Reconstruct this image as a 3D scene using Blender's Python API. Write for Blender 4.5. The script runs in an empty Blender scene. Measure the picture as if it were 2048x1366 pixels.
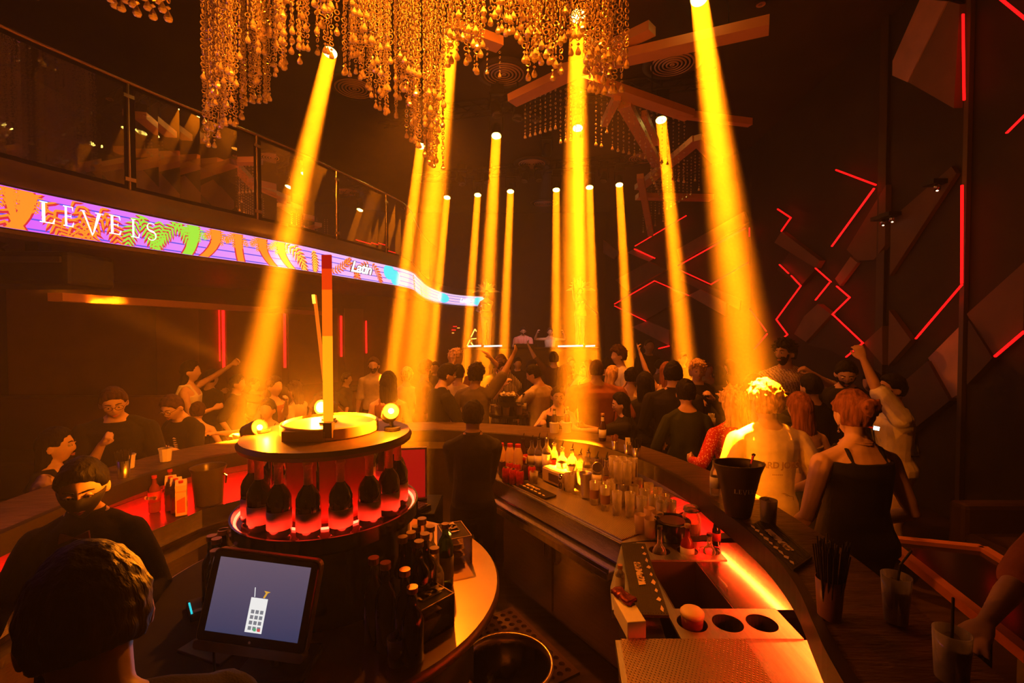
import bpy, bmesh, math, random
from math import sin, cos, pi, radians as R, sqrt, atan2, exp
from mathutils import Vector as V, Matrix as M4, Quaternion, noise
sc = bpy.context.scene
COL = sc.collection
# ------------------------------------------------------------------ camera, world, exposure
F = 932.0; YH = 660.0; H = 2.1
cam = bpy.data.cameras.new('camera'); camo = bpy.data.objects.new('camera', cam); COL.objects.link(camo)
camo.location = (0, 0, H); camo.rotation_euler = (R(90) - math.atan(23 / F), 0, 0)
cam.sensor_width = 36; cam.lens = F / 2048 * 36; cam.clip_start = 0.02; sc.camera = camo
sc.view_settings.view_transform = 'Standard'; sc.view_settings.look = 'None'
sc.view_settings.exposure = 0.0; sc.view_settings.gamma = 1.0; sc.view_settings.use_curve_mapping = False
W = bpy.data.worlds.new('world'); sc.world = W; W.use_nodes = True
W.node_tree.nodes['Background'].inputs[0].default_value = (1, .25, .05, 1)
W.node_tree.nodes['Background'].inputs[1].default_value = 0.0
# thin stage haze filling the closed room: the world's own volume
wn = W.node_tree; vs_ = wn.nodes.new('ShaderNodeVolumeScatter'); vs_.inputs['Density'].default_value = .011
vs_.inputs['Anisotropy'].default_value = .25; vs_.inputs['Color'].default_value = (1, .95, .9, 1)
wn.links.new(vs_.outputs[0], [n for n in wn.nodes if n.type == 'OUTPUT_WORLD'][0].inputs['Volume'])
cy = sc.cycles
cy.volume_bounces = 0; cy.max_bounces = 6; cy.diffuse_bounces = 2; cy.glossy_bounces = 3
cy.transmission_bounces = 5; cy.transparent_max_bounces = 10
cy.sample_clamp_indirect = 3.0; cy.sample_clamp_direct = 0.0
cy.caustics_reflective = False; cy.caustics_refractive = False
cy.use_adaptive_sampling = True; cy.adaptive_threshold = 0.03

def P(px, py, d):            # a point of the place seen at (px, py), d metres deep
    return V(((px - 1024) / F * d, d, H + (YH - py) / F * d))
def G(px, py, z):            # the point of the level z seen at (px, py)
    d = (H - z) * F / (py - YH)
    return P(px, py, d)

# room axes: the lamp rows run along U, the room's length along AX
U = V((.970, -.243, 0)); AX = V((.243, .970, 0))
ORANGE = (1.0, .205, .002)
def light(name, kind, loc, energy, color, target=None, **k):
    l = bpy.data.lights.new(name, kind); l.energy = energy; l.color = color
    for a, b in k.items(): setattr(l, a, b)
    o = bpy.data.objects.new(name, l); COL.objects.link(o); o.location = loc
    if target is not None:
        o.rotation_euler = (V(loc) - V(target)).to_track_quat('Z', 'Y').to_euler()
    return o
BEAM_UP = (P(1110, -1740, 1) - V((0, 0, H))).normalized()
LAMP_H = 3.4
ROWS = [[(665, 115), (905, 75), (1153, 45), (1392, 10)],
        [(843, 297), (993, 277), (1154, 262), (1319, 246)],
        [(895, 398), (956, 393), (1021, 386), (1112, 383), (1178, 378), (1237, 373)]]
LAMPS = []; LAMP_UP = []
for r, row in enumerate(ROWS):
    for x, y in row:
        p = P(x, y, LAMP_H * F / (YH - y)); LAMPS.append((p, r))
        up = {1153: (p - V((.50, 3.72, .95))).normalized(), 1392: (p - V((1.56, 3.02, 1.58))).normalized()}.get(x, BEAM_UP)
        LAMP_UP.append(up); light('beam', 'AREA', p, (420, 370, 330)[r], ORANGE, p - up, shape='DISK', size=.17, spread=R((4.2, 3.4, 2.6)[r]))
# wash spots added as fill light; their housings follow further down
ADDED_WASH = [((-1.2, 6.8, 5.6), (-1.2, 5.0, 1.0), 1100, 80), ((.98, 5.83, 5.6), (.9, 5.0, 1.0), 1100, 80),
        ((-.2, 4.2, 5.8), (-.15, 1.9, 1.0), 420, 15), ((-.1, 3.0, 5.8), (.42, 1.75, .9), 430, 15),
        ((.0, 2.0, 5.9), (.3, 5.2, 1.5), 700, 50), ((-.7, 1.4, 5.9), (2.2, 3.1, 1.5), 560, 26),
        ((-.5, 2.6, 5.9), (.42, 3.3, .95), 1100, 17)]
for p, t, e, a in ADDED_WASH:
    light('wash', 'SPOT', p, e, (1, .19, .006), t, spot_size=R(a), spot_blend=.8, shadow_soft_size=.12)

# ------------------------------------------------------------------ materials
MATS = {}
def nodes(name):
    m = bpy.data.materials.new(name); m.use_nodes = True
    return m, m.node_tree, m.node_tree.nodes['Principled BSDF']
def mat(name, c, rough=.5, metal=0, var=.0, vscale=8, bump=0, bscale=60, trans=0, ior=1.45, alpha=1, emit=None, es=0, spec=.5, coat=0, stretch=(1, 1, 1)):
    if name in MATS: return MATS[name]
    m, nt, b = nodes(name)
    b.inputs['Base Color'].default_value = (*c, 1); b.inputs['Roughness'].default_value = rough
    b.inputs['Metallic'].default_value = metal; b.inputs['Transmission Weight'].default_value = trans
    b.inputs['IOR'].default_value = ior; b.inputs['Alpha'].default_value = alpha
    b.inputs['Specular IOR Level'].default_value = spec; b.inputs['Coat Weight'].default_value = coat
    if emit: b.inputs['Emission Color'].default_value = (*emit, 1); b.inputs['Emission Strength'].default_value = es
    tc = nt.nodes.new('ShaderNodeTexCoord'); mp = nt.nodes.new('ShaderNodeMapping'); mp.inputs['Scale'].default_value = stretch
    nt.links.new(tc.outputs['Object'], mp.inputs[0])
    if var:
        n = nt.nodes.new('ShaderNodeTexNoise'); n.inputs['Scale'].default_value = vscale; n.inputs['Detail'].default_value = 4
        nt.links.new(mp.outputs[0], n.inputs['Vector'])
        r = nt.nodes.new('ShaderNodeValToRGB'); e = r.color_ramp.elements
        e[0].position = .3; e[1].position = .7
        e[0].color = (*[max(0, x * (1 - var)) for x in c], 1); e[1].color = (*[min(1, x * (1 + var)) for x in c], 1)
        nt.links.new(n.outputs[0], r.inputs[0]); nt.links.new(r.outputs[0], b.inputs['Base Color'])
    if bump:
        n = nt.nodes.new('ShaderNodeTexNoise'); n.inputs['Scale'].default_value = bscale; n.inputs['Detail'].default_value = 3
        nt.links.new(mp.outputs[0], n.inputs['Vector'])
        bp = nt.nodes.new('ShaderNodeBump'); bp.inputs['Strength'].default_value = bump; bp.inputs['Distance'].default_value = .01
        nt.links.new(n.outputs[0], bp.inputs['Height']); nt.links.new(bp.outputs[0], b.inputs['Normal'])
    MATS[name] = m
    return m
def emat(name, c, s):
    if name in MATS: return MATS[name]
    m = bpy.data.materials.new(name); m.use_nodes = True; nt = m.node_tree; nt.nodes.clear()
    o = nt.nodes.new('ShaderNodeOutputMaterial'); e = nt.nodes.new('ShaderNodeEmission')
    e.inputs[0].default_value = (*c, 1); e.inputs[1].default_value = s
    nt.links.new(e.outputs[0], o.inputs[0]); MATS[name] = m
    return m
def stripes(name, c1, c2, scale, axis='X', rough=.8, sharp=.02, w=.5):
    if name in MATS: return MATS[name]
    m, nt, b = nodes(name); b.inputs['Roughness'].default_value = rough
    tc = nt.nodes.new('ShaderNodeTexCoord'); wv = nt.nodes.new('ShaderNodeTexWave'); wv.bands_direction = axis
    wv.inputs['Scale'].default_value = scale; wv.inputs['Distortion'].default_value = .6
    nt.links.new(tc.outputs['Object'], wv.inputs['Vector'])
    r = nt.nodes.new('ShaderNodeValToRGB'); e = r.color_ramp.elements
    e[0].position = w; e[1].position = w + sharp; e[0].color = (*c1, 1); e[1].color = (*c2, 1)
    nt.links.new(wv.outputs[0], r.inputs[0]); nt.links.new(r.outputs[0], b.inputs['Base Color'])
    MATS[name] = m
    return m

def thin_glass(name, tint=(.95, .9, .82), gloss=.25, body=.12, rough=.04):
    """thin clear glass: see-through, mirrors a little, its surface catches some light"""
    if name in MATS: return MATS[name]
    m = bpy.data.materials.new(name); m.use_nodes = True; nt = m.node_tree; nt.nodes.clear(); N = nt.nodes.new; lk = nt.links.new
    o = N('ShaderNodeOutputMaterial'); t = N('ShaderNodeBsdfTransparent'); t.inputs[0].default_value = (*tint, 1)
    g = N('ShaderNodeBsdfGlossy'); g.inputs['Roughness'].default_value = rough; g.inputs[0].default_value = (1, .97, .92, 1)
    lw = N('ShaderNodeLayerWeight'); lw.inputs[0].default_value = gloss; a = N('ShaderNodeMixShader'); lk(lw.outputs['Fresnel'], a.inputs[0]); lk(t.outputs[0], a.inputs[1]); lk(g.outputs[0], a.inputs[2])
    d = N('ShaderNodeBsdfDiffuse'); d.inputs[0].default_value = (*tint, 1); tr = N('ShaderNodeBsdfTranslucent'); tr.inputs[0].default_value = (*tint, 1)
    c = N('ShaderNodeMixShader'); lk(d.outputs[0], c.inputs[1]); lk(tr.outputs[0], c.inputs[2])
    lf = N('ShaderNodeLayerWeight'); lf.inputs[0].default_value = .35; mr = N('ShaderNodeMapRange'); mr.inputs['To Min'].default_value = body * .5; mr.inputs['To Max'].default_value = min(1, body * 4); lk(lf.outputs['Facing'], mr.inputs['Value'])
    b = N('ShaderNodeMixShader'); lk(mr.outputs[0], b.inputs[0]); lk(a.outputs[0], b.inputs[1]); lk(c.outputs[0], b.inputs[2]); lk(b.outputs[0], o.inputs[0])
    MATS[name] = m
    return m
# ------------------------------------------------------------------ mesh helpers
class MB:
    def __init__(s): s.v = []; s.f = []
    def add(s, vs, fs):
        o = len(s.v); s.v += [tuple(v) for v in vs]; s.f += [tuple(i + o for i in f) for f in fs]; return s
    def box(s, c, d, rz=0, q=None):
        x, y, z = d[0] / 2, d[1] / 2, d[2] / 2
        m = q.to_matrix() if q is not None else M4.Rotation(rz, 3, 'Z')
        vs = [V(c) + m @ V((i * x, j * y, k * z)) for i in (-1, 1) for j in (-1, 1) for k in (-1, 1)]
        return s.add(vs, [(0, 1, 3, 2), (4, 6, 7, 5), (0, 4, 5, 1), (2, 3, 7, 6), (0, 2, 6, 4), (1, 5, 7, 3)])
    def bar(s, a, b, w, h, up=V((0, 0, 1))):
        a, b = V(a), V(b); d = b - a; z = d.normalized()
        x = z.cross(up)
        if x.length < 1e-4: x = z.cross(V((0, 1, 0)))
        x.normalize(); y = x.cross(z)
        vs = [p + x * i * w / 2 + y * j * h / 2 for p in (a, b) for i, j in ((-1, -1), (1, -1), (1, 1), (-1, 1))]
        return s.add(vs, [(0, 3, 2, 1), (4, 5, 6, 7), (0, 1, 5, 4), (1, 2, 6, 5), (2, 3, 7, 6), (3, 0, 4, 7)])
    def rings(s, rs, cap=True):
        n = len(rs[0]); vs = [p for r in rs for p in r]; fs = []
        for i in range(len(rs) - 1):
            for j in range(n):
                a = i * n + j; b = i * n + (j + 1) % n
                fs.append((a, b, b + n, a + n))
        if cap: fs += [tuple(range(n))[::-1], tuple(range((len(rs) - 1) * n, len(rs) * n))]
        return s.add(vs, fs)
    def lathe(s, prof, n=24, at=V((0, 0, 0)), cap=True, q=None, ph=0):
        rs = []
        for r, z in prof:
            ring = [V((r * cos(2 * pi * k / n + ph), r * sin(2 * pi * k / n + ph), z)) for k in range(n)]
            if q is not None: ring = [q @ p for p in ring]
            rs.append([p + V(at) for p in ring])
        return s.rings(rs, cap)
    def prism(s, poly, z0, z1):
        n = len(poly)
        vs = [(p[0], p[1], z0) for p in poly] + [(p[0], p[1], z1) for p in poly]
        return s.add(vs, [tuple(range(n))[::-1], tuple(range(n, 2 * n))] + [(i, (i + 1) % n, (i + 1) % n + n, i + n) for i in range(n)])
    def slab(s, poly, nrm, t):       # a flat outline in space given thickness t along nrm
        n = len(poly); nrm = V(nrm)
        vs = [V(p) for p in poly] + [V(p) + nrm * t for p in poly]
        return s.add(vs, [tuple(range(n))[::-1], tuple(range(n, 2 * n))] + [(i, (i + 1) % n, (i + 1) % n + n, i + n) for i in range(n)])
    def tube(s, pts, rad, n=10, ends=True):
        pts = [V(p) for p in pts]
        if not hasattr(rad, '__len__'): rad = [rad] * len(pts)
        rs = []; prev = None
        m = len(pts)
        for i, p in enumerate(pts):
            t = (pts[min(i + 1, m - 1)] - pts[max(i - 1, 0)]).normalized()
            if prev is None:
                x = t.orthogonal().normalized()
            else:
                x = (prev - t * prev.dot(t)); x = x.normalized() if x.length > 1e-5 else t.orthogonal().normalized()
            prev = x; y = t.cross(x)
            def ring(c, r): return [c + (x * cos(2 * pi * k / n) + y * sin(2 * pi * k / n)) * r for k in range(n)]
            r = rad[i]
            if i == 0 and ends:
                for a in (80, 50, 25): rs.append(ring(p - t * r * sin(R(a)), r * cos(R(a))))
            rs.append(ring(p, r))
            if i == m - 1 and ends:
                for a in (25, 50, 80): rs.append(ring(p + t * r * sin(R(a)), r * cos(R(a))))
        return s.rings(rs)
    def ell(s, c, r, q=None, n=14, m=9):
        rs = []
        for i in range(m + 1):
            a = -pi / 2 + pi * (i + .001 if i == 0 else (i - .001 if i == m else i)) / m
            ring = [V((r[0] * cos(a) * cos(2 * pi * k / n), r[1] * cos(a) * sin(2 * pi * k / n), r[2] * sin(a))) for k in range(n)]
            if q is not None: ring = [q @ p for p in ring]
            rs.append([V(c) + p for p in ring])
        return s.rings(rs)
    def mesh(s, name, m=None, smooth=False):
        me = bpy.data.meshes.new(name); me.from_pydata(s.v, [], s.f); me.validate()
        if m is not None: me.materials.append(m)
        if smooth: me.polygons.foreach_set('use_smooth', [True] * len(me.polygons))
        return me
    def build(s, name, m=None, parent=None, loc=None, smooth=False, bevel=0, rz=0):
        me = s.mesh(name, m, smooth)
        o = bpy.data.objects.new(name, me); COL.objects.link(o)
        if loc is not None: o.location = loc
        if rz: o.rotation_euler = (0, 0, rz)
        if parent is not None: o.parent = parent
        if bevel:
            b = o.modifiers.new('b', 'BEVEL'); b.width = bevel; b.segments = 2; b.limit_method = 'ANGLE'
        return o
def auto(o, ang=40):
    me = o.data
    me.polygons.foreach_set('use_smooth', [True] * len(me.polygons))
    me.set_sharp_from_angle(angle=R(ang)); return o
def tag(o, label=None, cat=None, group=None, kind=None):
    if label: o['label'] = label
    if cat: o['category'] = cat
    if group: o['group'] = group
    if kind: o['kind'] = kind
    return o
def thing(name, loc, label, cat, group=None, rz=0):
    o = bpy.data.objects.new(name, None); COL.objects.link(o); o.location = loc; o.rotation_euler = (0, 0, rz)
    o.empty_display_size = .05
    return tag(o, label, cat, group)
def struct(o, label=None): o['kind'] = 'structure'; return tag(o, label)
def dup(root, loc=None, rz=None, label=None, group=None, scale=None):
    r = root.copy(); COL.objects.link(r)
    if loc is not None: r.location = loc
    if rz is not None: r.rotation_euler = (0, 0, rz)
    if scale is not None: r.scale = scale if hasattr(scale, '__len__') else (scale,) * 3
    tag(r, label, None, group)
    for ch in list(root.children):
        c = ch.copy(); COL.objects.link(c); c.parent = r
        for g in list(ch.children):
            d = g.copy(); COL.objects.link(d); d.parent = c
    return r
def text_mesh(s, size, bold=0.0, shear=0.0, spacing=1.0):
    cu = bpy.data.curves.new('t', 'FONT'); cu.body = s; cu.size = size; cu.align_x = 'CENTER'; cu.align_y = 'CENTER'
    cu.offset = bold; cu.shear = shear; cu.space_character = spacing; cu.resolution_u = 4
    o = bpy.data.objects.new('t', cu); COL.objects.link(o)
    dg = bpy.context.evaluated_depsgraph_get(); me = bpy.data.meshes.new_from_object(o.evaluated_get(dg))
    vs = [v.co.copy() for v in me.vertices]; fs = [tuple(p.vertices) for p in me.polygons]
    bpy.data.objects.remove(o); bpy.data.curves.remove(cu); bpy.data.meshes.remove(me)
    return vs, fs
def lettering(s, size, origin, ex, ey, m, parent, name='lettering', bold=0.0, thick=.0008, spacing=1.0, shear=0.0):
    vs, fs = text_mesh(s, size, bold, shear, spacing)
    ex, ey = V(ex).normalized(), V(ey).normalized(); ez = ex.cross(ey)
    mb = MB(); a = [V(origin) + ex * v.x + ey * v.y + ez * thick for v in vs]
    mb.add(a, fs)
    return mb.build(name, m, parent)
def remeshed(mb, name, m, voxel, parent=None, smooth_it=2, disp=0, dscale=10, dstretch=(1, 1, 1), seed=0):
    me = mb.mesh('tmp'); o = bpy.data.objects.new('tmp', me); COL.objects.link(o)
    md = o.modifiers.new('r', 'REMESH'); md.mode = 'VOXEL'; md.voxel_size = voxel; md.use_smooth_shade = True
    if smooth_it:
        sm = o.modifiers.new('s', 'SMOOTH'); sm.iterations = smooth_it; sm.factor = .5
    dg = bpy.context.evaluated_depsgraph_get()
    out = bpy.data.meshes.new_from_object(o.evaluated_get(dg))
    bpy.data.objects.remove(o); bpy.data.meshes.remove(me)
    out.name = name
    if disp:
        sx, sy, sz = dstretch; off = V((seed * 7.13, seed * 3.7, 0))
        n = len(out.vertices); co = [v.co.copy() for v in out.vertices]; no = [v.normal.copy() for v in out.vertices]
        for i in range(n):
            p = co[i]; k = noise.noise(V((p.x * sx, p.y * sy, p.z * sz)) * dscale + off)
            out.vertices[i].co = p + no[i] * (k * disp)
    out.materials.clear(); out.materials.append(m)
    out.polygons.foreach_set('use_smooth', [True] * len(out.polygons))
    ob = bpy.data.objects.new(name, out); COL.objects.link(ob)
    if parent is not None: ob.parent = parent
    return ob
# ------------------------------------------------------------------ people
SKIN = {'fair': (.62, .40, .29), 'tan': (.46, .28, .18), 'dark': (.30, .17, .10)}
def skinmat(k): return mat('skin_' + k, SKIN[k], .5, var=.06, vscale=20, spec=.35)
HAIRC = {'black': (.006, .005, .0045), 'brown': (.05, .025, .014), 'auburn': (.24, .09, .035), 'blond': (.62, .40, .18), 'grey': (.2, .16, .13)}
def hairmat(k): return mat('hair_' + k, HAIRC[k], .6, var=.5, vscale=60, bump=.6, bscale=90, stretch=(1, 1, .12), spec=.15)
CLOTH = {'black': (.014, .013, .013), 'charcoal': (.035, .032, .03), 'white': (.72, .68, .62), 'beige': (.55, .46, .34), 'cream': (.80, .68, .50), 'olive': (.16, .13, .08),
         'rust': (.30, .10, .05), 'red': (.55, .03, .02), 'navy': (.02, .025, .05), 'orange': (.62, .30, .16), 'denim': (.06, .08, .13), 'gold': (.7, .5, .2), 'brown': (.10, .06, .04), 'darkgreen': (.02, .03, .02)}
def clothmat(k):
    if k == 'striped': return stripes('cloth_striped', (.02, .018, .016), (.65, .6, .5), 16, 'X', .8, .05, .72)
    if k == 'redstriped': return stripes('cloth_redstriped', (.6, .02, .015), (.8, .75, .7), 9, 'X', .8, .05, .55)
    if k == 'reddot':
        m = mat('cloth_reddot', (.6, .03, .02), .7)
        nt = m.node_tree; b = nt.nodes['Principled BSDF']
        if not b.inputs['Base Color'].links:
            tc = nt.nodes.new('ShaderNodeTexCoord'); vo = nt.nodes.new('ShaderNodeTexVoronoi'); vo.inputs['Scale'].default_value = 70
            r = nt.nodes.new('ShaderNodeValToRGB'); e = r.color_ramp.elements; e[0].position = .28; e[1].position = .36
            e[0].color = (.85, .5, .35, 1); e[1].color = (.55, .02, .015, 1)
            nt.links.new(tc.outputs['Object'], vo.inputs['Vector']); nt.links.new(vo.outputs['Distance'], r.inputs[0]); nt.links.new(r.outputs[0], b.inputs['Base Color'])
        return m
    if k == 'patterned':
        m = mat('cloth_patterned', (.6, .52, .42), .7)
        nt = m.node_tree; b = nt.nodes['Principled BSDF']
        if not b.inputs['Base Color'].links:
            tc = nt.nodes.new('ShaderNodeTexCoord'); mp = nt.nodes.new('ShaderNodeMapping'); mp.inputs['Rotation'].default_value = (0, R(20), 0)
            br = nt.nodes.new('ShaderNodeTexWave'); br.inputs['Scale'].default_value = 12; br.inputs['Distortion'].default_value = 6; br.inputs['Detail Scale'].default_value = 3
            r = nt.nodes.new('ShaderNodeValToRGB'); e = r.color_ramp.elements; e[0].position = .3; e[1].position = .5
            e[0].color = (.3, .22, .15, 1); e[1].color = (.66, .56, .44, 1)
            nt.links.new(tc.outputs['Object'], mp.inputs[0]); nt.links.new(mp.outputs[0], br.inputs['Vector']); nt.links.new(br.outputs[0], r.inputs[0]); nt.links.new(r.outputs[0], b.inputs['Base Color'])
        return m
    return mat('cloth_' + k, CLOTH[k], .85, var=.12, vscale=14, bump=.25, bscale=220, spec=.25)

def head_point(a, e, fem):
    """skull and face: direction (azimuth a from +Y face, elevation e) to a point, head-local, metres for a .225 m head"""
    x, y, z = sin(a) * cos(e), cos(a) * cos(e), sin(e)
    w, dpt, hh = .074, .094, .112
    p = V((x * w, y * dpt, z * hh))
    if z < 0:                                   # jaw
        k = -z
        p.x *= 1 - .38 * k ** 1.4 * (1.1 if fem else 1)
        if y < 0: p.y *= 1 - .42 * k            # nape
        p.z *= 1.04
    if y > 0: p.y *= .93
    if y > .2:
        fx = p.x / .074; fz = p.z / .112
        def g(cx, cz, sx, sz): return exp(-((fx - cx) / sx) ** 2 - ((fz - cz) / sz) ** 2)
        d = .019 * g(0, -.22, .16, .16) + .010 * g(0, -.02, .12, .28)      # nose
        d -= .010 * (g(.42, .04, .26, .13) + g(-.42, .04, .26, .13))      # sockets
        d += .004 * g(0, .26, .9, .13)                                  # brow
        d += .006 * g(0, -.50, .30, .07) + .005 * g(0, -.62, .25, .06) - .004 * g(0, -.56, .32, .025)   # lips
        d += .009 * g(0, -.90, .34, .16)                                # chin
        d += .004 * (g(.6, -.25, .3, .2) + g(-.6, -.25, .3, .2))
        p.y += d
    return p
def head_mesh(mb, T, fem, ns=28, nv=22, hair=None):
    """adds a head through the transform T; with hair=(line function, thickness function) only the hair shell"""
    rs = []
    for i in range(nv + 1):
        e = -pi / 2 + pi * (i / nv) * .998 + .001
        ring = []
        for k in range(ns):
            a = 2 * pi * k / ns
            p = head_point(a, e, fem)
            if hair:
                t = hair(a, e)
                d = V((p.x, p.y, p.z)).normalized()
                p = p + d * t
            ring.append(T @ p)
        rs.append(ring)
    mb.rings(rs)

def ik(a, b, l1, l2, pole):
    d = b - a; L = d.length
    if L > (l1 + l2) * .995: b = a + d * ((l1 + l2) * .995 / L); d = b - a; L = d.length
    if L < abs(l1 - l2) + .02: L = abs(l1 - l2) + .02
    x = (l1 * l1 - l2 * l2 + L * L) / (2 * L); h = sqrt(max(0, l1 * l1 - x * x))
    dn = d.normalized(); pl = pole - dn * pole.dot(dn)
    if pl.length < 1e-4: pl = dn.orthogonal()
    return a + dn * x + pl.normalized() * h, b
def hand(mb, w, fwd, palm, side, curl=.5, spread=.1, s=1.0, point=False, thumb_out=.6):
    """w wrist, fwd hand direction, palm normal, side=+1 if the thumb is on x=palm cross fwd"""
    f = fwd.normalized(); n = (palm - f * palm.dot(f)).normalized(); x = n.cross(f) * side
    def at(a, b, c): return w + (f * a + x * b + n * c) * s
    rs = []
    for t, hw, hh in ((-.01, .024, .018), (.015, .031, .017), (.05, .039, .015), (.08, .041, .013), (.095, .038, .010)):
        rs.append([at(t, hw * cos(q), hh * sin(q)) for q in [2 * pi * k / 12 for k in range(12)]])
    mb.rings(rs)
    for i, (bx, L) in enumerate(((.030, .070), (.010, .080), (-.010, .074), (-.029, .058))):
        c = curl if not (point and i == 0) else .03
        p = V((.088 - (.006 if i == 3 else 0), bx, 0)); ang = .08; pts = [at(p.x, p.y, p.z)]
        for j, l in enumerate((.45, .31, .24)):
            ang += c * (1.0, 1.15, .7)[j] * 1.2
            p = p + V((cos(ang) * L * l, (bx * 2.2 * spread) * l, sin(ang) * L * l)); pts.append(at(p.x, p.y, p.z))
        mb.tube(pts, [.0095 * s, .009 * s, .008 * s, .0066 * s], 8)
    t0 = at(.018, .026, .004); t1 = at(.045, .026 + .030 * thumb_out, .016); t2 = at(.070, .026 + .042 * thumb_out, .022 + .01 * curl); t3 = at(.090, .026 + .044 * thumb_out - .008 * curl, .026 + .018 * curl)
    mb.tube([t0, t1, t2, t3], [.014 * s, .0125 * s, .0105 * s, .0085 * s], 8)

PEOPLE = []
def person(label, base, h=1.74, yaw=0, lean=0, side=0, twist=0, head=(0, 0, 0), hs=1.1, fem=False, skin='fair', hair='short', hc='black',
           top='black', sleeve=.45, neck='crew', bottom='charcoal', lh=None, rh=None, lp=None, rp=None, lcurl=.5, rcurl=.5, lpoint=False, rpoint=False,
           vox=.014, seated=False, build=1.0, beard=False, glasses=False, face=False, stance=.11, skirt=False, crop=0, legs=True, lpalm=None, rpalm=None, hat=None, extras=None, bare_top=False, jacket=None):
    """base: point on the ground below the hips (world); yaw 0 = facing away from the camera (+Y), 180 = facing it.
    lh/rh: hand targets in the person's own frame (x right, y forward, z up, metres); head=(yaw, pitch, roll) degrees."""
    s = h / 1.75; seed = len(PEOPLE)
    sw = (.175 if fem else .195) * build; hipw = (.165 if fem else .158) * (build * .6 + .4)
    zdrop = 0
    hip = V((0, 0, .93 - zdrop))
    nseg = [(.0, hipw * .96, .115), (.06, hipw, .118), (.13, hipw * .95, .112), (.22, (.125 if fem else .145) * build, .098 * build), (.32, (.135 if fem else .155) * build, .105 * build),
            (.42, (.148 if fem else .175) * build, .112 * build), (.475, (.143 if fem else .170) * build, .100 * build), (.515, (.112 if fem else .132) * build, .084), (.545, .085, .070), (.575, .060, .058)]
    lr, sr, tr = R(lean), R(side), R(twist)
    def spine(t):                      # t metres above the hips along the spine
        k = max(0, min(1, t / .45))
        q = Quaternion((0, 0, 1), -tr * k) @ Quaternion((1, 0, 0), -lr * k) @ Quaternion((0, 1, 0), sr * k)
        # integrate
        p = hip.copy(); n = 6
        for i in range(n):
            kk = max(0, min(1, (t * (i + .5) / n) / .45))
            qq = Quaternion((0, 0, 1), -tr * kk) @ Quaternion((1, 0, 0), -lr * kk) @ Quaternion((0, 1, 0), sr * kk)
            p = p + qq @ V((0, 0, t / n))
        return p, q
    def torso(mb, off, z0=-.08, z1=.6, n=20, chest=True):
        rs = []
        for t, rx, ry in [(-.08, hipw * .86, .10)] + nseg:
            if t < z0 - .001 or t > z1 + .001: continue
            p, q = spine(t)
            ring = []
            for k in range(n):
                a = 2 * pi * k / n; cx, cyy = cos(a), sin(a)
                e = 2.2; m = (abs(cx) ** e + abs(cyy) ** e) ** (-1 / e)
                o_ = off + .013 * max(0, (.16 - t) / .16) * (off > .0135 - 1e-3 and off < .0139)
                y = cyy * m * (ry + o_)
                if chest and cyy > 0 and .3 < t < .5: y += (.022 if fem else .008) * exp(-((abs(cx) - .5) / .35) ** 2)
                if cyy < 0 and t < .1: y -= .02
                ring.append(p + q @ V((cx * m * (rx + o_), y, 0)))
            rs.append(ring)
        mb.rings(rs)
    body = MB(); torso(body, 0)
    pn, qn = spine(.57)
    hy, hp, hr = head
    qh = (Quaternion((0, 0, 1), -R(hy)) @ Quaternion((1, 0, 0), -R(hp)) @ Quaternion((0, 1, 0), R(hr)))
    qb = Quaternion((0, 0, 1), -tr) @ Quaternion((1, 0, 0), -lr * .45)
    qhead = qb @ qh
    hbase = pn + qn @ V((0, .012, .018))
    hc_ = hbase + qhead @ V((0, .018, .112 * hs))
    body.tube([pn - qn @ V((0, 0, .05)), pn + qn @ V((0, .004, .01)), hc_ + qhead @ V((0, -.015, -.04))], [.062, .055 if not fem else .048, .056 if not fem else .048], 14)
    T = M4.Translation(hc_) @ qhead.to_matrix().to_4x4() @ M4.Scale(hs, 4)
    head_mesh(body, T, fem)
    for sd in (-1, 1):
        body.ell(T @ V((sd * .078, -.012, -.012)), (.010 * hs, .019 * hs, .031 * hs), qhead @ Quaternion((0, 0, 1), sd * .35), 10, 7)
    # arms
    sh = {}; arms = {}
    for sd, tgt, pole, curl, pt, pal in ((-1, lh, lp, lcurl, lpoint, lpalm), (1, rh, rp, rcurl, rpoint, rpalm)):
        p, q = spine(.455)
        a = p + q @ V((sd * (sw - .012), 0, 0))
        if tgt is None: tgt = V((sd * (sw + .06), .05, .80))
        tgt = V(tgt) / s if True else tgt
        pole = V(pole) if pole is not None else V((sd * .5, -.6, -.6))
        el, wr = ik(a, tgt, .285, .255, pole)
        if tgt.z > a.z + .1:           # a raised arm lifts the shoulder
            a = a + V((-sd * .01, 0, .03)); el, wr = ik(a, tgt, .285, .255, pole)
        arms[sd] = (a, el, wr)
        th = (.9 if fem else 1.0) * (build * .5 + .5)
        pk, qk = spine(.56)
        body.tube([pk + qk @ V((sd * .02, -.012, .01)), pk + qk @ V((sd * .075, -.012, -.045)), a + (pk - a) * .12], [.045, .046 * th, .050 * th], 12)
        body.tube([a, a.lerp(el, .35), a.lerp(el, .8), el, el.lerp(wr, .25), el.lerp(wr, .7), wr],
                  [.058 * th, .050 * th, .042 * th, .039 * th, .040 * th, .030 * th, .0245 * th], 12)
        fd = (wr - el).normalized()
        pal = V(pal) if pal is not None else (V((-sd, 0, 0)) if abs(fd.x) < .8 else V((0, -1, 0)))
        hand(body, wr + fd * .005, fd, pal, -sd if False else (1 if (pal.cross(fd)).dot(V((0, 1, .4))) > 0 else -1), curl, s=1.03 * (.93 if fem else 1), point=pt)
    # legs
    legp = {}
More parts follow.
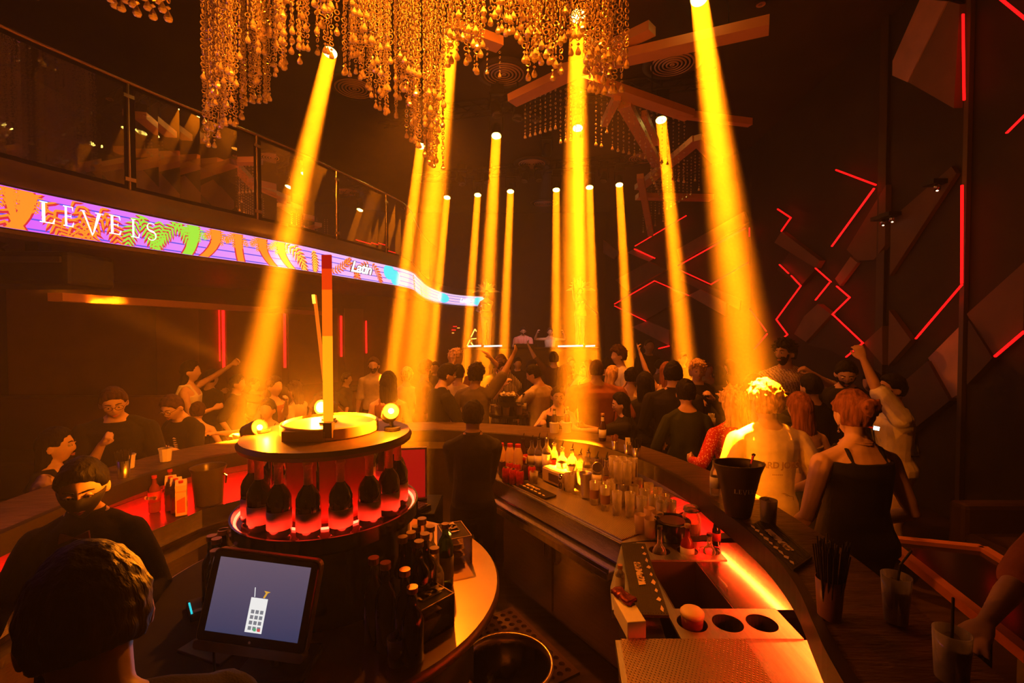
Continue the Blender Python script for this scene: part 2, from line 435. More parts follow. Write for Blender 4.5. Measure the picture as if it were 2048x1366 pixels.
    for sd in (-1, 1):
        if seated:
            k_ = hip + V((sd * .12, .42, -.02)); an = hip + V((sd * .12, .40, -.47)); ft = an
        else:
            an = V((sd * stance, -.01, .085)); k_ = V((sd * (stance * .95), .03, .50))
        a = hip + V((sd * .088, 0, -.03)); legp[sd] = (a, k_, an)
        if legs:
            body.tube([a, a.lerp(k_, .35), k_, k_.lerp(an, .3), an], [.088, .078, .055, .056, .040], 12)
            body.tube([an + V((0, -.02, -.03)), an + V((0, .07, -.05)), an + V((0, .16, -.06))], [.036, .036, .026], 10)
    Ms = M4.Translation(V(base)) @ M4.Rotation(-R(yaw), 4, 'Z') @ M4.Scale(s, 4)
    def place(mb):
        mb.v = [tuple(Ms @ V(v) - V(base)) for v in mb.v]; return mb
    root = remeshed(place(body), 'person', skinmat(skin), vox, None, 1)
    root.location = base; tag(root, label, 'person')
    PEOPLE.append(root)
    def sub(mb, name, m, v=None, disp=0, dsc=10, dst=(1, 1, 1), sm=1):
        return remeshed(place(mb), name, m, v or vox, root, sm, disp, dsc, dst, seed)
    def hard(mb, name, m, sm=True):
        return place(mb).build(name, m, root, smooth=sm)
    # trousers and shoes
    if legs:
        if not skirt and bottom:
            tb = MB(); torso(tb, .0141, -.08, .13, chest=False); tb.ell(hip + V((0, -.005, -.085)), (.11, .105, .07))
            for sd in (-1, 1):
                a, k_, an = legp[sd]; e = an + (k_ - an).normalized() * .02
                tb.tube([a, a.lerp(k_, .35), k_, k_.lerp(e, .4), e], [.104, .094, .076, .070, .064], 12)
            sub(tb, 'trousers', clothmat(bottom), max(vox, .012), .008, 9, (1, 1, .6))
        elif bottom:
            tb = MB(); rs = []
            for t, k in ((.24, .92), (.13, 1.05), (0, 1.12), (-.2, 1.25), (-.38, 1.35)):
                rs.append([hip + V((cos(2 * pi * j / 20) * hipw * k, sin(2 * pi * j / 20) * .13 * k, t)) for j in range(20)])
            tb.rings(rs); sub(tb, 'skirt', clothmat(bottom), max(vox, .012), .010, 9, (1, 1, .2))
        for sd in (-1, 1):
            a, k_, an = legp[sd]; sb = MB()
            sb.tube([an + V((0, -.035, -.045)), an + V((0, .04, -.045)), an + V((0, .15, -.052))], [.042, .045, .034], 10)
            sb.box(an + V((0, .055, -.078)), (.075, .25, .014))
            hard(sb, 'shoe', mat('shoe_black', (.02, .018, .016), .4))
    # top
    if top:
        tb = MB(); z1 = {'crew': .56, 'v': .56, 'low': .49, 'tank': .47, 'tube': .42, 'high': .585}[neck]
        z0 = {0: .0, 1: .22, 2: .32}[crop]
        torso(tb, .013, z0, z1)
        for sd in (-1, 1):
            a, el, wr = arms[sd]
            th = (.9 if fem else 1.0) * (build * .5 + .5)
            p, q = spine(.455)
            if sleeve > 0:
                pk, qk = spine(.56)
                if neck in ('crew', 'v', 'high'):
                    tb.tube([pk + qk @ V((sd * .035, -.012, -.012)), pk + qk @ V((sd * .078, -.012, -.045)), a + (pk - a) * .12], [.042, .058 * th, .064 * th], 12)
                pts = [a]; rd = [.073 * th]
                if sleeve <= .5:
                    pts += [a.lerp(el, sleeve), a.lerp(el, sleeve * 2)] if sleeve < .5 else [a.lerp(el, .5), a.lerp(el, .92)]
                    rd += [.070 * th, .069 * th]
                else:
                    k = (sleeve - .5) * 2
                    pts += [a.lerp(el, .5), el, el.lerp(wr, k * .5), el.lerp(wr, k)]; rd += [.064 * th, .056 * th, .054 * th, .045 * th]
                tb.tube(pts, rd, 12)
            elif neck in ('low', 'tank') :
                c, q = spine(.50)
                tb.tube([spine(.43)[0] + spine(.43)[1] @ V((sd * .085, .105 * build, 0)), c + q @ V((sd * .09, .03, .045)), c + q @ V((sd * .09, -.05, .035)), spine(.43)[0] + spine(.43)[1] @ V((sd * .085, -.10 * build, 0))], .012 if neck == 'low' else .022, 8)
        o = sub(tb, 'dress' if (skirt and bottom == top) else 'shirt', clothmat(top), max(vox * .9, .0075), .010, 8, (1, 1, .7))
        if neck == 'high':
            cb = MB(); p, q = spine(.565); n = 18; rs = []
            for r_, z_ in ((.078, -.02), (.076, .0), (.070, .022), (.066, .022), (.068, 0)):
                rs.append([p + q @ V((cos(2 * pi * j / n) * r_, sin(2 * pi * j / n) * r_ * .95, z_ + (-.035 if (neck == 'v' and sin(2 * pi * j / n) > .8) else 0))) for j in range(n)])
            cb.rings(rs, False); hard(cb, 'collar', clothmat(top))
    # hair
    hm = hairmat(hc)
    fr = {'short': .45, 'buzz': .50, 'curly': .42, 'long': .50, 'bun': .52, 'wavy': .48, 'bald': 9}[hair]
    def hfun(thick, rough, side_low=0):
        def fn(a, e):
            a_ = abs(((a + pi) % (2 * pi)) - pi)       # 0 = face, pi = back
            line = fr + .08 * cos(3 * a_) if a_ < .9 else (.05 if a_ < 1.5 else -.55 + .0 * side_low)
            if .9 <= a_ < 1.15: line = .28
            if 1.15 <= a_ < 1.75: line = .02
            if 1.75 <= a_ : line = -.5 - .25 * side_low
            z = sin(e)
            k = (z - line) / .12
            k = max(0, min(1, k))
            nz = noise.noise(V((sin(a) * 6, cos(a) * 6, z * 6)) + V((seed, 0, 0)))
            return -.012 + k * (.012 + thick * (1 + .35 * max(0, z)) + rough * nz)
        return fn
    if hair != 'bald':
        hb = MB(); th, rg = {'short': (.016, .006), 'buzz': (.006, .002), 'curly': (.030, .018), 'long': (.018, .006), 'bun': (.016, .008), 'wavy': (.024, .012)}[hair]
        head_mesh(hb, T, fem, 32, 26, hfun(th, rg, 1 if hair in ('long', 'wavy') else 0))
        rnd = random.Random(seed)
        if hair in ('curly', 'wavy') and vox < .02:
            n = {'curly': 90, 'short': 46, 'wavy': 40}[hair]
            for i in range(n):
                a = rnd.uniform(0, 2 * pi); z = rnd.uniform(.35, 1); e = math.asin(z)
                p = head_point(a, e, fem); d = p.normalized(); t_ = V((rnd.uniform(-1, 1), rnd.uniform(-.3, 1), rnd.uniform(-.2, .6))).normalized()
                L = {'curly': .022, 'short': .014, 'wavy': .03}[hair]
                q0 = p + d * (th * .8); hb.tube([T @ q0, T @ (q0 + d * L * .5 + t_ * L * .4), T @ (q0 + d * L * .6 + t_ * L)], [.010 * hs, .008 * hs, .004 * hs], 6)
        if hair in ('long', 'wavy'):
            L = .30 if hair == 'long' else .19
            p0, q0 = spine(.45)
            n = 18; rs = []
            for i in range(8):
                k = i / 7; cz = .02 - k * (.115 * hs) - k * L
                c = hc_ + qhead @ V((0, -.045 - .01 * k, .03 - .10 * k)) + V((0, -.035 * k, -L * k))
                w_ = (.078 + .022 * sin(k * pi)) * hs * (1 - .25 * k); d_ = (.058 - .022 * k) * hs
                rs.append([c + qhead @ V((cos(2 * pi * j / n) * w_ * (1 + .06 * sin(j * 2.1 + i)), sin(2 * pi * j / n) * d_, 0)) for j in range(n)])
            hb.rings(rs)
            for i in range(16 if hair == 'long' else 26):
                x0 = rnd.uniform(-1, 1); k0 = rnd.uniform(-.5, 1)
                a0 = T @ V((x0 * .08, -.06 + .05 * abs(x0), .03 * k0)); pts = [a0]
                for j in range(1, 6):
                    k = j / 5; wv = (.012 if hair == 'wavy' else .003) * sin(j * 2.2 + i)
                    pts.append(hc_ + qhead @ V((x0 * .085 * hs + wv, -.085 - .03 * k + .035 * abs(x0), 0)) + V((wv, 0, -(.05 + (L + .02) * k) * rnd.uniform(.9, 1.08))))
                hb.tube(pts, [.014, .016, .016, .014, .011, .005], 7)
        if hair == 'bun':
            c = V((0, -.10, .055)); hb.ell(T @ c, (.045 * hs, .046 * hs, .044 * hs), qhead)
            for i in range(10):
                a = i * .7; hb.tube([T @ (c + V((cos(a) * .036, -.01, sin(a) * .036))), T @ (c + V((cos(a + 1) * .04, -.03, sin(a + 1) * .04))), T @ (c + V((cos(a + 2) * .016, -.040, sin(a + 2) * .016)))], [.010, .012, .008], 7)
            for i in range(14):
                x0 = -.07 + .01 * i; hb.tube([T @ V((x0, .05, .085 - abs(x0) * .5)), T @ V((x0 * .9, -.0, .128 - abs(x0) * .4)), T @ V((x0 * .5, -.08, .085))], [.008, .010, .008], 6)
        sub(hb, 'hair', hm, max(.007, vox * .6), .004 if hair != 'buzz' else .001, 60, (1, 1, .25) if hair in ('long', 'bun', 'wavy') else (1, 1, 1), 0)
    if beard:
        bb = MB()
        def bf(a, e):
            a_ = abs(((a + pi) % (2 * pi)) - pi); z = sin(e)
            on = (a_ < 1.35 and z < -.38 + (.12 if .25 < a_ < .8 else 0) + (.33 if a_ > .9 else 0)) and not (a_ < .3 and -.62 < z < -.5)
            return .007 if on else -.010
        head_mesh(bb, T, fem, 36, 30, bf); sub(bb, 'beard', hm, max(.006, vox * .5), .003, 80)
    if face:
        for sd in (-1, 1):
            eb = MB(); c = V((sd * .030, .078, .004)); eb.ell(T @ c, (.0125 * hs, .0125 * hs, .0105 * hs), qhead, 12, 8)
            e = hard(eb, 'eye', mat('eye_white', (.7, .65, .6), .2))
            ib = MB(); ib.ell(T @ (c + V((0, .0095, -.001))), (.0055 * hs, .004 * hs, .0055 * hs), qhead, 10, 6); i_ = hard(ib, 'iris', mat('iris_dark', (.02, .012, .008), .15)); i_.parent = e
            lb = MB(); lb.tube([T @ (c + V((-.015, .006, .001))), T @ (c + V((0, .0125, .0085))), T @ (c + V((.015, .006, .001)))], [.003, .004, .003], 6); hard(lb, 'eyelid', skinmat(skin))
            wb = MB(); wb.tube([T @ V((sd * .014, .0905, .025)), T @ V((sd * .032, .0885, .031)), T @ V((sd * .048, .076, .026))], [.0035, .004, .0025], 6); hard(wb, 'eyebrow', hm)
        mb = MB(); mb.tube([T @ V((-.021, .079, -.0635)), T @ V((-.009, .0905, -.060)), T @ V((0, .0935, -.0615)), T @ V((.009, .0905, -.060)), T @ V((.021, .079, -.0635))], [.002, .0042, .004, .0042, .002], 7)
        mb.tube([T @ V((-.017, .080, -.067)), T @ V((0, .0915, -.0705)), T @ V((.017, .080, -.067))], [.002, .0055, .002], 7)
        hard(mb, 'lips', mat('lips', (.42, .12, .09), .35))
    if glasses:
        gb = MB()
        for sd in (-1, 1):
            c = V((sd * .032, .100, .002)); n = 18
            pts = [T @ (c + V((cos(2 * pi * k / n) * .025, -abs(cos(2 * pi * k / n) + sd) * .004, sin(2 * pi * k / n) * .019))) for k in range(n + 1)]
            gb.tube(pts, .0019 * hs, 6, False)
            gb.tube([T @ V((sd * .057, .094, .006)), T @ V((sd * .079, .05, .008)), T @ V((sd * .083, -.01, .0)), T @ V((sd * .082, -.02, -.012))], .0018 * hs, 6)
        gb.tube([T @ V((-.008, .101, .004)), T @ V((0, .104, .007)), T @ V((.008, .101, .004))], .0018 * hs, 6)
        hard(gb, 'glasses', mat('spectacle_frame', (.25, .16, .10), .25, .6))
    ctx = dict(T=T, Ms=Ms, base=V(base), spine=spine, arms=arms, root=root, sub=sub, hard=hard, hc=hc_, qhead=qhead, hs=hs, s=s, place=place, sw=sw)
    return ctx
# ------------------------------------------------------------------ materials of the room
m_floor = mat('dark_wood_floor', (.05, .03, .02), .35, var=.4, vscale=3, bump=.2, stretch=(1, 8, 1))
m_wall = mat('dark_wall', (.022, .014, .010), .7, var=.3, vscale=2)
m_ceil = mat('dark_ceiling', (.035, .022, .015), .8, var=.3, vscale=1.2)
m_fascia = mat('balcony_fascia', (.09, .055, .045), .35, var=.1, vscale=2)
m_black = mat('matt_black', (.012, .011, .010), .5)
m_gloss = mat('gloss_black', (.012, .010, .009), .15)
m_steel = mat('brushed_steel', (.68, .62, .54), .22, 1, var=.10, vscale=6, bump=.15, bscale=40, stretch=(1, 1, 14))
m_steelh = mat('brushed_steel_top', (.66, .62, .56), .32, 1, var=.12, vscale=6, bump=.12, bscale=40, stretch=(12, 1, 1))
m_chrome = mat('chrome', (.8, .75, .65), .12, 1)
m_brass = mat('rail_metal', (.75, .5, .28), .25, 1)
m_red = emat('red_led', (1, .003, .003), 6)
m_redl = emat('red_led_soft', (1, .003, .003), 4)
m_glass = thin_glass('clear_glass', gloss=.35, body=.16)
m_crystal = mat('crystal', (.98, .74, .42), .16, .4)
# ------------------------------------------------------------------ shell
WR = [V((3.28, 16.4, 0)), V((5.36, 10.5, 0)), V((4.95, 6.2, 0)), V((4.75, 3.5, 0)), V((4.75, -1.6, 0))]
ZC = 6.2
def wall(name, pts, z0=0, z1=ZC, t=.12, m=m_wall):
    mb = MB()
    for a, b in zip(pts, pts[1:]):
        a, b = V(a), V(b); n = (b - a).normalized().cross(V((0, 0, 1)))
        q = [a, b, b + n * t, a + n * t]
        if q: mb.prism([(p.x, p.y) for p in q], z0, z1)
    return struct(mb.build(name, m))
struct(MB().box((-1.2, 7.4, -.05), (13.4, 18.4, .1)).build('floor', m_floor))
struct(MB().box((-1.2, 7.4, ZC + .06), (13.4, 18.4, .12)).build('ceiling', m_ceil))
wall('wall_right', WR[::-1])
wall('wall_back', [V((3.28, 16.4, 0)), V((-8, 16.4, 0))][::-1], t=-.12) if False else struct(MB().box((-2.3, 16.5, ZC / 2), (11.6, .14, ZC)).build('wall_back', m_wall))
struct(MB().box((-7.9, 7.4, ZC / 2), (.14, 18.0, ZC)).build('wall_left', m_wall))
struct(MB().box((-1.5, -1.65, ZC / 2), (12.8, .12, ZC)).build('wall_front', m_wall))
# ------------------------------------------------------------------ balcony and LED ribbon
PTH = [(-4.5, 1.2), (-4.22, 2.6), (-4.0, 3.64), (-3.84, 4.10), (-3.62, 4.66), (-3.42, 5.11), (-3.16, 5.61), (-2.85, 6.27), (-2.67, 6.78), (-2.31, 7.85), (-2.06, 8.6),
       (-1.98, 9.3), (-2.06, 10.2), (-2.2, 12.2), (-2.1, 13.9), (-1.71, 15.2), (-1.0, 15.9)]
def catmull(pts, n=6):
    out = []
    for i in range(len(pts) - 1):
        p0, p1, p2, p3 = [V(pts[max(0, min(len(pts) - 1, i + k))]) for k in (-1, 0, 1, 2)]
        for j in range(n):
            t = j / n
            out.append(.5 * ((2 * p1) + (p2 - p0) * t + (2 * p0 - 5 * p1 + 4 * p2 - p3) * t * t + (3 * p1 - p0 - 3 * p2 + p3) * t ** 3))
    out.append(V(pts[-1])); return out
RP = catmull([(x, y, 0) for x, y in PTH], 6)
RS = [0]
for a, b in zip(RP, RP[1:]): RS.append(RS[-1] + (b - a).length)
def rib(s, z, off=0):
    i = 0
    while i < len(RS) - 2 and RS[i + 1] < s: i += 1
    t = (s - RS[i]) / (RS[i + 1] - RS[i]); p = RP[i].lerp(RP[i + 1], t)
    ta = (RP[min(i + 1, len(RP) - 1)] - RP[i]).normalized().lerp((RP[min(i + 2, len(RP) - 1)] - RP[min(i + 1, len(RP) - 2)]).normalized(), t).normalized()
    n = V((ta.y, -ta.x, 0))
    q = p + n * off; q.z = z
    return q
def s_of(px):
    best = 0; bd = 1e9
    for k in range(600):
        s = RS[-1] * k / 599; q = rib(s, 0)
        if q.y < 1.5: continue
        d = abs(1024 + q.x / q.y * F - px)
        if d < bd: bd = d; best = s
    return best
SS = [RS[-1] * k / 110 for k in range(111)]
def band(name, m, prof, parent=None, s0=0, s1=None, ss=None):
    mb = MB(); rr = []
    for s in (ss or SS): rr.append([rib(s, z, o) for o, z in prof])
    mb.rings(rr); return auto(mb.build(name, m, parent))
ZB, ZT = 2.9, 3.23
outer = [(p.x, p.y) for p in [rib(s, 0, -.05) for s in SS]]
poly = outer + [(-1.0, 16.4), (-7.8, 16.4), (-7.8, 1.2)]
struct(MB().prism(poly, 2.92, 3.42).build('ceiling_balcony_slab', mat('balcony_soffit', (.10, .055, .035), .55, var=.15, vscale=1.5)))
o = band('trim_balcony_fascia', m_fascia, [(-.05, 3.245), (.035, 3.245), (.03, 3.30), (-.03, 3.36), (-.04, 3.46), (-.10, 3.46)]); struct(o)
o = band('trim_balcony_lip', m_fascia, [(-.06, 2.84), (.03, 2.86), (.03, 2.892), (-.06, 2.90)]); struct(o)
scr = thing('led_screen', rib(0, 2.9), 'long curved LED ribbon screen with palm leaves and white LEVELS lettering along the balcony edge', 'screen')
def local(o, root):
    o.parent = root; o.matrix_parent_inverse = M4.Translation(-root.location); return o
o = band('screen_housing', m_black, [(-.05, ZB), (.012, ZB), (.012, ZT + .01), (-.05, ZT + .01)]); local(o, scr)
# the screen picture: violet ground with blue lines, palm leaves, lettering
sm_, nt, b_ = nodes('screen_ground'); nt.nodes.remove(b_)
out_ = [n for n in nt.nodes if n.type == 'OUTPUT_MATERIAL'][0]; em_ = nt.nodes.new('ShaderNodeEmission'); em_.inputs[1].default_value = 1.0
tc_ = nt.nodes.new('ShaderNodeTexCoord'); sx_ = nt.nodes.new('ShaderNodeSeparateXYZ'); nt.links.new(tc_.outputs['Object'], sx_.inputs[0])
mr_ = nt.nodes.new('ShaderNodeMapRange'); mr_.inputs['From Min'].default_value = 3.5; mr_.inputs['From Max'].default_value = 16; nt.links.new(sx_.outputs['Y'], mr_.inputs['Value'])
cr_ = nt.nodes.new('ShaderNodeValToRGB'); e_ = cr_.color_ramp.elements
e_[0].color = (.80, .10, 1.0, 1); e_[1].color = (1.0, .75, 1.0, 1); e_[1].position = 1  # paling along the ribbon paints in overexposure at a slanting view
for pos, c in ((.14, (.85, .30, 1, 1)), (.30, (.95, .55, 1, 1)), (.42, (1, .6, .95, 1)), (.50, (.1, .75, .9, 1)), (.56, (1, .6, .75, 1)), (.66, (.9, .8, .4, 1)), (.74, (.2, .85, .95, 1)), (.80, (1, .6, .9, 1))):
    x = cr_.color_ramp.elements.new(pos); x.color = c
nt.links.new(mr_.outputs[0], cr_.inputs[0])
wv_ = nt.nodes.new('ShaderNodeMath'); wv_.operation = 'MULTIPLY'; wv_.inputs[1].default_value = 12.0; nt.links.new(sx_.outputs['Z'], wv_.inputs[0])
fr_ = nt.nodes.new('ShaderNodeMath'); fr_.operation = 'FRACT'; nt.links.new(wv_.outputs[0], fr_.inputs[0])
lt_ = nt.nodes.new('ShaderNodeMath'); lt_.operation = 'LESS_THAN'; lt_.inputs[1].default_value = .15; nt.links.new(fr_.outputs[0], lt_.inputs[0])
mx_ = nt.nodes.new('ShaderNodeMix'); mx_.data_type = 'RGBA'; mx_.inputs['B'].default_value = (.12, .10, .85, 1)
nt.links.new(lt_.outputs[0], mx_.inputs['Factor']); nt.links.new(cr_.outputs[0], mx_.inputs['A']); nt.links.new(mx_.outputs['Result'], em_.inputs[0]); nt.links.new(em_.outputs[0], out_.inputs[0])
o = band('screen_picture', sm_, [(.0135, ZB + .004), (.0145, ZB + .004), (.0145, ZT), (.0135, ZT)]); local(o, scr)
def on_screen(polys, name, m, off):
    mb = MB()
    for poly in polys:       # polygons in (s, v) with v 0..1 up the screen, kept inside it
        # split long pieces so they follow the curve
        mb.add([rib(s, ZB + .006 + (ZT - ZB - .012) * max(0, min(1, v)), off) for s, v in poly], [tuple(range(len(poly)))])
    return local(mb.build(name, m), scr)
hh_ = ZT - ZB
def frond(s0, v0, ang, L, bend, n=9, w=.10, lw=.020):
    """a palm leaf in screen coordinates (lengths in metres)"""
    out = []; p = [s0, v0 * hh_]; a = ang; stem = []
    for i in range(n + 1):
        stem.append((p[0], p[1], a)); p = [p[0] + cos(a) * L / n, p[1] + sin(a) * L / n]; a += bend / n
    for i, (x, y, a) in enumerate(stem):
        k = i / n; ll = w * (sin(pi * min(1, .12 + k * .88)) ** .6) + .01
        for sd in (-1, 1):
            b = a + sd * (1.0 - .5 * k); dx, dy = cos(b) * ll, sin(b) * ll; nx, ny = -sin(b) * lw / 2, cos(b) * lw / 2
            out.append([(x - nx, (y - ny) / hh_), (x + dx * .6 - nx * .8, (y + dy * .6 - ny * .8) / hh_), (x + dx, (y + dy) / hh_), (x + dx * .6 + nx * .8, (y + dy * .6 + ny * .8) / hh_), (x + nx, (y + ny) / hh_)])
    return out
def trunk(pts, w):
    out = []
    for (a, b), (c, d) in zip(pts, pts[1:]): out.append([(a - w / 2, b), (c - w / 2, d), (c + w / 2, d), (a + w / 2, b)])
    return out
m_so, m_sr = emat('screen_orange', (1, .28, .02), 1.15), emat('screen_red', (.85, .03, .05), .9)
m_sg, m_sy, m_sc, m_sw = emat('screen_green', (.35, .8, .05), 1.1), emat('screen_yellow', (1, .62, .05), 1.2), emat('screen_cyan', (.05, .8, .85), 1.2), emat('screen_white', (1, 1, 1), 1.8)
red, orange, green, yellow = [], [], [], []
def leafy(px, v, ang, L, bend, col, w=.12):
    w *= .72
    s = s_of(px); f = frond(s, v, ang, L, bend, w=w)
    red.extend(frond(s + .004, v - .03, ang, L * 1.03, bend, w=w * 1.15, lw=.030)); col.extend(f)
for a in ((75, .9, -.5, .7, -1.2), (60, .9, -2.2, .5, .6), (150, 1.0, -.9, .45, -.8), (175, .9, -1.9, .5, .8), (205, .95, -.9, .45, -.9), (225, .8, -2.5, .45, .8), (95, .6, -1.2, .35, .4)): leafy(*a, orange, .14)
for a in ((285, .95, -2.3, .4, .9), (290, .95, -1.3, .35, .3), (320, .9, -1.6, .35, -.3), (350, 1, -.6, .35, -.9), (365, 1, -2.5, .35, .6)): leafy(*a, green, .13)
for a in ((575, .95, -.5, .5, -.9), (590, 1, -.9, .45, -.6), (625, .9, -1.2, .3, -.6)): leafy(*a, yellow, .12)
for a in ((665, .2, .3, .5, .6), (690, .8, -.3, .5, -.9), (735, .9, -2.8, .5, .9), (745, .9, -.6, .45, -.8)): leafy(*a, orange, .12)
for a in ((825, .9, -.9, .5, -.5), (840, .6, -.4, .6, -.5)): leafy(*a, yellow, .14)
for px, w, col in ((22, .05, orange), (60, .09, orange), (388, .10, green), (432, .09, orange), (480, .08, orange), (527, .10, orange), (563, .10, yellow)):
    s = s_of(px); am = {22: .12, 60: -.16, 388: -.12, 432: -.22, 480: .05, 527: .24, 563: .26}[px]; pts = [(s + am * k * k - am * .4 * k, 1 - k) for k in [i / 6 for i in range(7)]]
    red.extend(trunk([(a, b) for a, b in pts], w + .03)); col.extend(trunk(pts, w))
    for k in range(5):
        f = frond(s - am * .1, .98, (-2.6, -2.0, -1.2, -.6, -2.9)[k], .17, (.5, .3, -.3, -.6, .8)[k], n=6, w=.05, lw=.016); col.extend(f)
for o in (on_screen(red, 'leaf_outlines', m_sr, .016), on_screen(orange, 'orange_palm_leaves', m_so, .0175)): o['kind'] = 'stuff'
for o in (on_screen(green, 'green_palm_leaves', m_sg, .0175), on_screen(yellow, 'yellow_palm_leaves', m_sy, .0175)): o['kind'] = 'stuff'
cy_ = []
for px, v, r in ((778, .7, .16), (790, .4, .16), (885, .5, .55), (960, .5, .35)):
    s = s_of(px); cy_.append([(s + cos(2 * pi * k / 14) * r, v + sin(2 * pi * k / 14) * .45) for k in range(14)])
for q in cy_: on_screen([q], 'cyan_shape', m_sc, .017)
def serif(ch):
    r = lambda a, b, c, d: [(a, b), (c, b), (c, d), (a, d)]
    if ch == 'L': return .72, [r(.12, 0, .27, 1), r(.02, .955, .38, 1), r(.02, 0, .68, .05), [(.58, .05), (.68, .05), (.72, .26), (.69, .26)]]
    if ch == 'E': return .74, [r(.12, 0, .27, 1), r(.02, .955, .66, 1), r(.02, 0, .68, .05), r(.27, .49, .54, .535), [(.58, .05), (.68, .05), (.72, .24), (.69, .24)], [(.58, .955), (.66, .955), (.68, .78), (.65, .78)], r(.52, .42, .55, .61)]
    if ch == 'V': return 1.0, [[(.02, 1.0), (.12, 1.0), (.54, -.22), (.50, -.30)], [(.50, -.30), (.60, -.12), (.97, 1.0), (.78, 1.0)], r(.66, .96, 1.06, 1.0), r(-.04, .97, .18, 1.0)]
    if ch == 'S':
        pts = []; n = 22
        for i in range(n + 1):
            t = i / n; a = R(40) + t * R(230) if t < .5 else 0
            if t <= .5: q = R(35) + (t / .5) * R(235); x, y = .34 + .24 * cos(q), .74 + .23 * sin(q)
            else: q = R(90) - ((t - .5) / .5) * R(235); x, y = .34 + .27 * cos(q), .255 + .255 * sin(q)
            pts.append((x, y, .035 + .09 * exp(-((t - .5) / .2) ** 2)))
        out = []
        for (x, y, w), (x2, y2, w2) in zip(pts, pts[1:]): out.append([(x, y - w / 2), (x2, y2 - w2 / 2), (x2, y2 + w2 / 2), (x, y + w / 2)]); out.append([(x - w / 2, y), (x2 - w2 / 2, y2), (x2 + w2 / 2, y2), (x + w / 2, y)])
        return .68, out
letters = []
for ch, px0, px1 in (('L', 80, 110), ('E', 127, 152), ('V', 167, 207), ('E', 222, 246), ('L', 261, 282), ('S', 294, 314)):
    w, ps = serif(ch); a, b = s_of(px0), s_of(px1)
    for p in ps: letters.append([(a + (b - a) * x / w, .28 + .55 * y * (1.0 if ch != 'V' else .95)) for x, y in p])
    on_screen(letters, 'letter', m_sw, .020); letters = []
vs, fs = text_mesh('Latin', 1.0, .03, .35, .9)
def text_on_screen(txt, px0, px1, v0, v1, name, m, off, bold=.03, shear=.35):
    vs, fs = text_mesh(txt, 1.0, bold, shear, .92); xs = [v.x for v in vs]; ys = [v.y for v in vs]; a, b = s_of(px0), s_of(px1)
    mb = MB(); mb.add([rib(a + (b - a) * (v.x - min(xs)) / (max(xs) - min(xs)), ZB + hh_ * (v0 + (v1 - v0) * (v.y - min(ys)) / (max(ys) - min(ys))), off) for v in vs], fs)
    return local(mb.build(name, m), scr)
text_on_screen('Latin', 699, 744, .30, .86, 'latin_lettering', emat('screen_ink', (.25, .02, .03), .3), .0195, .07)
text_on_screen('Latin', 700, 743, .32, .84, 'latin_lettering', m_sw, .021, .025)
text_on_screen('Latin', 919, 940, .3, .75, 'latin_lettering', m_sw, .021, .03)

# railing: glass panels, posts, handrail
rail = thing('balcony_railing', rib(s_of(268), 3.44), 'glass balcony railing with slim bronze posts above the LED ribbon', 'railing')
hb_ = MB(); hb_.tube([rib(s, 4.5, -.06) for s in SS[:92]], .021, 10); local(auto(hb_.build('handrail', m_brass)), rail)
def s_at_y(y):
    return min(SS, key=lambda s: abs(rib(s, 0).y - y))
posts = [1.5, 2.45, 3.42, 4.55, 5.76, 7.03, 8.25, 9.7, 11.2, 12.8]
mg_ = thin_glass('railing_glass', (.97, .95, .93), .42, .004, .012)
for i, y in enumerate(posts):
    s = [RS[-1] * k / 2000 for k in range(2001)]
    s = min(s, key=lambda q: abs(rib(q, 0).y - y))
    p = rib(s, 3.40, -.06); local(MB().tube([p, rib(s, 4.49, -.06)], .014, 8, False).build('post', m_brass), rail)
    for z in (3.56, 4.36):
        cl = MB(); n = (rib(s, 0, 1) - rib(s, 0, 0)); cl.box(rib(s, z, -.052), (.09, .03, .035), q=V((0, 1, 0)).rotation_difference(n)); local(cl.build('clamp', m_brass), rail)
    if i + 1 < len(posts):
        s2 = min([RS[-1] * k / 2000 for k in range(2001)], key=lambda q: abs(rib(q, 0).y - posts[i + 1]))
        gb = MB(); rr = []
        for k in range(7):
            q = s + .05 + (s2 - s - .10) * k / 6; rr.append([rib(q, 3.50, -.045), rib(q, 4.44, -.045), rib(q, 4.44, -.057), rib(q, 3.50, -.057)])
        gb.rings(rr); local(gb.build('glass_panel', mg_), rail)
# under the balcony: soffit beam, back wall with red light slots, ceiling spots, projector
p0, p1 = P(112, 594, 4.7), P(660, 628, 10.9)
struct(MB().bar(p0 + V((0, 0, .0)), p1, .16, .085).build('trim_soffit_beam', mat('soffit_beam', (.95, .50, .28), .5)))
WL = [V((-7.8, 7.2, 0)), V((-3.1, 11.6, 0)), V((-1.6, 16.3, 0))]
def lwall(px, py, k=0, off=0):
    a, b = WL[k], WL[k + 1]; n = (b - a).cross(V((0, 0, 1))).normalized()
    d = V(((px - 1024) / F, 1, (YH - py) / F)); t = (a - V((0, 0, H))).dot(n) / d.dot(n)
    return V((0, 0, H)) + d * t + n * (off if n.y < 0 else -off)
m_lw = mat('under_balcony_wall', (.13, .06, .04), .7, var=.12, vscale=3)
mb = MB(); mb.prism([(-7.8, 7.2), (-3.1, 11.6), (-3.0, 11.75), (-7.8, 7.4)], 0, 2.92); struct(mb.build('wall_under_balcony', m_lw))
mb = MB(); mb.prism([(-3.1, 11.6), (-1.6, 16.3), (-1.75, 16.4), (-3.3, 11.7)], 0, 2.92); struct(mb.build('wall_stage_side', m_lw))
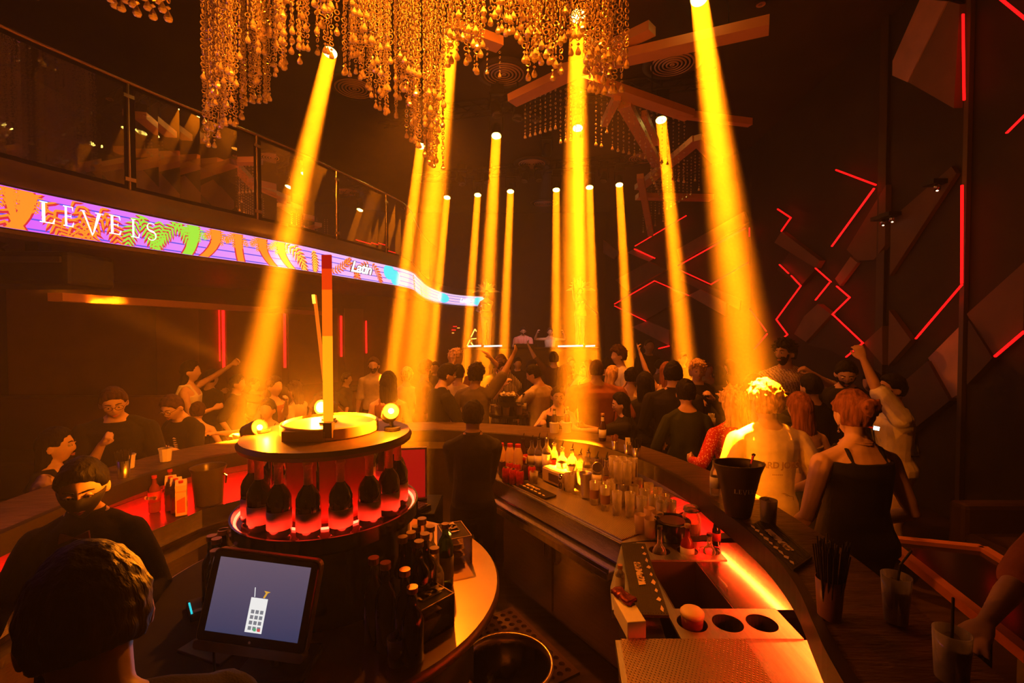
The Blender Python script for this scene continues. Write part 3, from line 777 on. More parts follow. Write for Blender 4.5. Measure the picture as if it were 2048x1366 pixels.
for (x, y0, y1, w) in ((438, 612, 722, 3), (446, 612, 738, 8), (568, 622, 735, 7), (681, 632, 713, 5), (731, 642, 706, 3)):
    k = 0; a, b, c, d = [lwall(px, py, k, .03) for px, py in ((x - w / 3.2, y0), (x + w / 3.2, y0), (x + w / 3.2, y1), (x - w / 3.2, y1))]
    n = (WL[1] - WL[0]).cross(V((0, 0, 1))).normalized(); n = n if n.y < 0 else -n
    o = MB().slab([a, b, c, d], n, .02).build('wall_light', m_red)
    tag(o, {438: 'slim red light strip just left of the widest strip on the wall under the balcony', 446: 'widest and longest vertical red light strip on the wall under the balcony', 568: 'vertical red light strip under the balcony, behind the tallest beam on the left',
            681: 'thin vertical red light strip right of the glow-painted post', 731: 'shortest and thinnest red light strip, nearest the stage under the balcony'}[x], 'light', 'red strips on the wall under the balcony')
for i, (px, label) in enumerate(((330, 'pale wall panel left of the red strips'), (505, 'wall panel between the first and second red strips'), (625, 'wall panel behind the glow-painted post'), (706, 'narrow wall panel nearest the stage'))):
    x0, x1 = ((312, 397), (452, 562), (576, 674), (688, 726))[i]
    q = [lwall(a, b, 0, .01) for a, b in ((x0, 608), (x1, 618), (x1, 745), (x0, 745))]
    q[0].z = q[1].z = 2.6; q[2].z = q[3].z = .9
    o = MB().slab(q, n, .025).build('wall_panel', mat('wall_panel_brown', (.20, .085, .05), .6, var=.1, vscale=3)); tag(o, label + ' under the balcony', 'panel', 'wall panels under the balcony')
for px, py, d, lab in ((210, 566, 5.2, 'black ceiling spotlight under the balcony, left of the soffit beam middle'), (350, 594, 7.2, 'smaller ceiling spotlight under the balcony farther along the soffit'), (3, 495, 3.9, 'ceiling spotlight under the balcony at the left picture edge')):
    d = (2.92 - H) * F / (YH - py + 8); p = P(px, py, d); p.z = 2.92
    t = thing('ceiling_spotlight', p, lab, 'spotlight', 'ceiling spotlights under the balcony')
    MB().lathe([(.055, 0), (.06, -.012), (.03, -.03), (.03, -.045)], 16).build('mount', m_black, t, smooth=True)
    MB().lathe([(.028, .04), (.032, -.02), (.030, -.04), (.022, -.03)], 14, V((.015, 0, -.075)), q=Quaternion((1, 0, 0), .5)).build('lamp_head', m_chrome, t, smooth=True)
t = thing('projector', (-4.35, 4.3, 2.9), 'dark boxy projector hanging below the balcony ceiling at the far left', 'projector')
MB().box((0, 0, -.26), (1.0, .5, .30)).build('case', m_black, t, bevel=.04); MB().box((0, .0, -.06), (.12, .12, .12)).build('ceiling_mount', m_black, t)
MB().box((.05, -.26, -.19), (.8, .02, .05)).build('front_grille', mat('dark_grey', (.05, .045, .04), .5), t)

# ------------------------------------------------------------------ right wall: faceted panels and red light lines
def rw(px, py, off=0.0):
    k = 0 if px < 1495 else (1 if px < 1768 else 2)
    a, b = WR[k], WR[k + 1]
    if k == 2: b = WR[3]
    n = (b - a).cross(V((0, 0, 1))).normalized(); n = n if n.x < 0 else -n
    d = V(((px - 1024) / F, 1, (YH - py) / F)); t = ((a + n * off) - V((0, 0, H))).dot(n) / d.dot(n)
    return V((0, 0, H)) + d * t, n
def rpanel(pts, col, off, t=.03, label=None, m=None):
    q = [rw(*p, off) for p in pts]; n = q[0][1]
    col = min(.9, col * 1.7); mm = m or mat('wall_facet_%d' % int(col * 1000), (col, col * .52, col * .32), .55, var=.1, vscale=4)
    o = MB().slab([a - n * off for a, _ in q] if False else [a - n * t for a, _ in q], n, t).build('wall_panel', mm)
    return tag(o, label, 'panel', 'raised facets of the right wall')
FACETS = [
 ([(1200, 477), (1237, 506), (1226, 519), (1200, 503)], .28, 'brown wall facet coloured as lit at the far left end of the faceted wall'),
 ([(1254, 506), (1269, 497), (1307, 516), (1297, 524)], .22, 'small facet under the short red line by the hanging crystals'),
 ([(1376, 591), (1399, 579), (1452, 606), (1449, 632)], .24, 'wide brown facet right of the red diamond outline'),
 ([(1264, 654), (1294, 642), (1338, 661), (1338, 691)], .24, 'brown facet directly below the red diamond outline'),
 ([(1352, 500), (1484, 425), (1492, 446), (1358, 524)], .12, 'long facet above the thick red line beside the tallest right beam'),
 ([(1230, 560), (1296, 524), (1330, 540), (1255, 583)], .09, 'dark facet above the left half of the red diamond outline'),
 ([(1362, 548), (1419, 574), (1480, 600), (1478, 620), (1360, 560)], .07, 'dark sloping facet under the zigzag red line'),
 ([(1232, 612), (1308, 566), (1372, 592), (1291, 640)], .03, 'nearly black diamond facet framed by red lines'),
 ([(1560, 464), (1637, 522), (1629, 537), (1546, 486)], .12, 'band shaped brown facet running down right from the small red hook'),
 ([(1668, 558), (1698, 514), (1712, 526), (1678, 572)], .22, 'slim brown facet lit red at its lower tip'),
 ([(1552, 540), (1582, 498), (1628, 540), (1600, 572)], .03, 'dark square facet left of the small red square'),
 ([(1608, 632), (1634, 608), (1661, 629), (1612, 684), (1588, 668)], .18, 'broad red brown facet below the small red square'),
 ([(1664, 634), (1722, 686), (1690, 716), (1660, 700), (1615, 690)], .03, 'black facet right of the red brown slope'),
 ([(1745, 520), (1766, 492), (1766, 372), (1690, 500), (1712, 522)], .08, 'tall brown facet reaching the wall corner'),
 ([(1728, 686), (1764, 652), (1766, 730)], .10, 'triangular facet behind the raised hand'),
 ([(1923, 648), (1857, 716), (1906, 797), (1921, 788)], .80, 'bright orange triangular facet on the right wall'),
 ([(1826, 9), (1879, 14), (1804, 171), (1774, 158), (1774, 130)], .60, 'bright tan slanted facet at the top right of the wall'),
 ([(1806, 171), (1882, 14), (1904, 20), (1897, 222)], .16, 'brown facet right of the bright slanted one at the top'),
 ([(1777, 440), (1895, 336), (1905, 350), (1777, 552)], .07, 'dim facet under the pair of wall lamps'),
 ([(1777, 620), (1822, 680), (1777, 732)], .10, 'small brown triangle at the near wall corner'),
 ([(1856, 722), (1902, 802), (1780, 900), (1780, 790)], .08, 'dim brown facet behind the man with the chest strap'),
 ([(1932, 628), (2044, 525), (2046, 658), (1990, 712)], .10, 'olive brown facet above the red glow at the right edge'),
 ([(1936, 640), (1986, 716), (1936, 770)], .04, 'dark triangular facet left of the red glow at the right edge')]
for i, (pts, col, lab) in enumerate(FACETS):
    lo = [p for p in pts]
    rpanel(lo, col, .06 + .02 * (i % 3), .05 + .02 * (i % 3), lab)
LEDS = [
 ([(1269, 493), (1370, 433)], 1.5, 'thin red line rising right above the small facet by the hanging crystals'), ([(1268, 499), (1308, 517)], 3, 'short thick red line below the hanging crystals'),
 ([(1355, 532), (1487, 458)], 4, 'thick red line crossing behind the tallest right beam'), ([(1357, 540), (1418, 568)], 2, 'red line falling right from the left end of the thick line'),
 ([(1421, 569), (1494, 526)], 2.5, 'red line rising right behind the tallest right beam'), ([(1229, 608), (1308, 562), (1376, 591)], 2, 'red roof shaped line, upper half of the diamond outline'),
 ([(1229, 612), (1291, 642)], 1.5, 'red line, lower left edge of the diamond outline'), ([(1552, 420), (1578, 437), (1560, 463)], 5, 'bright red hook shaped light high on the wall'),
 ([(1742, 380), (1661, 493)], 3.5, 'long red line falling left from the wall corner'), ([(1667, 343), (1745, 372)], 6, 'short broad red light above the long red line'),
 ([(1557, 530), (1575, 547)], 2, 'shortest red dash above the zigzag line'), ([(1581, 552), (1600, 572), (1552, 639), (1575, 669), (1570, 673)], 2.2, 'red zigzag line left of the small square'),
 ([(1629, 537), (1660, 564)], 2.2, 'red line leading down to the top of the small square'), ([(1657, 566), (1630, 600)], 2.2, 'left edge of the small red square'),
 ([(1672, 573), (1698, 595), (1664, 629)], 2.5, 'right corner of the small red square'), ([(1666, 630), (1726, 686), (1693, 714)], 2.4, 'red line ending beside the raised hand'),
 ([(1499, 618), (1532, 662)], 2, 'red line above the bearded man on the right'), ([(1496, 457), (1496, 474)], 1.6, 'tiny vertical red light at the wall fold'),
 ([(1911, 40), (1917, 205)], 6, 'upper vertical red light at the near wall edge'), ([(1917, 374), (1921, 566)], 7, 'lower vertical red light at the near wall edge'),
 ([(1921, 570), (1832, 677)], 4.5, 'red line running down left from the lower vertical light'), ([(1972, 0), (2046, 58)], 9, 'red light in the top right corner'),
 ([(2047, 226), (2003, 270)], 4, 'short red line at the right edge below the top corner'), ([(2047, 664), (1992, 712)], 9, 'broad red light low at the right edge'),
 ([(1318, 697), (1338, 692)], 3, 'small red light behind the crowd at the foot of the wall'), ([(1509, 698), (1534, 668)], 4, 'short red light beside the shoulder of the bearded man')]
for pts, w, lab in LEDS:
    mb = MB()
    for a, b in zip(pts, pts[1:]):
        pa, n = rw(*a, .135); pb, n = rw(*b, .135); ww = (.55 if w < 4 else .38) * w * ((pa.y + pb.y) / 2) / F
        e = (pb - pa).normalized() * ww * .5
        mb.bar(pa - e, pb + e, ww if True else 0, .02, up=n)
    o = mb.build('wall_light', m_red if w < 4.4 else m_redl)
    tag(o, lab, 'light', 'red light lines on the right wall')
# corner column in front of the wall fold, wall lamps
a, n = rw(1760, 400, .02); b, n2 = rw(1772, 400, .02)
struct(MB().box((4.93, 6.22, ZC / 2), (.10, .10, ZC), rz=.3).build('trim_wall_fold', mat('fold_strip', (.05, .03, .02), .5)))
p, n = rw(1926, 700, .04); struct(MB().box((p.x, p.y, ZC / 2), (.05, .05, ZC)).build('trim_near_edge', mat('edge_strip', (.12, .07, .04), .4)))
for px, py, lab in ((1868, 372, 'single small wall lamp high on the near wall'), (1762, 442, 'left one of the two small wall lamps at the wall fold'), (1780, 435, 'right one of the two small wall lamps at the wall fold')):
    p, n = rw(px, py, .16); t = thing('wall_lamp', p, lab, 'lamp', 'small dark wall lamps')
    MB().box(-n * .0 + V((.05, .06, .04)), (.22, .16, .05)).build('bracket', m_black, t)
    MB().lathe([(.02, .03), (.034, .0), (.030, -.04), (.02, -.03)], 14, (0, 0, -.02)).build('lamp_head', m_chrome, t, smooth=True)
    MB().ell((0, 0, -.065), (.012, .012, .008)).build('bulb', emat('lamp_spark', (1, .6, .35), 4), t)
# ------------------------------------------------------------------ ceiling: moving lamps, diffusers, trusses
def lamp_head(loc, up, label, lit=True, s=1.0, group='lamps shining the orange beams', name='beam_lamp'):
    t = thing(name, loc, label, 'stage light', group)
    q = V((0, 0, 1)).rotation_difference(up)
    MB().lathe([(.088, .012), (.094, .012), (.098, .05), (.085, .16), (.07, .24), (.04, .27)], 20, q=q).build('housing', m_black, t, smooth=True)
    y = MB(); y.bar(q @ V((.115, 0, .12)), V((.115, 0, .34)), .02, .04); y.bar(q @ V((-.115, 0, .12)), V((-.115, 0, .34)), .02, .04); y.box((0, 0, .34), (.26, .08, .03)); y.build('yoke', m_black, t)
    MB().box((0, 0, .41), (.2, .16, .11)).build('base_box', m_black, t)
    MB().lathe([(.084, .012), (.084, .022)], 22, q=q).build('lens', emat('lens_lit', (1, .72, .12), 30) if lit is True else emat('lens_added_wash', (1, .3, .02), 1.5) if lit else mat('lens_off', (.3, .28, .25), .1), t)
    d = ZC - loc.z
    if d > .5: MB().tube([(0, 0, .45), (0, 0, d)], .018, 8).build('hanging_pole', m_black, t)
    return t
LAB = ['beam lamp farthest left, above the bottle tower', 'beam lamp behind the crystal strands, second from the left in the near row', 'beam lamp shining through the middle crystal strands', 'beam lamp nearest the camera at the top right',
       'beam lamp beside the tip of the left crystal cluster', 'beam lamp of the middle row right of the bronze ceiling diffuser', 'beam lamp of the middle row under the wooden star', 'beam lamp of the middle row by the right tip of the wooden star',
       'leftmost lamp of the far row of six', 'second lamp from the left in the far row', 'third lamp from the left in the far row', 'fourth lamp from the left in the far row', 'fifth lamp from the left in the far row', 'rightmost lamp of the far row']
for (p, r), lab, up in zip(LAMPS, LAB, LAMP_UP): lamp_head(p, up, lab)
for i, (p, t_, e, a_) in enumerate(ADDED_WASH):  # housings made up for the added wash spots
    up = (V(p) - V(t_)).normalized()
    t = lamp_head(V(p) + up * .02, up, ['added wash lamp behind the left crystal cluster', 'added wash lamp behind the middle crystal strands', 'added wash lamp aimed at the round back bar, above the picture', 'added wash lamp aimed at the drinks station, above the picture', 'added wash lamp aimed at the crowd, above the picture', 'added wash lamp aimed at the right hand guests, above the picture', 'added wash lamp aimed at the rows of glasses, above the picture'][i], 'wash', 1.0, 'added wash lamps', 'added_wash_lamp')
m_dif = mat('diffuser_metal', (.95, .60, .34), .35, .25)
for px, py, lab in ((713, 184, 'round ceiling diffuser left, behind the crystals'), (1008, 156, 'largest round ceiling diffuser, in the middle'), (1340, 137, 'round ceiling diffuser at the upper right'),
                    (1063, 331, 'round ceiling diffuser over the dance floor'), (1283, 320, 'round ceiling diffuser by the right crystal fringe'), (1088, 409, 'farthest small ceiling diffuser')):
    d = 4.0 * F / (YH - py); p = P(px, py, d); p.z = 6.13
    t = thing('ceiling_diffuser', p, lab, 'vent', 'round ceiling diffusers')
    MB().lathe([(.44, .0), (.44, -.02), (.33, -.03), (.33, 0)], 36, cap=False).build('rim', mat('rim_brown', (.05, .028, .018), .5), t, smooth=True)
    for k in range(6):
        r = .32 - k * .056; MB().lathe([(r, -.030), (r - .003, -.040), (r - .026, -.042), (r - .026, -.034)], 32, cap=False).build('cone_ring', m_dif, t, smooth=True)
    MB().lathe([(.335, -.022), (.001, -.022)], 32).build('throat', m_black, t)
def truss(a, b, lab):
    t = thing('lighting_truss', a, lab, 'truss', 'ceiling trusses'); a, b = V(a), V(b); d = b - a; L = d.length; x = d.normalized(); y = V((0, 0, 1)).cross(x)
    for s, z in ((-1, 0), (1, 0), (-1, .2), (1, .2)): MB().tube([y * s * .1 + V((0, 0, z)), d + y * s * .1 + V((0, 0, z))], .018, 8).build('chord', m_black, t)
    mb = MB(); n = int(L / .3)
    for i in range(n):
        s = 1 if i % 2 else -1
        mb.tube([x * (i * .3) + y * s * .1, x * ((i + 1) * .3) - y * s * .1], .009, 6); mb.tube([x * (i * .3) + y * .1, x * ((i + 1) * .3) + y * .1 + V((0, 0, .2))], .009, 6); mb.tube([x * (i * .3) - y * .1 + V((0, 0, .2)), x * ((i + 1) * .3) - y * .1], .009, 6)
    mb.build('lacing', m_black, t)
    for k in (.1, .9): MB().tube([d * k + V((0, 0, .2)), d * k + V((0, 0, ZC - a.z))], .012, 6).build('suspension', m_black, t)
for r, lab in ((0, 'near dark truss carrying the first row of beam lamps'), (1, 'middle dark truss carrying the second lamp row'), (2, 'far dark truss carrying the row of six lamps')):
    ps = [p for p, k in LAMPS if k == r]; a, b = ps[0], ps[-1]; e = (b - a).normalized()
    truss(a - e * .8 + V((.0, .0, .47)), b + e * .8 + V((0, 0, .47)), lab)
for i, (px, py, d, lab) in enumerate(((1035, 243, 7.6, 'unlit stage lamp hanging by the middle truss, left of the crystal fringe'), (995, 236, 7.6, 'unlit stage lamp left of the middle truss lamps'), (1070, 245, 7.6, 'unlit stage lamp nearest the crystal fringe of the star'),
        (925, 372, 11.4, 'unlit lamp with pale glint at the left of the far truss'), (1048, 366, 11.4, 'unlit lamp in the middle of the far truss'), (1078, 364, 11.4, 'unlit lamp right of the middle on the far truss'), (1205, 366, 11.4, 'unlit lamp at the right of the far truss'), (975, 368, 11.4, 'unlit lamp left of the middle on the far truss'))):
    p = P(px, py, d); lamp_head(p, V((.2 * (-1) ** i, .3, 1)).normalized(), lab, False, .8 if d > 9 else .9, 'unlit lamps of the rig', 'stage_lamp')
for k, (px, py, lab) in enumerate(((1513, 18, 'small round ceiling spot at the upper right'), (229, 203, 'small ceiling spot above the left railing'), (301, 235, 'second small ceiling spot above the left railing'))):
    d = 4.1 * F / (YH - py); p = P(px, py, d)
    t = thing('downlight', V((p.x, p.y, 6.2)), lab, 'light', 'small ceiling spots'); MB().lathe([(.05, 0), (.055, -.02), (.03, -.02), (.028, -.005)], 16).build('ring', m_dif, t); MB().lathe([(.02, -.018), (.02, -.026)], 10).build('bulb', mat('bulb_dull', (.7, .5, .35), .2), t)

# wooden star of crossing beams with crystal fringes
m_star = mat('star_wood', (.85, .42, .22), .5, var=.08, vscale=3)
star = thing('star_chandelier', P(1160, 140, 5.6), 'big star of crossing orange brown beams with crystal fringes under the ceiling', 'chandelier')
ZS = 5.25
def sbar(a, b, w, z=ZS, z2=None, hgt=.10):
    pa, pb = G2(*a, z), G2(*b, z2 if z2 is not None else z)
    o = MB().bar(pa, pb, w, hgt).build('beam', m_star); local(o, star)
def G2(px, py, z):
    d = (z - H) * F / (YH - py); return P(px, py, d)
for a, b, w, z, z2 in (((898, 62), (1000, 98), .17, 5.3, 5.3), ((1120, 152), (1530, 60), .20, 5.25, 5.15), ((1024, 207), (1165, 140), .20, 5.2, 5.3), ((1150, 160), (1375, 236), .20, 5.3, 5.2), ((1190, 118), (1300, 66), .16, 5.35, 5.35),
                        ((1246, 214), (1312, 332), .18, 5.2, 5.1), ((1276, 378), (1392, 282), .20, 5.0, 5.2), ((1388, 280), (1432, 325), .18, 5.2, 5.1), ((1206, 252), (1232, 200), .10, 5.15, 5.2), ((1345, 232), (1495, 250), .10, 5.2, 5.2), ((1285, 232), (1310, 290), .08, 5.2, 5.1),
                        ((1272, 395), (1420, 398), .22, 4.9, 4.9), ((1278, 355), (1300, 470), .12, 4.9, 4.3)):
    sbar(a, b, w, z, z2)
for px, py in ((1165, 150), (1060, 190), (1300, 205), (1450, 78), (1330, 330), (950, 80)):
    p = G2(px, py, 5.3); local(MB().tube([p, V((p.x, p.y, ZC))], .008, 6).build('wire', m_black), star)

# ------------------------------------------------------------------ crystal chandeliers
rnd = random.Random(4)
def strand_mb(L, seed, bead=.0200, wire=0, drop=True, step=.044, far=False):
    r_ = random.Random(seed); mb = MB(); z = 0
    if drop:
        mb.lathe([(.001, -.0), (.016, .004), (.0215, .014), (.019, .026), (.009, .046), (.003, .058)], 7); z = .062
        mb.lathe([(.002, z), (.013, z + .010), (.002, z + .022)], 6); z += .034
    while z < L:
        a = r_.uniform(0, pi); n, m = (8, 4) if not far else (6, 3)
        c = V((0, 0, z + bead)); u = V((cos(a), sin(a), 0)); w = V((0, 0, 1)); nn = u.cross(w); rs = []
        R0, R1 = bead * .80, bead * .21
        vs = []; fs = []
        for i in range(n):
            q = 2 * pi * i / n; d = u * cos(q) + w * sin(q)
            for j in range(m):
                p = 2 * pi * j / m; vs.append(c + d * (R0 + R1 * cos(p)) + nn * (R1 * 1.1 * sin(p)))
        for i in range(n):
            for j in range(m): fs.append((i * m + j, ((i + 1) % n) * m + j, ((i + 1) % n) * m + (j + 1) % m, i * m + (j + 1) % m))
        mb.add(vs, fs); z += step
    if wire > L: mb.tube([(0, 0, L - .01), (0, 0, wire)], .0012, 3, False)
    return mb
def interp(prof, x):
    for (a, b), (c, d) in zip(prof, prof[1:]):
        if a <= x <= c: return b + (d - b) * (x - a) / (c - a)
    return prof[-1][1]
def chandelier(label, places, vis_len, nparts, origin):
    ch = thing('crystal_chandelier', origin, label, 'chandelier')
    lib = [strand_mb(vis_len * k, 11 + i).mesh('crystal_strand', m_crystal) for i, k in enumerate((1, 1, .9, 1.1))]
    places = sorted(places, key=lambda p: p.y)
    for i, p in enumerate(places[:nparts]):
        o = bpy.data.objects.new('crystal_strand', lib[i % 4]); COL.objects.link(o); o.parent = ch; o.location = p - V(origin); o.rotation_euler = (0, 0, i * 1.3)
        if False: pass
    if len(places) > nparts:
        mb = MB(); src = [strand_mb(vis_len * k, 31 + i, far=True) for i, k in enumerate((1, .9, 1.1))]
        for i, p in enumerate(places[nparts:]):
            s_ = src[i % 3]; a = i * 1.7; ca, sa = cos(a), sin(a); q = p - V(origin)
            mb.add([(v[0] * ca - v[1] * sa + q.x, v[0] * sa + v[1] * ca + q.y, v[2] + q.z) for v in s_.v], s_.f)
        o = mb.build('crystal_strands', m_crystal, ch); o['kind'] = 'stuff'; o['label'] = 'remaining crystal strands hanging close together'
    wb = MB()
    for p in places: q = p - V(origin); wb.tube([q + V((0, 0, vis_len * .85)), V((q.x, q.y, 6.12 - origin[2]))], .0012, 3, False)
    wb.build('hanging_wires', m_chrome, ch)['kind'] = 'stuff'
    xs = [p.x for p in places]; ys = [p.y for p in places]
    MB().box(((min(xs) + max(xs)) / 2 - origin[0], (min(ys) + max(ys)) / 2 - origin[1], 6.15 - origin[2]), (max(xs) - min(xs) + .1, max(ys) - min(ys) + .1, .06)).build('mounting_plate', m_gloss, ch)
PA = [(412, 300), (440, 300), (448, 262), (485, 268), (500, 215), (550, 212), (560, 150), (600, 150), (615, 118), (660, 125), (685, 160), (722, 170), (735, 175), (758, 235), (795, 246), (815, 285), (845, 305), (860, 338), (892, 345)]
pl = []
for k in range(270):
    x = rnd.uniform(414, 890)
    if 560 < x < 700 and rnd.random() < .45: continue
    tier = rnd.choice((0, 0, 1, 2, 3)); y = interp(PA, x) - tier * rnd.uniform(28, 48) - rnd.uniform(0, 14)
    d = 4.3 - tier * .28 + .12 * sin(x * .05) if (x < 560 or x > 700) else 3.7 - tier * .2
    if y < -30: continue
    pl.append(P(x, y, d))
chandelier('large crystal chandelier of stepped strands spanning the upper left middle', pl, 1.35, 100, P(640, 0, 3.9))
PB = [(893, 152), (905, 140), (940, 140), (955, 158), (968, 105), (1000, 80), (1040, 95), (1050, 172), (1068, 172), (1078, 178), (1110, 180), (1120, 170), (1128, 120), (1165, 130), (1172, 190), (1215, 205), (1252, 188)]
pl = []
for k in range(150):
    x = 896 + (k % 50) * 7.2 + rnd.uniform(-2, 2); tier = k // 50
    y = interp(PB, min(1252, x)) - tier * rnd.uniform(24, 46) - rnd.uniform(0, 12)
    if y < -10: continue
    if rnd.random() < .38: continue
    pl.append(P(x, y, 3.3 - tier * .16 + rnd.uniform(-.05, .05)))
chandelier('sparser crystal chandelier of ring strands in the upper centre before the beams', pl, .95, 100, P(1070, 0, 3.2))
pl = [P(235, 16, 2.5), P(243, 28, 2.6), P(256, 34, 2.5), P(278, 26, 2.6), P(287, 44, 2.5), P(308, 32, 2.6), P(318, 50, 2.5), P(337, 36, 2.6), P(348, 54, 2.5), P(44, 2, 2.5), P(53, 4, 2.5), P(82, 8, 2.5), P(88, 10, 2.6), P(265, 18, 2.7), P(330, 20, 2.7), P(300, 12, 2.4)]
chandelier('small group of crystal drops at the top left corner', pl, .6, 100, P(280, 0, 2.5))
# fringes of the star: fine strands in rows
def fringe(a, b, n, la, lb, z=None, d0=None):
    for i in range(n):
        k = i / (n - 1); x = a[0] + (b[0] - a[0]) * k; y = a[1] + (b[1] - a[1]) * k
        p = G2(x, y, ZS - .06); yield p, la + (lb - la) * k + rnd.uniform(-.1, .1)
lib = {L: strand_mb(L, 5 + i, bead=.015, step=.055, far=True).mesh('crystal_strand', m_crystal) for i, L in enumerate((.3, .5, .7, .9))}
nfr = 0; extra = MB()
for fr_args in (((1050, 205), (1160, 165), 12, .45, .7), ((1190, 185), (1365, 245), 17, .6, .9), ((1285, 385), (1395, 300), 15, .9, .6), ((1300, 300), (1320, 345), 8, .5, .5), ((950, 92), (1000, 105), 3, .2, .2)):
    for p, L in fringe(*fr_args):
        L = min(lib, key=lambda q: abs(q - L)); o = bpy.data.objects.new('crystal_strand', lib[L]); COL.objects.link(o); o.location = p - V((0, 0, L + .02)); local(o, star); nfr += 1
light('added_crystal_wash', 'SPOT', (-.2, 1.6, 6.0), 2000, (1, .23, .010), (-.8, 4.0, 4.1), spot_size=R(72), spot_blend=.8, shadow_soft_size=.1)  # spot added to brighten the crystals; its housing is made up too
t = lamp_head(V((-.2, 1.56, 6.03)), V((.2, -.5, .8)).normalized(), 'added wash lamp aimed at the crystals, above the picture', 'wash', 1, 'added wash lamps', 'added_wash_lamp')

# ------------------------------------------------------------------ stage
light('added_stage_front', 'SPOT', (.7, 9.6, 5.6), 420, (1, .5, .42), (.65, 12.9, 1.9), spot_size=R(15), spot_blend=.6, shadow_soft_size=.08)  # spot added to light the pair behind the booth, housing included
lamp_head(V((.7, 9.57, 5.64)), V((.01, -.66, .75)).normalized(), 'added front lamp lighting the two people behind the booth', 'wash', 1, 'added wash lamps', 'added_wash_lamp')
struct(MB().box((.6, 14.6, .25), (6.4, 3.6, .5)).build('floor_stage', mat('stage_black', (.02, .014, .012), .5)))
t = thing('dj_booth', (.5, 12.3, 0), 'long dark booth with white light lines on its top edge, in front of the stage', 'booth')
MB().box((0, 0, .80), (3.4, .5, 1.60)).build('body', mat('booth_black', (.03, .018, .012), .35), t, bevel=.02)
MB().box((0, 0, 1.63), (3.5, .56, .05)).build('top', m_gloss, t)
for x0, x1 in ((936, 962), (968, 1004), (1116, 1166), (1171, 1190)):
    a = P(x0, 692.5, 12.0); b = P(x1, 691.5, 12.0); MB().bar(a - V((.5, 12.3, 0)), b - V((.5, 12.3, 0)), .02, .035).build('light_line', emat('white_line', (1, .75, .7), 3), t)
t = thing('media_player', (.35, 12.3, 1.655), 'low black mixing deck on the booth in front of the man in red', 'mixer'); MB().box((0, 0, .04), (.6, .36, .08)).build('case', m_black, t); MB().lathe([(.10, .08), (.10, .09)], 20, (-.12, 0, 0)).build('jog_wheel', m_chrome, t)
for px, d, lab in ((972, 12.6, 'dark round podium under the left feathered dancer'), (1160, 12.6, 'dark round podium under the right feathered dancer')):
    p = P(px, 700, d); t = thing('podium', (p.x, p.y + .6, .50), lab, 'podium', 'dancer podiums'); MB().lathe([(.42, 0), (.42, 1.06), (.45, 1.06), (.45, 1.12)], 28).build('drum', m_gloss, t, smooth=False); MB().lathe([(.452, 1.07), (.452, 1.09)], 28, cap=False).build('edge_band', m_brass, t)
# lit signs left of the booth
t = thing('led_sign', P(910, 670, 15.2), 'stack of short red and orange light bars forming a sign left of the stage', 'sign')
m_amber = emat('amber_led', (1, .25, .03), 3)
for px, py, w, m in ((897, 653, 8, m_redl), (910, 653, 7, m_redl), (917, 656, 5, m_amber), (905, 660, 12, m_red), (903, 666, 10, m_amber), (901, 673, 6, m_red), (891, 680, 4, m_red), (900, 677, 3, m_red), (895, 686, 7, m_red), (892, 656, 2, m_redl)):
    p = P(px, py, 15.2) - t.location; MB().box(p, (w * 15.2 / F, .03, .025)).build('light_bar', m, t)
t = thing('triangle_sign', V((P(948, 672, 15.0).x, 15.0, .5)), 'yellow line sign like an open triangle with a crossbar beside the left dancer', 'sign')
for a, b in (((950, 658), (942, 674)), ((950, 658), (953, 663)), ((942, 678), (953, 677)), ((940, 680), (934, 692)), ((942, 685), (947, 692))):
    MB().box((0, .03, .55), (.03, .03, 1.1)).build('stand', m_black, t) if a == (950, 658) and b == (942, 674) else None; MB().bar(P(*a, 15) - t.location, P(*b, 15) - t.location, .022, .03).build('light_tube', emat('yellow_led', (1, .5, .08), 3), t)
# ------------------------------------------------------------------ horseshoe bar
INN = [(-2.02, .5), (-2.28, 1.5), (-2.38, 2.3), (-2.40, 2.9), (-2.28, 3.35), (-2.03, 3.66), (-1.5, 4.1), (-.82, 4.36), (-.11, 4.2), (.33, 4.02), (.68, 3.8), (.95, 3.34), (1.07, 2.9), (1.095, 2.5), (1.11, 2.2), (1.10, 1.95), (1.05, 1.70), (.96, 1.45), (.895, 1.25), (.70, .5)]
OUT = [(-2.42, .5), (-2.68, 1.5), (-2.80, 2.3), (-2.82, 3.0), (-2.66, 3.65), (-2.32, 4.08), (-1.65, 4.52), (-.85, 4.80), (-.05, 4.66), (.46, 4.46), (.86, 4.16), (1.15, 3.62), (1.34, 3.1), (1.41, 2.7), (1.43, 2.35), (1.435, 2.05), (1.42, 1.80), (1.38, 1.55), (1.34, 1.25), (1.15, .5)]
CI, CO = catmull([(x, y, 0) for x, y in INN], 4), catmull([(x, y, 0) for x, y in OUT], 4)
def lerp2(k, i):                      # point across the bar, k 0 inner .. 1 outer
    return CI[i].lerp(CO[i], k)
m_bar = mat('bar_top_wood', (.10, .058, .034), .38, var=.45, vscale=5, bump=.5, bscale=18, stretch=(1, 6, 1))
m_barlip = mat('bar_lip', (.03, .02, .016), .3)
m_barf = mat('bar_front', (.04, .025, .018), .5, var=.2)
bar = thing('bar_counter', (0, 4.5, 0), 'long curved wooden bar counter running round the staff area', 'bar')
def strip(name, m, k0, k1, z0, z1, i0=0, i1=None, bev=0):
    mb = MB(); rr = []
    for i in range(i0, i1 or len(CI)):
        a, b = lerp2(k0, i), lerp2(k1, i)
        rr.append([V((a.x, a.y, z0)), V((b.x, b.y, z0)), V((b.x, b.y, z1)), V((a.x, a.y, z1))])
    mb.rings(rr); return mb.build(name, m)
local(strip('counter_top', m_bar, .10, 1.0, 1.10, 1.15), bar)
local(strip('inner_lip', m_barlip, 0.0, .10, 1.05, 1.156), bar)
local(strip('front_wall', m_barf, .82, .90, 0, 1.10), bar)
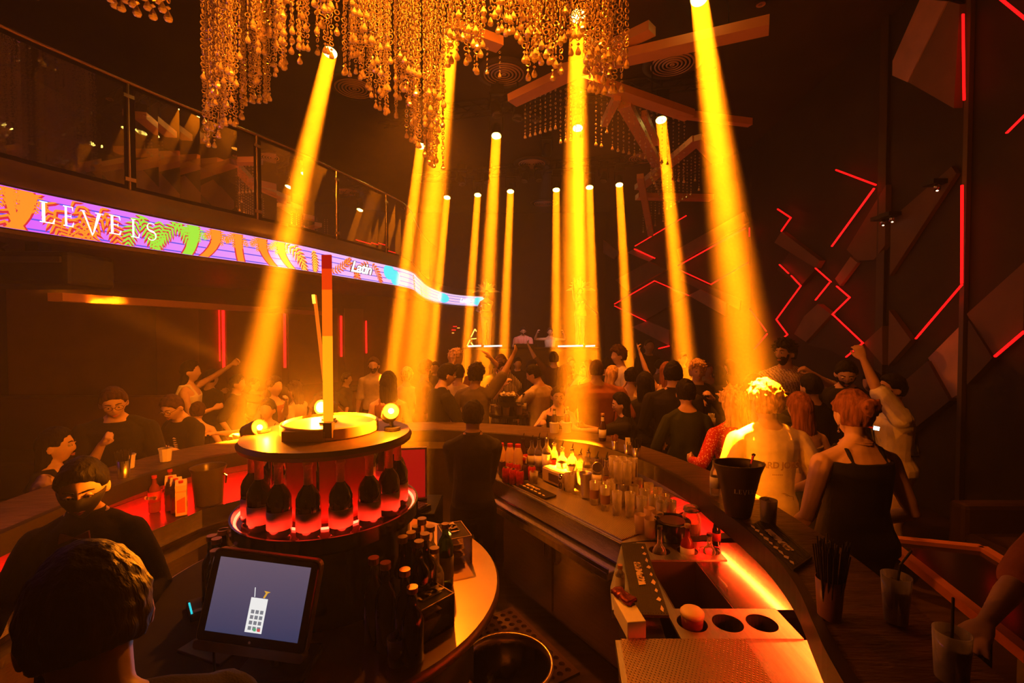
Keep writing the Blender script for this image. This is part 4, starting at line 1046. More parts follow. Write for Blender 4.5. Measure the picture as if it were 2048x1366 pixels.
local(strip('splash_back', m_steel, .76, .82, .90, 1.10), bar)
o = strip('red_light_strip', emat('red_strip', (1, .003, .002), 85), .66, .70, 1.085, 1.098, 46, 77); local(o, bar)
o = strip('red_light_strip', MATS['red_strip'], .60, .66, 1.085, 1.098, 8, 24); local(o, bar)
mb = MB()                                       # the rows of bulbs of the strip
m_ld = emat('strip_bulb', (1, .35, .03), 90)
for i in range(50, 74):
    for k in range(4):
        a = lerp2(.68, i).lerp(lerp2(.68, i + 1), k / 4); mb.box((a.x, a.y, 1.082), (.007, .007, .005))
o = mb.build('strip_bulbs', m_ld); o['kind'] = 'stuff'; local(o, bar)
# ------------------------------------------------------------------ steel work counters
def counter(name, label, front, i0, i1, z=.90, k=.75):
    t = thing(name, (V(front[0][0:2] + (0,))), label, 'counter')
    back = [lerp2(k, i) for i in range(i0, i1)]
    poly = [(p.x, p.y) for p in back] + front[::-1]
    return t, poly
FR = [(-.36, 4.08), (-.09, 3.67), (.62, 2.60)]
t, poly = counter('steel_counter', 'brushed steel work counter with cabinet doors on the right, full of bottles and glasses', FR, 31, 52)
poly = poly[:-3] + [(.70, 2.60), (.62, 2.60), (-.09, 3.67), (-.36, 4.08)] if False else poly
workR = t
local(MB().prism(poly, .865, .90).build('counter_top', m_steelh, None, bevel=0), t)
A, B = V((-.09, 3.67, 0)), V((.62, 2.60, 0)); e = (B - A).normalized(); n = V((-e.y, e.x, 0)); n = n if n.x < 0 else -n
def along(k, off, z): p = A + (B - A) * k + n * off; return V((p.x, p.y, z))
mb = MB(); mb.slab([along(-.08, 0.002, .78), along(1, .002, .78), along(1, .002, .898), along(-.08, .002, .898)], n, .012); local(mb.build('apron', m_steel), t)
mb = MB(); mb.bar(along(-.02, .055, .735), along(1, .055, .735), .12, .05); local(mb.build('speed_rail', m_steelh, bevel=.006), t)
mb = MB(); mb.bar(along(-.02, .108, .765), along(1, .108, .765), .012, .03); local(mb.build('rail_lip', m_steel), t)
mb = MB(); mb.prism([tuple(along(-.08, -.10, 0).xy), tuple(along(1, -.10, 0).xy), tuple(along(1, -.50, 0).xy), tuple(along(-.08, -.50, 0).xy)], .06, .865); local(mb.build('cabinet_body', m_steel), t)
for k0, k1 in ((-.06, .43), (.45, .98)):
    d = MB().slab([along(k0, -.098, .10), along(k1, -.098, .10), along(k1, -.098, .70), along(k0, -.098, .70)], n, .02).build('door', m_steel); local(d, t)
    kk = k1 - .035 if k0 < 0 else k0 + .035
    h = MB().tube([along(kk, -.07, .62), along(kk, -.05, .60), along(kk, -.05, .50), along(kk, -.07, .48)], .008, 8).build('handle', m_chrome); h.parent = d
def wavy_mat(name, scale, c1, c2, axis='DIAGONAL', bump=.6, rot=0):
    if name in MATS: return MATS[name]
    m, nt, b = nodes(name); b.inputs['Metallic'].default_value = .85; b.inputs['Roughness'].default_value = .3
    tc = nt.nodes.new('ShaderNodeTexCoord'); mp = nt.nodes.new('ShaderNodeMapping'); mp.inputs['Rotation'].default_value = (0, 0, rot); nt.links.new(tc.outputs['Object'], mp.inputs[0])
    vo = nt.nodes.new('ShaderNodeTexVoronoi'); vo.inputs['Scale'].default_value = scale; vo.inputs['Randomness'].default_value = 0
    nt.links.new(mp.outputs[0], vo.inputs['Vector'])
    r = nt.nodes.new('ShaderNodeValToRGB'); e = r.color_ramp.elements; e[0].position = .28; e[1].position = .42; e[0].color = (*c1, 1); e[1].color = (*c2, 1)
    nt.links.new(vo.outputs['Distance'], r.inputs[0]); nt.links.new(r.outputs[0], b.inputs['Base Color'])
    bp = nt.nodes.new('ShaderNodeBump'); bp.inputs['Strength'].default_value = bump; bp.inputs['Distance'].default_value = .003
    nt.links.new(r.outputs[0], bp.inputs['Height']); nt.links.new(bp.outputs[0], b.inputs['Normal']); MATS[name] = m
    return m
m_perf = wavy_mat('perforated_steel', 110, (.03, .02, .015), (.75, .66, .5), rot=.6)
# perforated tray set along the front of the counter
mb = MB(); q = [along(.02, -.02, .902), along(.985, -.02, .902), along(.985, -.26, .902), along(.02, -.26, .902)]; mb.slab(q, V((0, 0, 1)), .006); local(mb.build('perforated_tray', m_perf), t)

# the station nearer to the camera, with wells
t = thing('bar_station', (.7, 2.0, 0), 'steel drinks station with an ice well and round bottle holes, at the lower right', 'counter'); station = t
m_st2 = m_steelh
back2 = [lerp2(.75, i) for i in range(51, 77)]
def sl(poly, z0=.865, z1=.90, name='counter_top', m=None, **k): return local(MB().prism(poly, z0, z1).build(name, m or m_st2, **k), t)
bk = lambda y: min(back2, key=lambda p: abs(p.y - y)).x
XR = .955                                       # right edge of the wells
right = [(p.x, p.y) for p in back2 if p.y < 2.60]
sl([(XR, 2.60), (bk(2.6), 2.60)] + [q for q in right if q[1] > 1.97] + [(bk(1.97), 1.97), (XR, 1.97)], name='red_lit_side_top', m=mat('side_top_steel', (.7, .65, .6), .16, 1))
sl([(.62, 2.60), (.70, 2.60), (.70, 1.97), (.43, 1.97), (.46, 2.15)], name='side_ledge')
sl([(.40, 1.775), (bk(1.775), 1.775)] + [q for q in right if q[1] < 1.77] + [(.25, .55)], name='near_top')
def holed(x0, x1, y0, y1, z, holes, r, name):
    """a plate with round holes, one cell per hole"""
    mb = MB(); n = 32; xs = [x0] + [(a + b) / 2 for a, b in zip(holes, holes[1:])] + [x1]
    for hx, a, b in zip(holes, xs, xs[1:]):
        hy = (y0 + y1) / 2; inner, outer_, low = [], [], []
        for k in range(n):
            q = 2 * pi * k / n; cx, sy = cos(q), sin(q); inner.append(V((hx + r * cx, hy + r * sy, z))); low.append(V((hx + r * cx, hy + r * sy, z - .012)))
            tx = ((b - hx) if cx > 0 else (hx - a)) / max(abs(cx), 1e-6); ty = ((y1 - hy) if sy > 0 else (hy - y0)) / max(abs(sy), 1e-6); m_ = min(tx, ty)
            outer_.append(V((hx + cx * m_, hy + sy * m_, z)))
        for (cx, sy) in ((b, y1), (a, y1), (a, y0), (b, y0)):
            k = min(range(n), key=lambda k: (outer_[k] - V((cx, sy, z))).length); outer_[k] = V((cx, sy, z))
        mb.rings([[p - V((0, 0, .012)) for p in outer_], outer_, inner, low], False)
    o = local(mb.build(name, m_st2), t)
    for hx in holes:
        w = MB().lathe([(r - .002, -.004), (r - .004, -.10), (.001, -.10)], 24, (hx, (y0 + y1) / 2, z), cap=False).build('bottle_well', mat('well_dark', (.10, .06, .05), .3, .6)); w.parent = o
    return o
holed(.70, 1.12, 2.395, 2.60, .905, (.80, .95, 1.07), .056, 'holed_plate')
holed(.655, 1.13, 1.775, 1.97, .905, (.735, .88, 1.02), .060, 'holed_plate')
mb = MB(); x0, x1, y0, y1 = .70, XR, 1.975, 2.39
for a, b in (((x0, y0), (x1, y0)), ((x1, y0), (x1, y1)), ((x1, y1), (x0, y1)), ((x0, y1), (x0, y0))): mb.bar(V((*a, .74)), V((*b, .74)), .006, .32)
mb.box(((x0 + x1) / 2, (y0 + y1) / 2, .60), (x1 - x0, y1 - y0, .01)); local(mb.build('ice_well', mat('well_steel', (.35, .25, .2), .35, 1)), t)
mb = MB()
for i in range(60): mb.ell((rnd.uniform(x0 + .03, x1 - .03), rnd.uniform(y0 + .03, y1 - .03), .62 + rnd.uniform(0, .02)), (.016, .014, .012), Quaternion((1, .3, .2), rnd.uniform(0, 3)), 6, 4)
o = local(mb.build('ice_cubes', m_glass), t); o['kind'] = 'stuff'
local(MB().slab([V((.42, 1.77, .903)), V((.90, 1.77, .903)), V((.80, .7, .903)), V((.28, .7, .903))], V((0, 0, 1)), .006).build('perforated_tray', wavy_mat('perforated_steel_big', 80, (.02, .012, .008), (.55, .40, .26), rot=.5)), t)
local(MB().prism([(.62, 2.58), (.50, 2.15), (.42, 1.6), (.30, .6), (.42, .6), (.58, 1.6), (.66, 2.15), (.72, 2.58)], .05, .865).build('front_panel', m_steel), t)
local(MB().tube([G(1442, 1160, .905), G(1442, 1160, .92), G(1460, 1180, .92), G(1460, 1180, .905)], .003, 6).build('lid_handle', m_chrome), t)
# left work counter
t = thing('steel_counter', (-2.2, 2.5, 0), 'dark steel work counter on the left with cartons and cola bottles', 'counter')
FL = [(-1.92, .6), (-2.10, 1.2), (-2.20, 2.0), (-2.16, 2.75), (-2.08, 3.09), (-1.86, 3.36), (-1.2, 3.84)]
back = [lerp2(.75, i) for i in range(0, 25)]
m_dks = mat('dark_steel', (.30, .24, .18), .35, .9, var=.15, vscale=5)
local(MB().prism(FL + [(p.x, p.y) for p in back][::-1], .865, .90).build('counter_top', wavy_mat('ribbed_dark_steel', 150, (.12, .09, .06), (.34, .27, .19))), t)
def fl(off, z): return [V((x + off * .8, y - off * .55, z)) for x, y in FL]
mb = MB(); a, b, c, d = fl(0, .78), fl(.012, .78), fl(.012, .90), fl(0, .90); mb.rings([[a[i], b[i], c[i], d[i]] for i in range(7)]); local(mb.build('apron', m_steel), t)
mb = MB(); a, b, c, d = fl(-.02, .70), fl(.10, .70), fl(.10, .74), fl(-.02, .74); mb.rings([[a[i], b[i], c[i], d[i]] for i in range(7)]); local(mb.build('speed_rail', m_steelh), t)
mb = MB(); a, b, c, d = fl(-.14, .06), fl(-.06, .06), fl(-.06, .865), fl(-.14, .865); mb.rings([[a[i], b[i], c[i], d[i]] for i in range(7)]); local(mb.build('cabinet_front', m_steel), t)

# ------------------------------------------------------------------ builders of small things
def bottle(name, loc, label, cat='bottle', group=None, r=.037, h=.29, glass=None, cap=None, lab=None, neck=.014, shoulder=.62, pour=False, labz=(.22, .52), foil=None, square=False, liquid=None):
    t = thing(name, loc, label, cat, group); n = 4 if square else 24; k = 1.15 if square else 1
    p = [(r * .86 * k, 0), (r * k, .008), (r * k, h * shoulder), (r * .8 * k, h * (shoulder + .08)), (neck * 1.1, h * (shoulder + .17)), (neck, h * .93), (neck * 1.15, h * .935), (neck * 1.15, h * .955), (neck, h * .96)]
    b = MB().lathe(p, n if not square else 8, ph=pi / 8).build('glass', glass or m_glass, t, smooth=not square)
    if liquid: MB().lathe([(r * .80 * k, .01), (r * .90 * k, .014), (r * .90 * k, h * shoulder * .8)], n if not square else 8, ph=pi / 8).build('drink', liquid, t, smooth=not square)
    if lab:
        MB().lathe([(r * k + .0008, h * labz[0]), (r * k + .0012, h * labz[0]), (r * k + .0012, h * labz[1]), (r * k + .0008, h * labz[1])], n if not square else 8, cap=False, ph=pi / 8).build('label', lab, t, smooth=not square)
    if foil: MB().lathe([(neck * 1.12, h * (shoulder + .18)), (neck * 1.08, h * .9), (neck * 1.3, h * .935), (neck * 1.2, h), (.001, h)], 20, cap=False).build('foil', foil, t, smooth=True)
    elif pour:
        mb = MB().lathe([(neck * .8, h * .95), (neck * 1.15, h * .975), (neck * .8, h)], 12); mb.tube([(0, 0, h * .99), (.004, 0, h * 1.08), (.010, 0, h * 1.15)], [.006, .004, .003], 8); mb.build('pourer', m_black if pour == 1 else m_chrome, t, smooth=True)
    else: MB().lathe([(neck * 1.25, h * .93), (neck * 1.25, h), (.001, h)], 16).build('cap', cap or m_black, t)
    return t
def tumbler(loc, label, r=.036, h=.10, name='glass_tumbler', group='clear glasses', drink=None, taper=.85, mat_=None, cat='glass'):
    t = thing(name, loc, label, cat, group)
    MB().lathe([(.001, 0), (r * taper, 0), (r, h), (r - .0022, h), (r * taper - .003, .010), (.001, .010)], 24, cap=False).build('glass', mat_ or m_glass, t, smooth=True)
    if drink:
        MB().lathe([(.001, .012), (r * taper - .004, .012), (r * (taper + (1 - taper) * .7) - .003, h * .72), (.001, h * .72)], 20, cap=False).build('drink', drink, t, smooth=True)
        mb = MB()
        for i in range(5): mb.box((rnd.uniform(-.4, .4) * r, rnd.uniform(-.4, .4) * r, h * (.5 + .05 * i)), (.022, .022, .020), q=Quaternion((1, rnd.random(), .4), rnd.uniform(0, 3)))
        o = mb.build('ice', m_glass, t); o['kind'] = 'stuff'
    return t
m_dkglass = mat('dark_bottle_glass', (.012, .014, .008), .08, 0, coat=.5)
m_brglass = mat('brown_bottle_glass', (.05, .02, .006), .1, 0, coat=.5)
m_grglass = thin_glass('green_glass', (.30, .5, .2), .35, .1)
m_label = mat('paper_label', (.75, .68, .55), .6)
m_labred = mat('red_label', (.6, .02, .015), .5)
m_gold = mat('gold_foil', (.80, .50, .20), .35, .25, bump=.5, bscale=120)
m_copper = mat('copper_cap', (.70, .34, .18), .35, .5)
m_amber = mat('amber_drink', (.8, .32, .04), .08, 0, alpha=.75)
m_clearliq = mat('clear_drink', (.95, .8, .5), .08, 0, alpha=.35)
m_milky = mat('cloudy_drink', (.7, .5, .3), .4)
m_paper = mat('paper', (.80, .74, .64), .8)

# ------------------------------------------------------------------ bottle tower on the round back bar
TC = V((-.79, 2.0, 0))
t = thing('round_back_bar', TC, 'round back bar with a steel rim in the middle of the staff area', 'bar')
MB().lathe([(.62, 0), (.62, .94), (.60, .94)], 64).build('cabinet', mat('cabinet_black', (.015, .012, .011), .5), t, smooth=True)
auto(MB().lathe([(.60, .95), (.72, .95), (.735, .965), (.735, .985), (.725, 1.0), (.001, 1.0)], 72).build('counter_top', mat('round_top_steel', (.72, .5, .30), .28, .9, var=.08, vscale=4), t))
auto(MB().lathe([(.34, 1.0), (.34, 1.24), (.345, 1.28)], 48).build('pedestal', m_gloss, t))
t = thing('bottle_tower', TC + V((0, 0, 1.28)), 'round lit stand holding a ring of champagne bottles under a dark round top', 'stand')
auto(MB().lathe([(.33, 0), (.375, .02), (.375, .074), (.366, .074), (.362, .052), (.20, .05), (.001, .05)], 64).build('lower_disc', m_gloss, t))
MB().lathe([(.350, .0525), (.360, .0525), (.360, .058), (.350, .058)], 64, cap=False).build('red_light_ring', emat('tower_red', (1, .02, .008), 34), t)
MB().lathe([(.225, .052), (.235, .052), (.235, .058), (.225, .058)], 64, cap=False).build('red_light_ring', MATS['tower_red'], t)
auto(MB().lathe([(.17, .05), (.17, .345)], 40).build('core', mat('core_red', (.35, .03, .02), .25), t))
for i in range(4):
    a = i * pi / 2 + .2; MB().tube([(.235 * cos(a), .235 * sin(a), .05), (.235 * cos(a), .235 * sin(a), .345)], .006, 8).build('rod', m_chrome, t)
m_topd = mat('tower_top_brown', (.10, .05, .03), .4)
auto(MB().lathe([(.15, .335), (.30, .335), (.345, .345), (.35, .36), (.34, .378), (.001, .38)], 72).build('upper_disc', m_topd, t))
tt = thing('turntable_disc', TC + V((0, .02, 1.66)), 'smaller pale disc with a rim lying on top of the bottle tower', 'disc')
auto(MB().lathe([(.195, 0), (.20, .005), (.20, .045), (.19, .048), (.186, .036), (.001, .034)], 64).build('disc', mat('cream_disc', (.55, .40, .22), .35), tt))
MB().box((-.03, -.185, .020), (.17, .03, .040)).build('wooden_block', mat('block_brown', (.32, .18, .09), .5), tt); MB().box((.065, -.185, .045), (.035, .03, .06)).build('latch', m_topd, tt)
for i in range(16):
    a = i * 2 * pi / 16 + .12; p = TC + V((.29 * cos(a), .29 * sin(a), 1.336))
    if i == 0:
        c0 = bottle('champagne_bottle', p, 'x', 'bottle', 'champagne bottles in the lit tower', .043, .285, m_dkglass, None, mat('cream_label', (.9, .75, .55), .5), .0145, .50, foil=m_gold, labz=(.10, .34))
        b = c0
    else: b = dup(c0, p)
    b.rotation_euler = (0, 0, a)
    champs = globals().setdefault('champs', []); champs.append(b)
champs.sort(key=lambda b: b.location.x / b.location.y)
fr_ = [b for b in champs if b.location.y < TC.y + .10]
for i, b in enumerate(fr_): b['label'] = 'champagne bottle, %s from the left on the near side of the lit tower' % ('first second third fourth fifth sixth seventh eighth ninth tenth eleventh twelfth'.split()[i])
for b in champs:
    if b not in fr_: b['label'] = 'champagne bottle half hidden on the far side of the lit tower'
# lamps on the tower, and posts whose glow is painted lamp light
def tower_lamp(p, aim, label, e, r=.022):
    t = thing('spot_lamp', p, label, 'lamp', 'small lamps on the bottle tower'); q = V((0, 0, 1)).rotation_difference(V(aim).normalized())
    MB().lathe([(.02, -.10), (.034, -.09), (.038, 0), (.036, .006), (.030, .0)], 18, q=q, cap=True).build('housing', m_black, t, smooth=True)
    MB().ell(q @ V((0, 0, .004)), (r, r, .010), q, 16, 8).build('lens', emat('tower_lens', (1, .5, .04), 40), t)
    z = p.z - 1.662; MB().tube([q @ V((0, 0, -.05)), (0, .02, -z)], .009, 8).build('stand', m_black, t); MB().lathe([(.035, 0), (.035, .012)], 16, (0, .02, -z)).build('foot', m_black, t)
    light('tower_glow', 'POINT', V(p) + q @ V((0, 0, .05)), e * 3, (1, .21, .004), shadow_soft_size=r * .5)
    return t
pa = P(642, 815, 2.24); tower_lamp(pa, V((-.15, -.9, .15)), 'brightest small lamp glaring beside the glow-painted post on the tower', 62, .026)
light('added_up_light', 'SPOT', P(781, 810, 2.04), 500, (1, .20, .006), (.7, 8.0, 6.2), spot_size=R(80), spot_blend=.9, shadow_soft_size=.01)  # spot added to brighten the ceiling, with no lamp of its own
pb = P(781, 823, 2.02); tower_lamp(pb, V((.3, -.75, .35)), 'small lit lamp at the right edge of the tower top', 9, .013)
pc = P(516, 856, 1.98); tower_lamp(pc, V((.75, -.4, .3)), 'small lit lamp at the left edge of the tower top', 8, .012)
up_ = (pa - P(385, 688, 3.4)).normalized(); light('thin_beam', 'AREA', pa - up_ * .06, 5, ORANGE, pa - up_ * 3, shape='DISK', size=.03, spread=R(5))
t = thing('painted_glow_post', TC + V((-.01, .02, 1.694)), 'tall square post with painted lamp glow standing on the turntable disc, red at its top', 'light')
m_post = emat('post_painted_glow', (1, .24, .004), 1.7); MB().box((0, 0, .19), (.040, .012, .38)).build('painted_glow_bar', m_post, t); MB().box((0, 0, .48), (.040, .012, .20)).build('orange_section', emat('post_orange', (1, .13, .003), 1.2), t); MB().box((0, 0, .625), (.040, .012, .09)).build('red_orange_section', emat('post_red_orange', (.95, .05, .003), .9), t); MB().box((0, 0, .70), (.040, .0125, .06)).build('red_tip', emat('post_red', (.6, .008, .005), .7), t)  # graded emission stands in for lamp light shining up the post
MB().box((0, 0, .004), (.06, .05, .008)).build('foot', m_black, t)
t = thing('painted_glow_post', TC + V((-.035, .09, 1.694)), 'slimmer leaning rod with painted lamp glow behind the tall square post', 'light')
q = P(630, 590, 2.08) - t.location; MB().bar((0, 0, 0), q, .030, .010).build('painted_glow_bar', emat('rod_painted_glow', (1, .17, .006), .9), t); MB().bar(q * .93 + V((0, -.008, 0)), q + V((0, -.008, 0)), .032, .012).build('bright_end', emat('rod_end', (1, .6, .04), 2.2), t); MB().box((0, 0, .004), (.05, .04, .008)).build('foot', m_black, t)  # emission stands in for lamp light caught in the rod

# bottles crowded on the round back bar (cap position seen -> place)
caps = [(744, 1120, 1.30, 'copper'), (768, 1130, 1.30, 'copper'), (807, 1144, 1.29, 'copper'), (822, 1180, 1.25, 'copper'), (803, 1077, 1.31, 'dark'), (820, 1068, 1.31, 'dark'), (831, 1056, 1.30, 'dark'), (836, 1086, 1.30, 'dark'),
        (848, 1071, 1.31, 'dark'), (842, 1040, 1.33, 'clear'), (859, 1056, 1.28, 'clear'), (867, 1100, 1.25, 'clear')]
blab = ['leftmost copper capped wine bottle by the tower', 'second copper capped wine bottle by the tower', 'copper capped bottle behind the near acrylic box', 'lower bottle with copper cap right behind the near acrylic box', 'tall slim dark bottle with red neck left in the bottle cluster',
        'dark bottle with light round cap, left back of the cluster', 'dark bottle with light round cap at the very back of the cluster', 'wide shouldered dark bottle in the middle of the cluster', 'dark bottle between the wide one and the clear one', 'tallest slim clear bottle at the back of the cluster',
        'clear bottle with broad pale cap beside the far acrylic box', 'stubby clear bottle in front of the far acrylic box']
for (x, y, z, k), lab in zip(caps, blab):
    p = G(x, y, z); v = V((p.x, p.y, 0)) - V((TC.x, TC.y, 0))
    if v.length < .41: v = v.normalized() * .41
    p = TC + v
    h = z - 1.0
    gl = {'copper': m_brglass, 'dark': m_dkglass, 'clear': m_glass}[k]; wide = 'wide' in lab
    bottle('liquor_bottle' if k != 'copper' else 'wine_bottle', V((p.x, p.y, 1.0)), lab, 'bottle', 'bottles on the round back bar', .046 if wide else (.033 if 'slim' in lab else .037), h, gl, m_copper if k == 'copper' else mat('pale_cap', (.6, .35, .18), .4), m_label if k == 'dark' and 'wide' not in lab else None, .015, .58, liquid=m_clearliq if k == 'clear' else None)
g = G(889, 1178, 1.0); bottle('liquor_bottle', g, 'green tinted tall bottle standing alone on the lit counter rim', 'bottle', 'bottles on the round back bar', .034, .27, m_grglass, mat('pale_cap', (.6, .35, .18), .4), m_label, .013, .66, labz=(.15, .5))
for (x, y, lab) in ((405, 1080, 'left'), (430, 1068, 'second'), (468, 1078, 'third'), (482, 1063, 'last'), (452, 1100, 'front')):
    p = G(x + 12, y, 1.26); v = V((p.x, p.y, 0)) - V((TC.x, TC.y, 0)); v = v.normalized() * max(.42, min(.66, v.length)); p = TC + v
    bottle('wine_bottle', V((p.x, p.y, 1.0)), lab + ' copper capped bottle behind the till screen', 'bottle', 'bottles behind the till screen', .036, .27, m_brglass, m_copper, None, .015, .58)

# acrylic tip boxes
m_acr = thin_glass('clear_acrylic', (.97, .94, .9), .25, .03, .02)
m_edge = mat('acrylic_edge', (.85, .55, .30), .3, 0)
def tipbox(c4, zb, zt, label, flip=False):
    c4 = [V((c.x, c.y, 0)) for c in c4]; ctr = sum(c4, V()) / 4; ex = ((c4[1] - c4[0]) + (c4[2] - c4[3])) / 2; ey = ex.cross(V((0, 0, 1))).normalized() * -1; L = ex.length; ex.normalize(); Wd = ((c4[3] - c4[0]).length + (c4[2] - c4[1]).length) / 2
    t = thing('tip_box', V((ctr.x, ctr.y, zb)), label, 'box', 'acrylic tip boxes', atan2(ex.y, ex.x)); h = zt - zb
    mb = MB(); w = .004
    mb.box((0, -Wd / 2, h / 2), (L, w, h)); mb.box((0, Wd / 2, h / 2), (L, w, h)); mb.box((-L / 2, 0, h / 2), (w, Wd - w, h)); mb.box((L / 2, 0, h / 2), (w, Wd - w, h)); mb.build('walls', m_acr, t)
    MB().box((0, 0, h + .002), (L + .004, Wd + .004, .004)).build('lid', m_acr, t)
    mb = MB()
    for a, b in (((-1, -1), (1, -1)), ((1, -1), (1, 1)), ((1, 1), (-1, 1)), ((-1, 1), (-1, -1))):
        mb.bar(V((a[0] * L / 2, a[1] * Wd / 2, h + .002)), V((b[0] * L / 2, b[1] * Wd / 2, h + .002)), .004, .0045); mb.bar(V((a[0] * L / 2, a[1] * Wd / 2, 0)), V((a[0] * L / 2, a[1] * Wd / 2, h)), .0035, .0035)
    mb.build('edges', m_edge, t)
    MB().box((L * .12, 0, h + .0052), (L * .50, Wd * .42, .0015)).build('sign_plate', mat('sign_dark', (.04, .02, .012), .4), t)
    lettering('TIP BOX', L * .125, V((L * .12, 0, h + .0062)), V((1, 0, 0)) if not flip else V((-1, 0, 0)), V((0, 1, 0)) if not flip else V((0, -1, 0)), mat('sign_text', (.9, .7, .45), .4), t, 'lettering', .012)
    mb = MB(); rr_ = random.Random(3)
    for i in range(9):
        q = Quaternion((rr_.random(), rr_.random(), 1), rr_.uniform(-.5, .5)); c = V((rr_.uniform(-.2, .2) * L, rr_.uniform(-.2, .2) * Wd, .012 + .008 * i)); mb.box(c, (L * .48, Wd * .40, .0012), q=q)
    o = mb.build('banknotes', mat('banknote', (.6, .42, .28), .8, var=.2, vscale=60), t); o['kind'] = 'stuff'
    return t
tipbox([V((-.428, 1.668, 0)), V((-.309, 1.798, 0)), V((-.221, 1.704, 0)), V((-.339, 1.572, 0))], 1.0, 1.12, 'nearer clear acrylic tip box with banknotes beside a whisky tumbler')
tipbox([V((-.296, 2.135, 0)), V((-.376, 2.303, 0)), V((-.258, 2.357, 0)), V((-.197, 2.186, 0))], 1.0, 1.124, 'farther clear acrylic tip box behind the green tinted bottle', False)
p = G(788, 1338, 1.0); tumbler(p, 'whisky tumbler with thick base in front of the near acrylic box', .030, .088, 'whisky_glass', 'x', m_clearliq)['group'] = 'glasses on the round back bar'
# bin under the counter rim, cash drawer, calculator
t = thing('waste_bin', (-.30, 2.0 - .62, 0), 'round bin with brass rim and black liner under the curved counter', 'bin'); MB().lathe([(.15, 0), (.19, .60), (.205, .62), (.205, .64), (.19, .64), (.185, .60), (.14, .30)], 40, cap=False).build('drum', m_brass, t, smooth=True)
mb = MB().lathe([(.186, .60), (.16, .50), (.10, .44), (.001, .42)], 28, cap=False); mb.build('liner', m_gloss, t, smooth=True)
t.location = (-.02, 2.02, 0)
t = thing('cash_cabinet', (-.72, 2.98, 0), 'low dark cabinet behind the tower with a flat top', 'cabinet'); MB().box((0, 0, .49), (.50, .34, .98)).build('body', m_gloss, t, bevel=.006); MB().box((0, -.175, .86), (.44, .012, .14)).build('drawer', m_black, t)
t = thing('calculator', (-.60, 2.90, .982), 'small calculator with pale keys on the low dark cabinet', 'calculator', rz=-.5); MB().box((0, 0, .010), (.15, .11, .02)).build('body', m_black, t, bevel=.003)
mb = MB()
for i in range(6):
    for j in range(4): mb.box((-.06 + .022 * i, -.04 + .024 * j, .023), (.017, .018, .006))
mb.build('keys', mat('keys_pale', (.8, .6, .35), .5), t)
t = thing('phone_handset', (-.80, 2.94, .982), 'dark handset lying beside the calculator', 'phone'); MB().box((0, 0, .015), (.06, .16, .03)).build('body', m_black, t, bevel=.006); MB().box((0, .02, .031), (.04, .05, .002)).build('display', mat('dim_display', (.25, .2, .15), .2), t)

# ------------------------------------------------------------------ till screen
t = thing('counter_shade_sheet', TC + V((0, 0, 1.0)), 'added black sheet standing in for shade on the near left half of the round back bar', 'mat')
MB().prism([(.715 * cos(a), .715 * sin(a)) for a in [R(120 + 5 * k) for k in range(31)]] + [(.36 * cos(a), .36 * sin(a)) for a in [R(270 - 10 * k) for k in range(16)]], .0005, .0035).build('sheet', mat('shade_black', (.010, .009, .008), .8), t)  # flat black sector added in place of shade on the steel
tl, tr_, br, bl = P(427, 1105, 1.43), P(639, 1125, 1.41), P(596, 1329, 1.35), P(378, 1290, 1.37)
ctr = (tl + tr_ + br + bl) / 4; ex = ((tr_ - tl) + (br - bl)).normalized(); ey = ((tl - bl) + (tr_ - br)); ey = (ey - ex * ey.dot(ex)).normalized(); ez = ex.cross(ey)
Wd, Hd = ((tr_ - tl).length + (br - bl).length) / 2, ((tl - bl).length + (tr_ - br).length) / 2 * .985
base = V((ctr.x + .01, ctr.y + .10, 1.0)); t = thing('till_screen', base, 'tilted touch screen till glowing grey blue with a keypad icon', 'monitor'); c0 = ctr - base
rot = M4((( ex.x, ey.x, ez.x), (ex.y, ey.y, ez.y), (ex.z, ey.z, ez.z))).to_quaternion()
def L3(x, y, z=0): return c0 + ex * x + ey * y + ez * z
def rrect(w, h, r, z, cx=0, cy=0, n=5):
    out = []
    for sx, sy, a0 in ((1, 1, 0), (-1, 1, 90), (-1, -1, 180), (1, -1, 270)):
        for k in range(n + 1):
            a = R(a0 + 90 * k / n); out.append(L3(cx + sx * (w / 2 - r) + r * cos(a), cy + sy * (h / 2 - r) + r * sin(a), z))
    return out
MB().rings([rrect(Wd, Hd, .02, -.02), rrect(Wd, Hd, .02, .0), rrect(Wd - .006, Hd - .006, .018, .003)]).build('bezel', m_gloss, t)
MB().rings([rrect(Wd + .008, Hd + .008, .022, -.026), rrect(Wd + .008, Hd + .008, .022, -.004)]).build('frame', mat('till_frame', (.45, .30, .2), .3, .8), t)
MB().rings([rrect(Wd + .004, .026, .010, -.03, 0, -Hd / 2 - .006), rrect(Wd + .004, .026, .010, .006, 0, -Hd / 2 - .006)]).build('chin', mat('till_silver', (.55, .45, .4), .3, .8), t)
scm, nt, b_ = nodes('till_display'); b_.inputs['Base Color'].default_value = (.02, .02, .03, 1); b_.inputs['Roughness'].default_value = .15
tcn = nt.nodes.new('ShaderNodeTexCoord'); sx_ = nt.nodes.new('ShaderNodeSeparateXYZ'); nt.links.new(tcn.outputs['Generated'], sx_.inputs[0]); crn = nt.nodes.new('ShaderNodeValToRGB'); crn.color_ramp.elements[0].color = (.035, .04, .10, 1); crn.color_ramp.elements[1].color = (.13, .09, .13, 1)
nt.links.new(sx_.outputs['Z'], crn.inputs[0]); nt.links.new(crn.outputs[0], b_.inputs['Emission Color']); b_.inputs['Emission Strength'].default_value = 1.0
MB().slab([L3(x, y, .0031) for x, y in ((-Wd * .43, -Hd * .37), (Wd * .43, -Hd * .37), (Wd * .43, Hd * .43), (-Wd * .43, Hd * .43))], ez, .0006).build('display', scm, t)
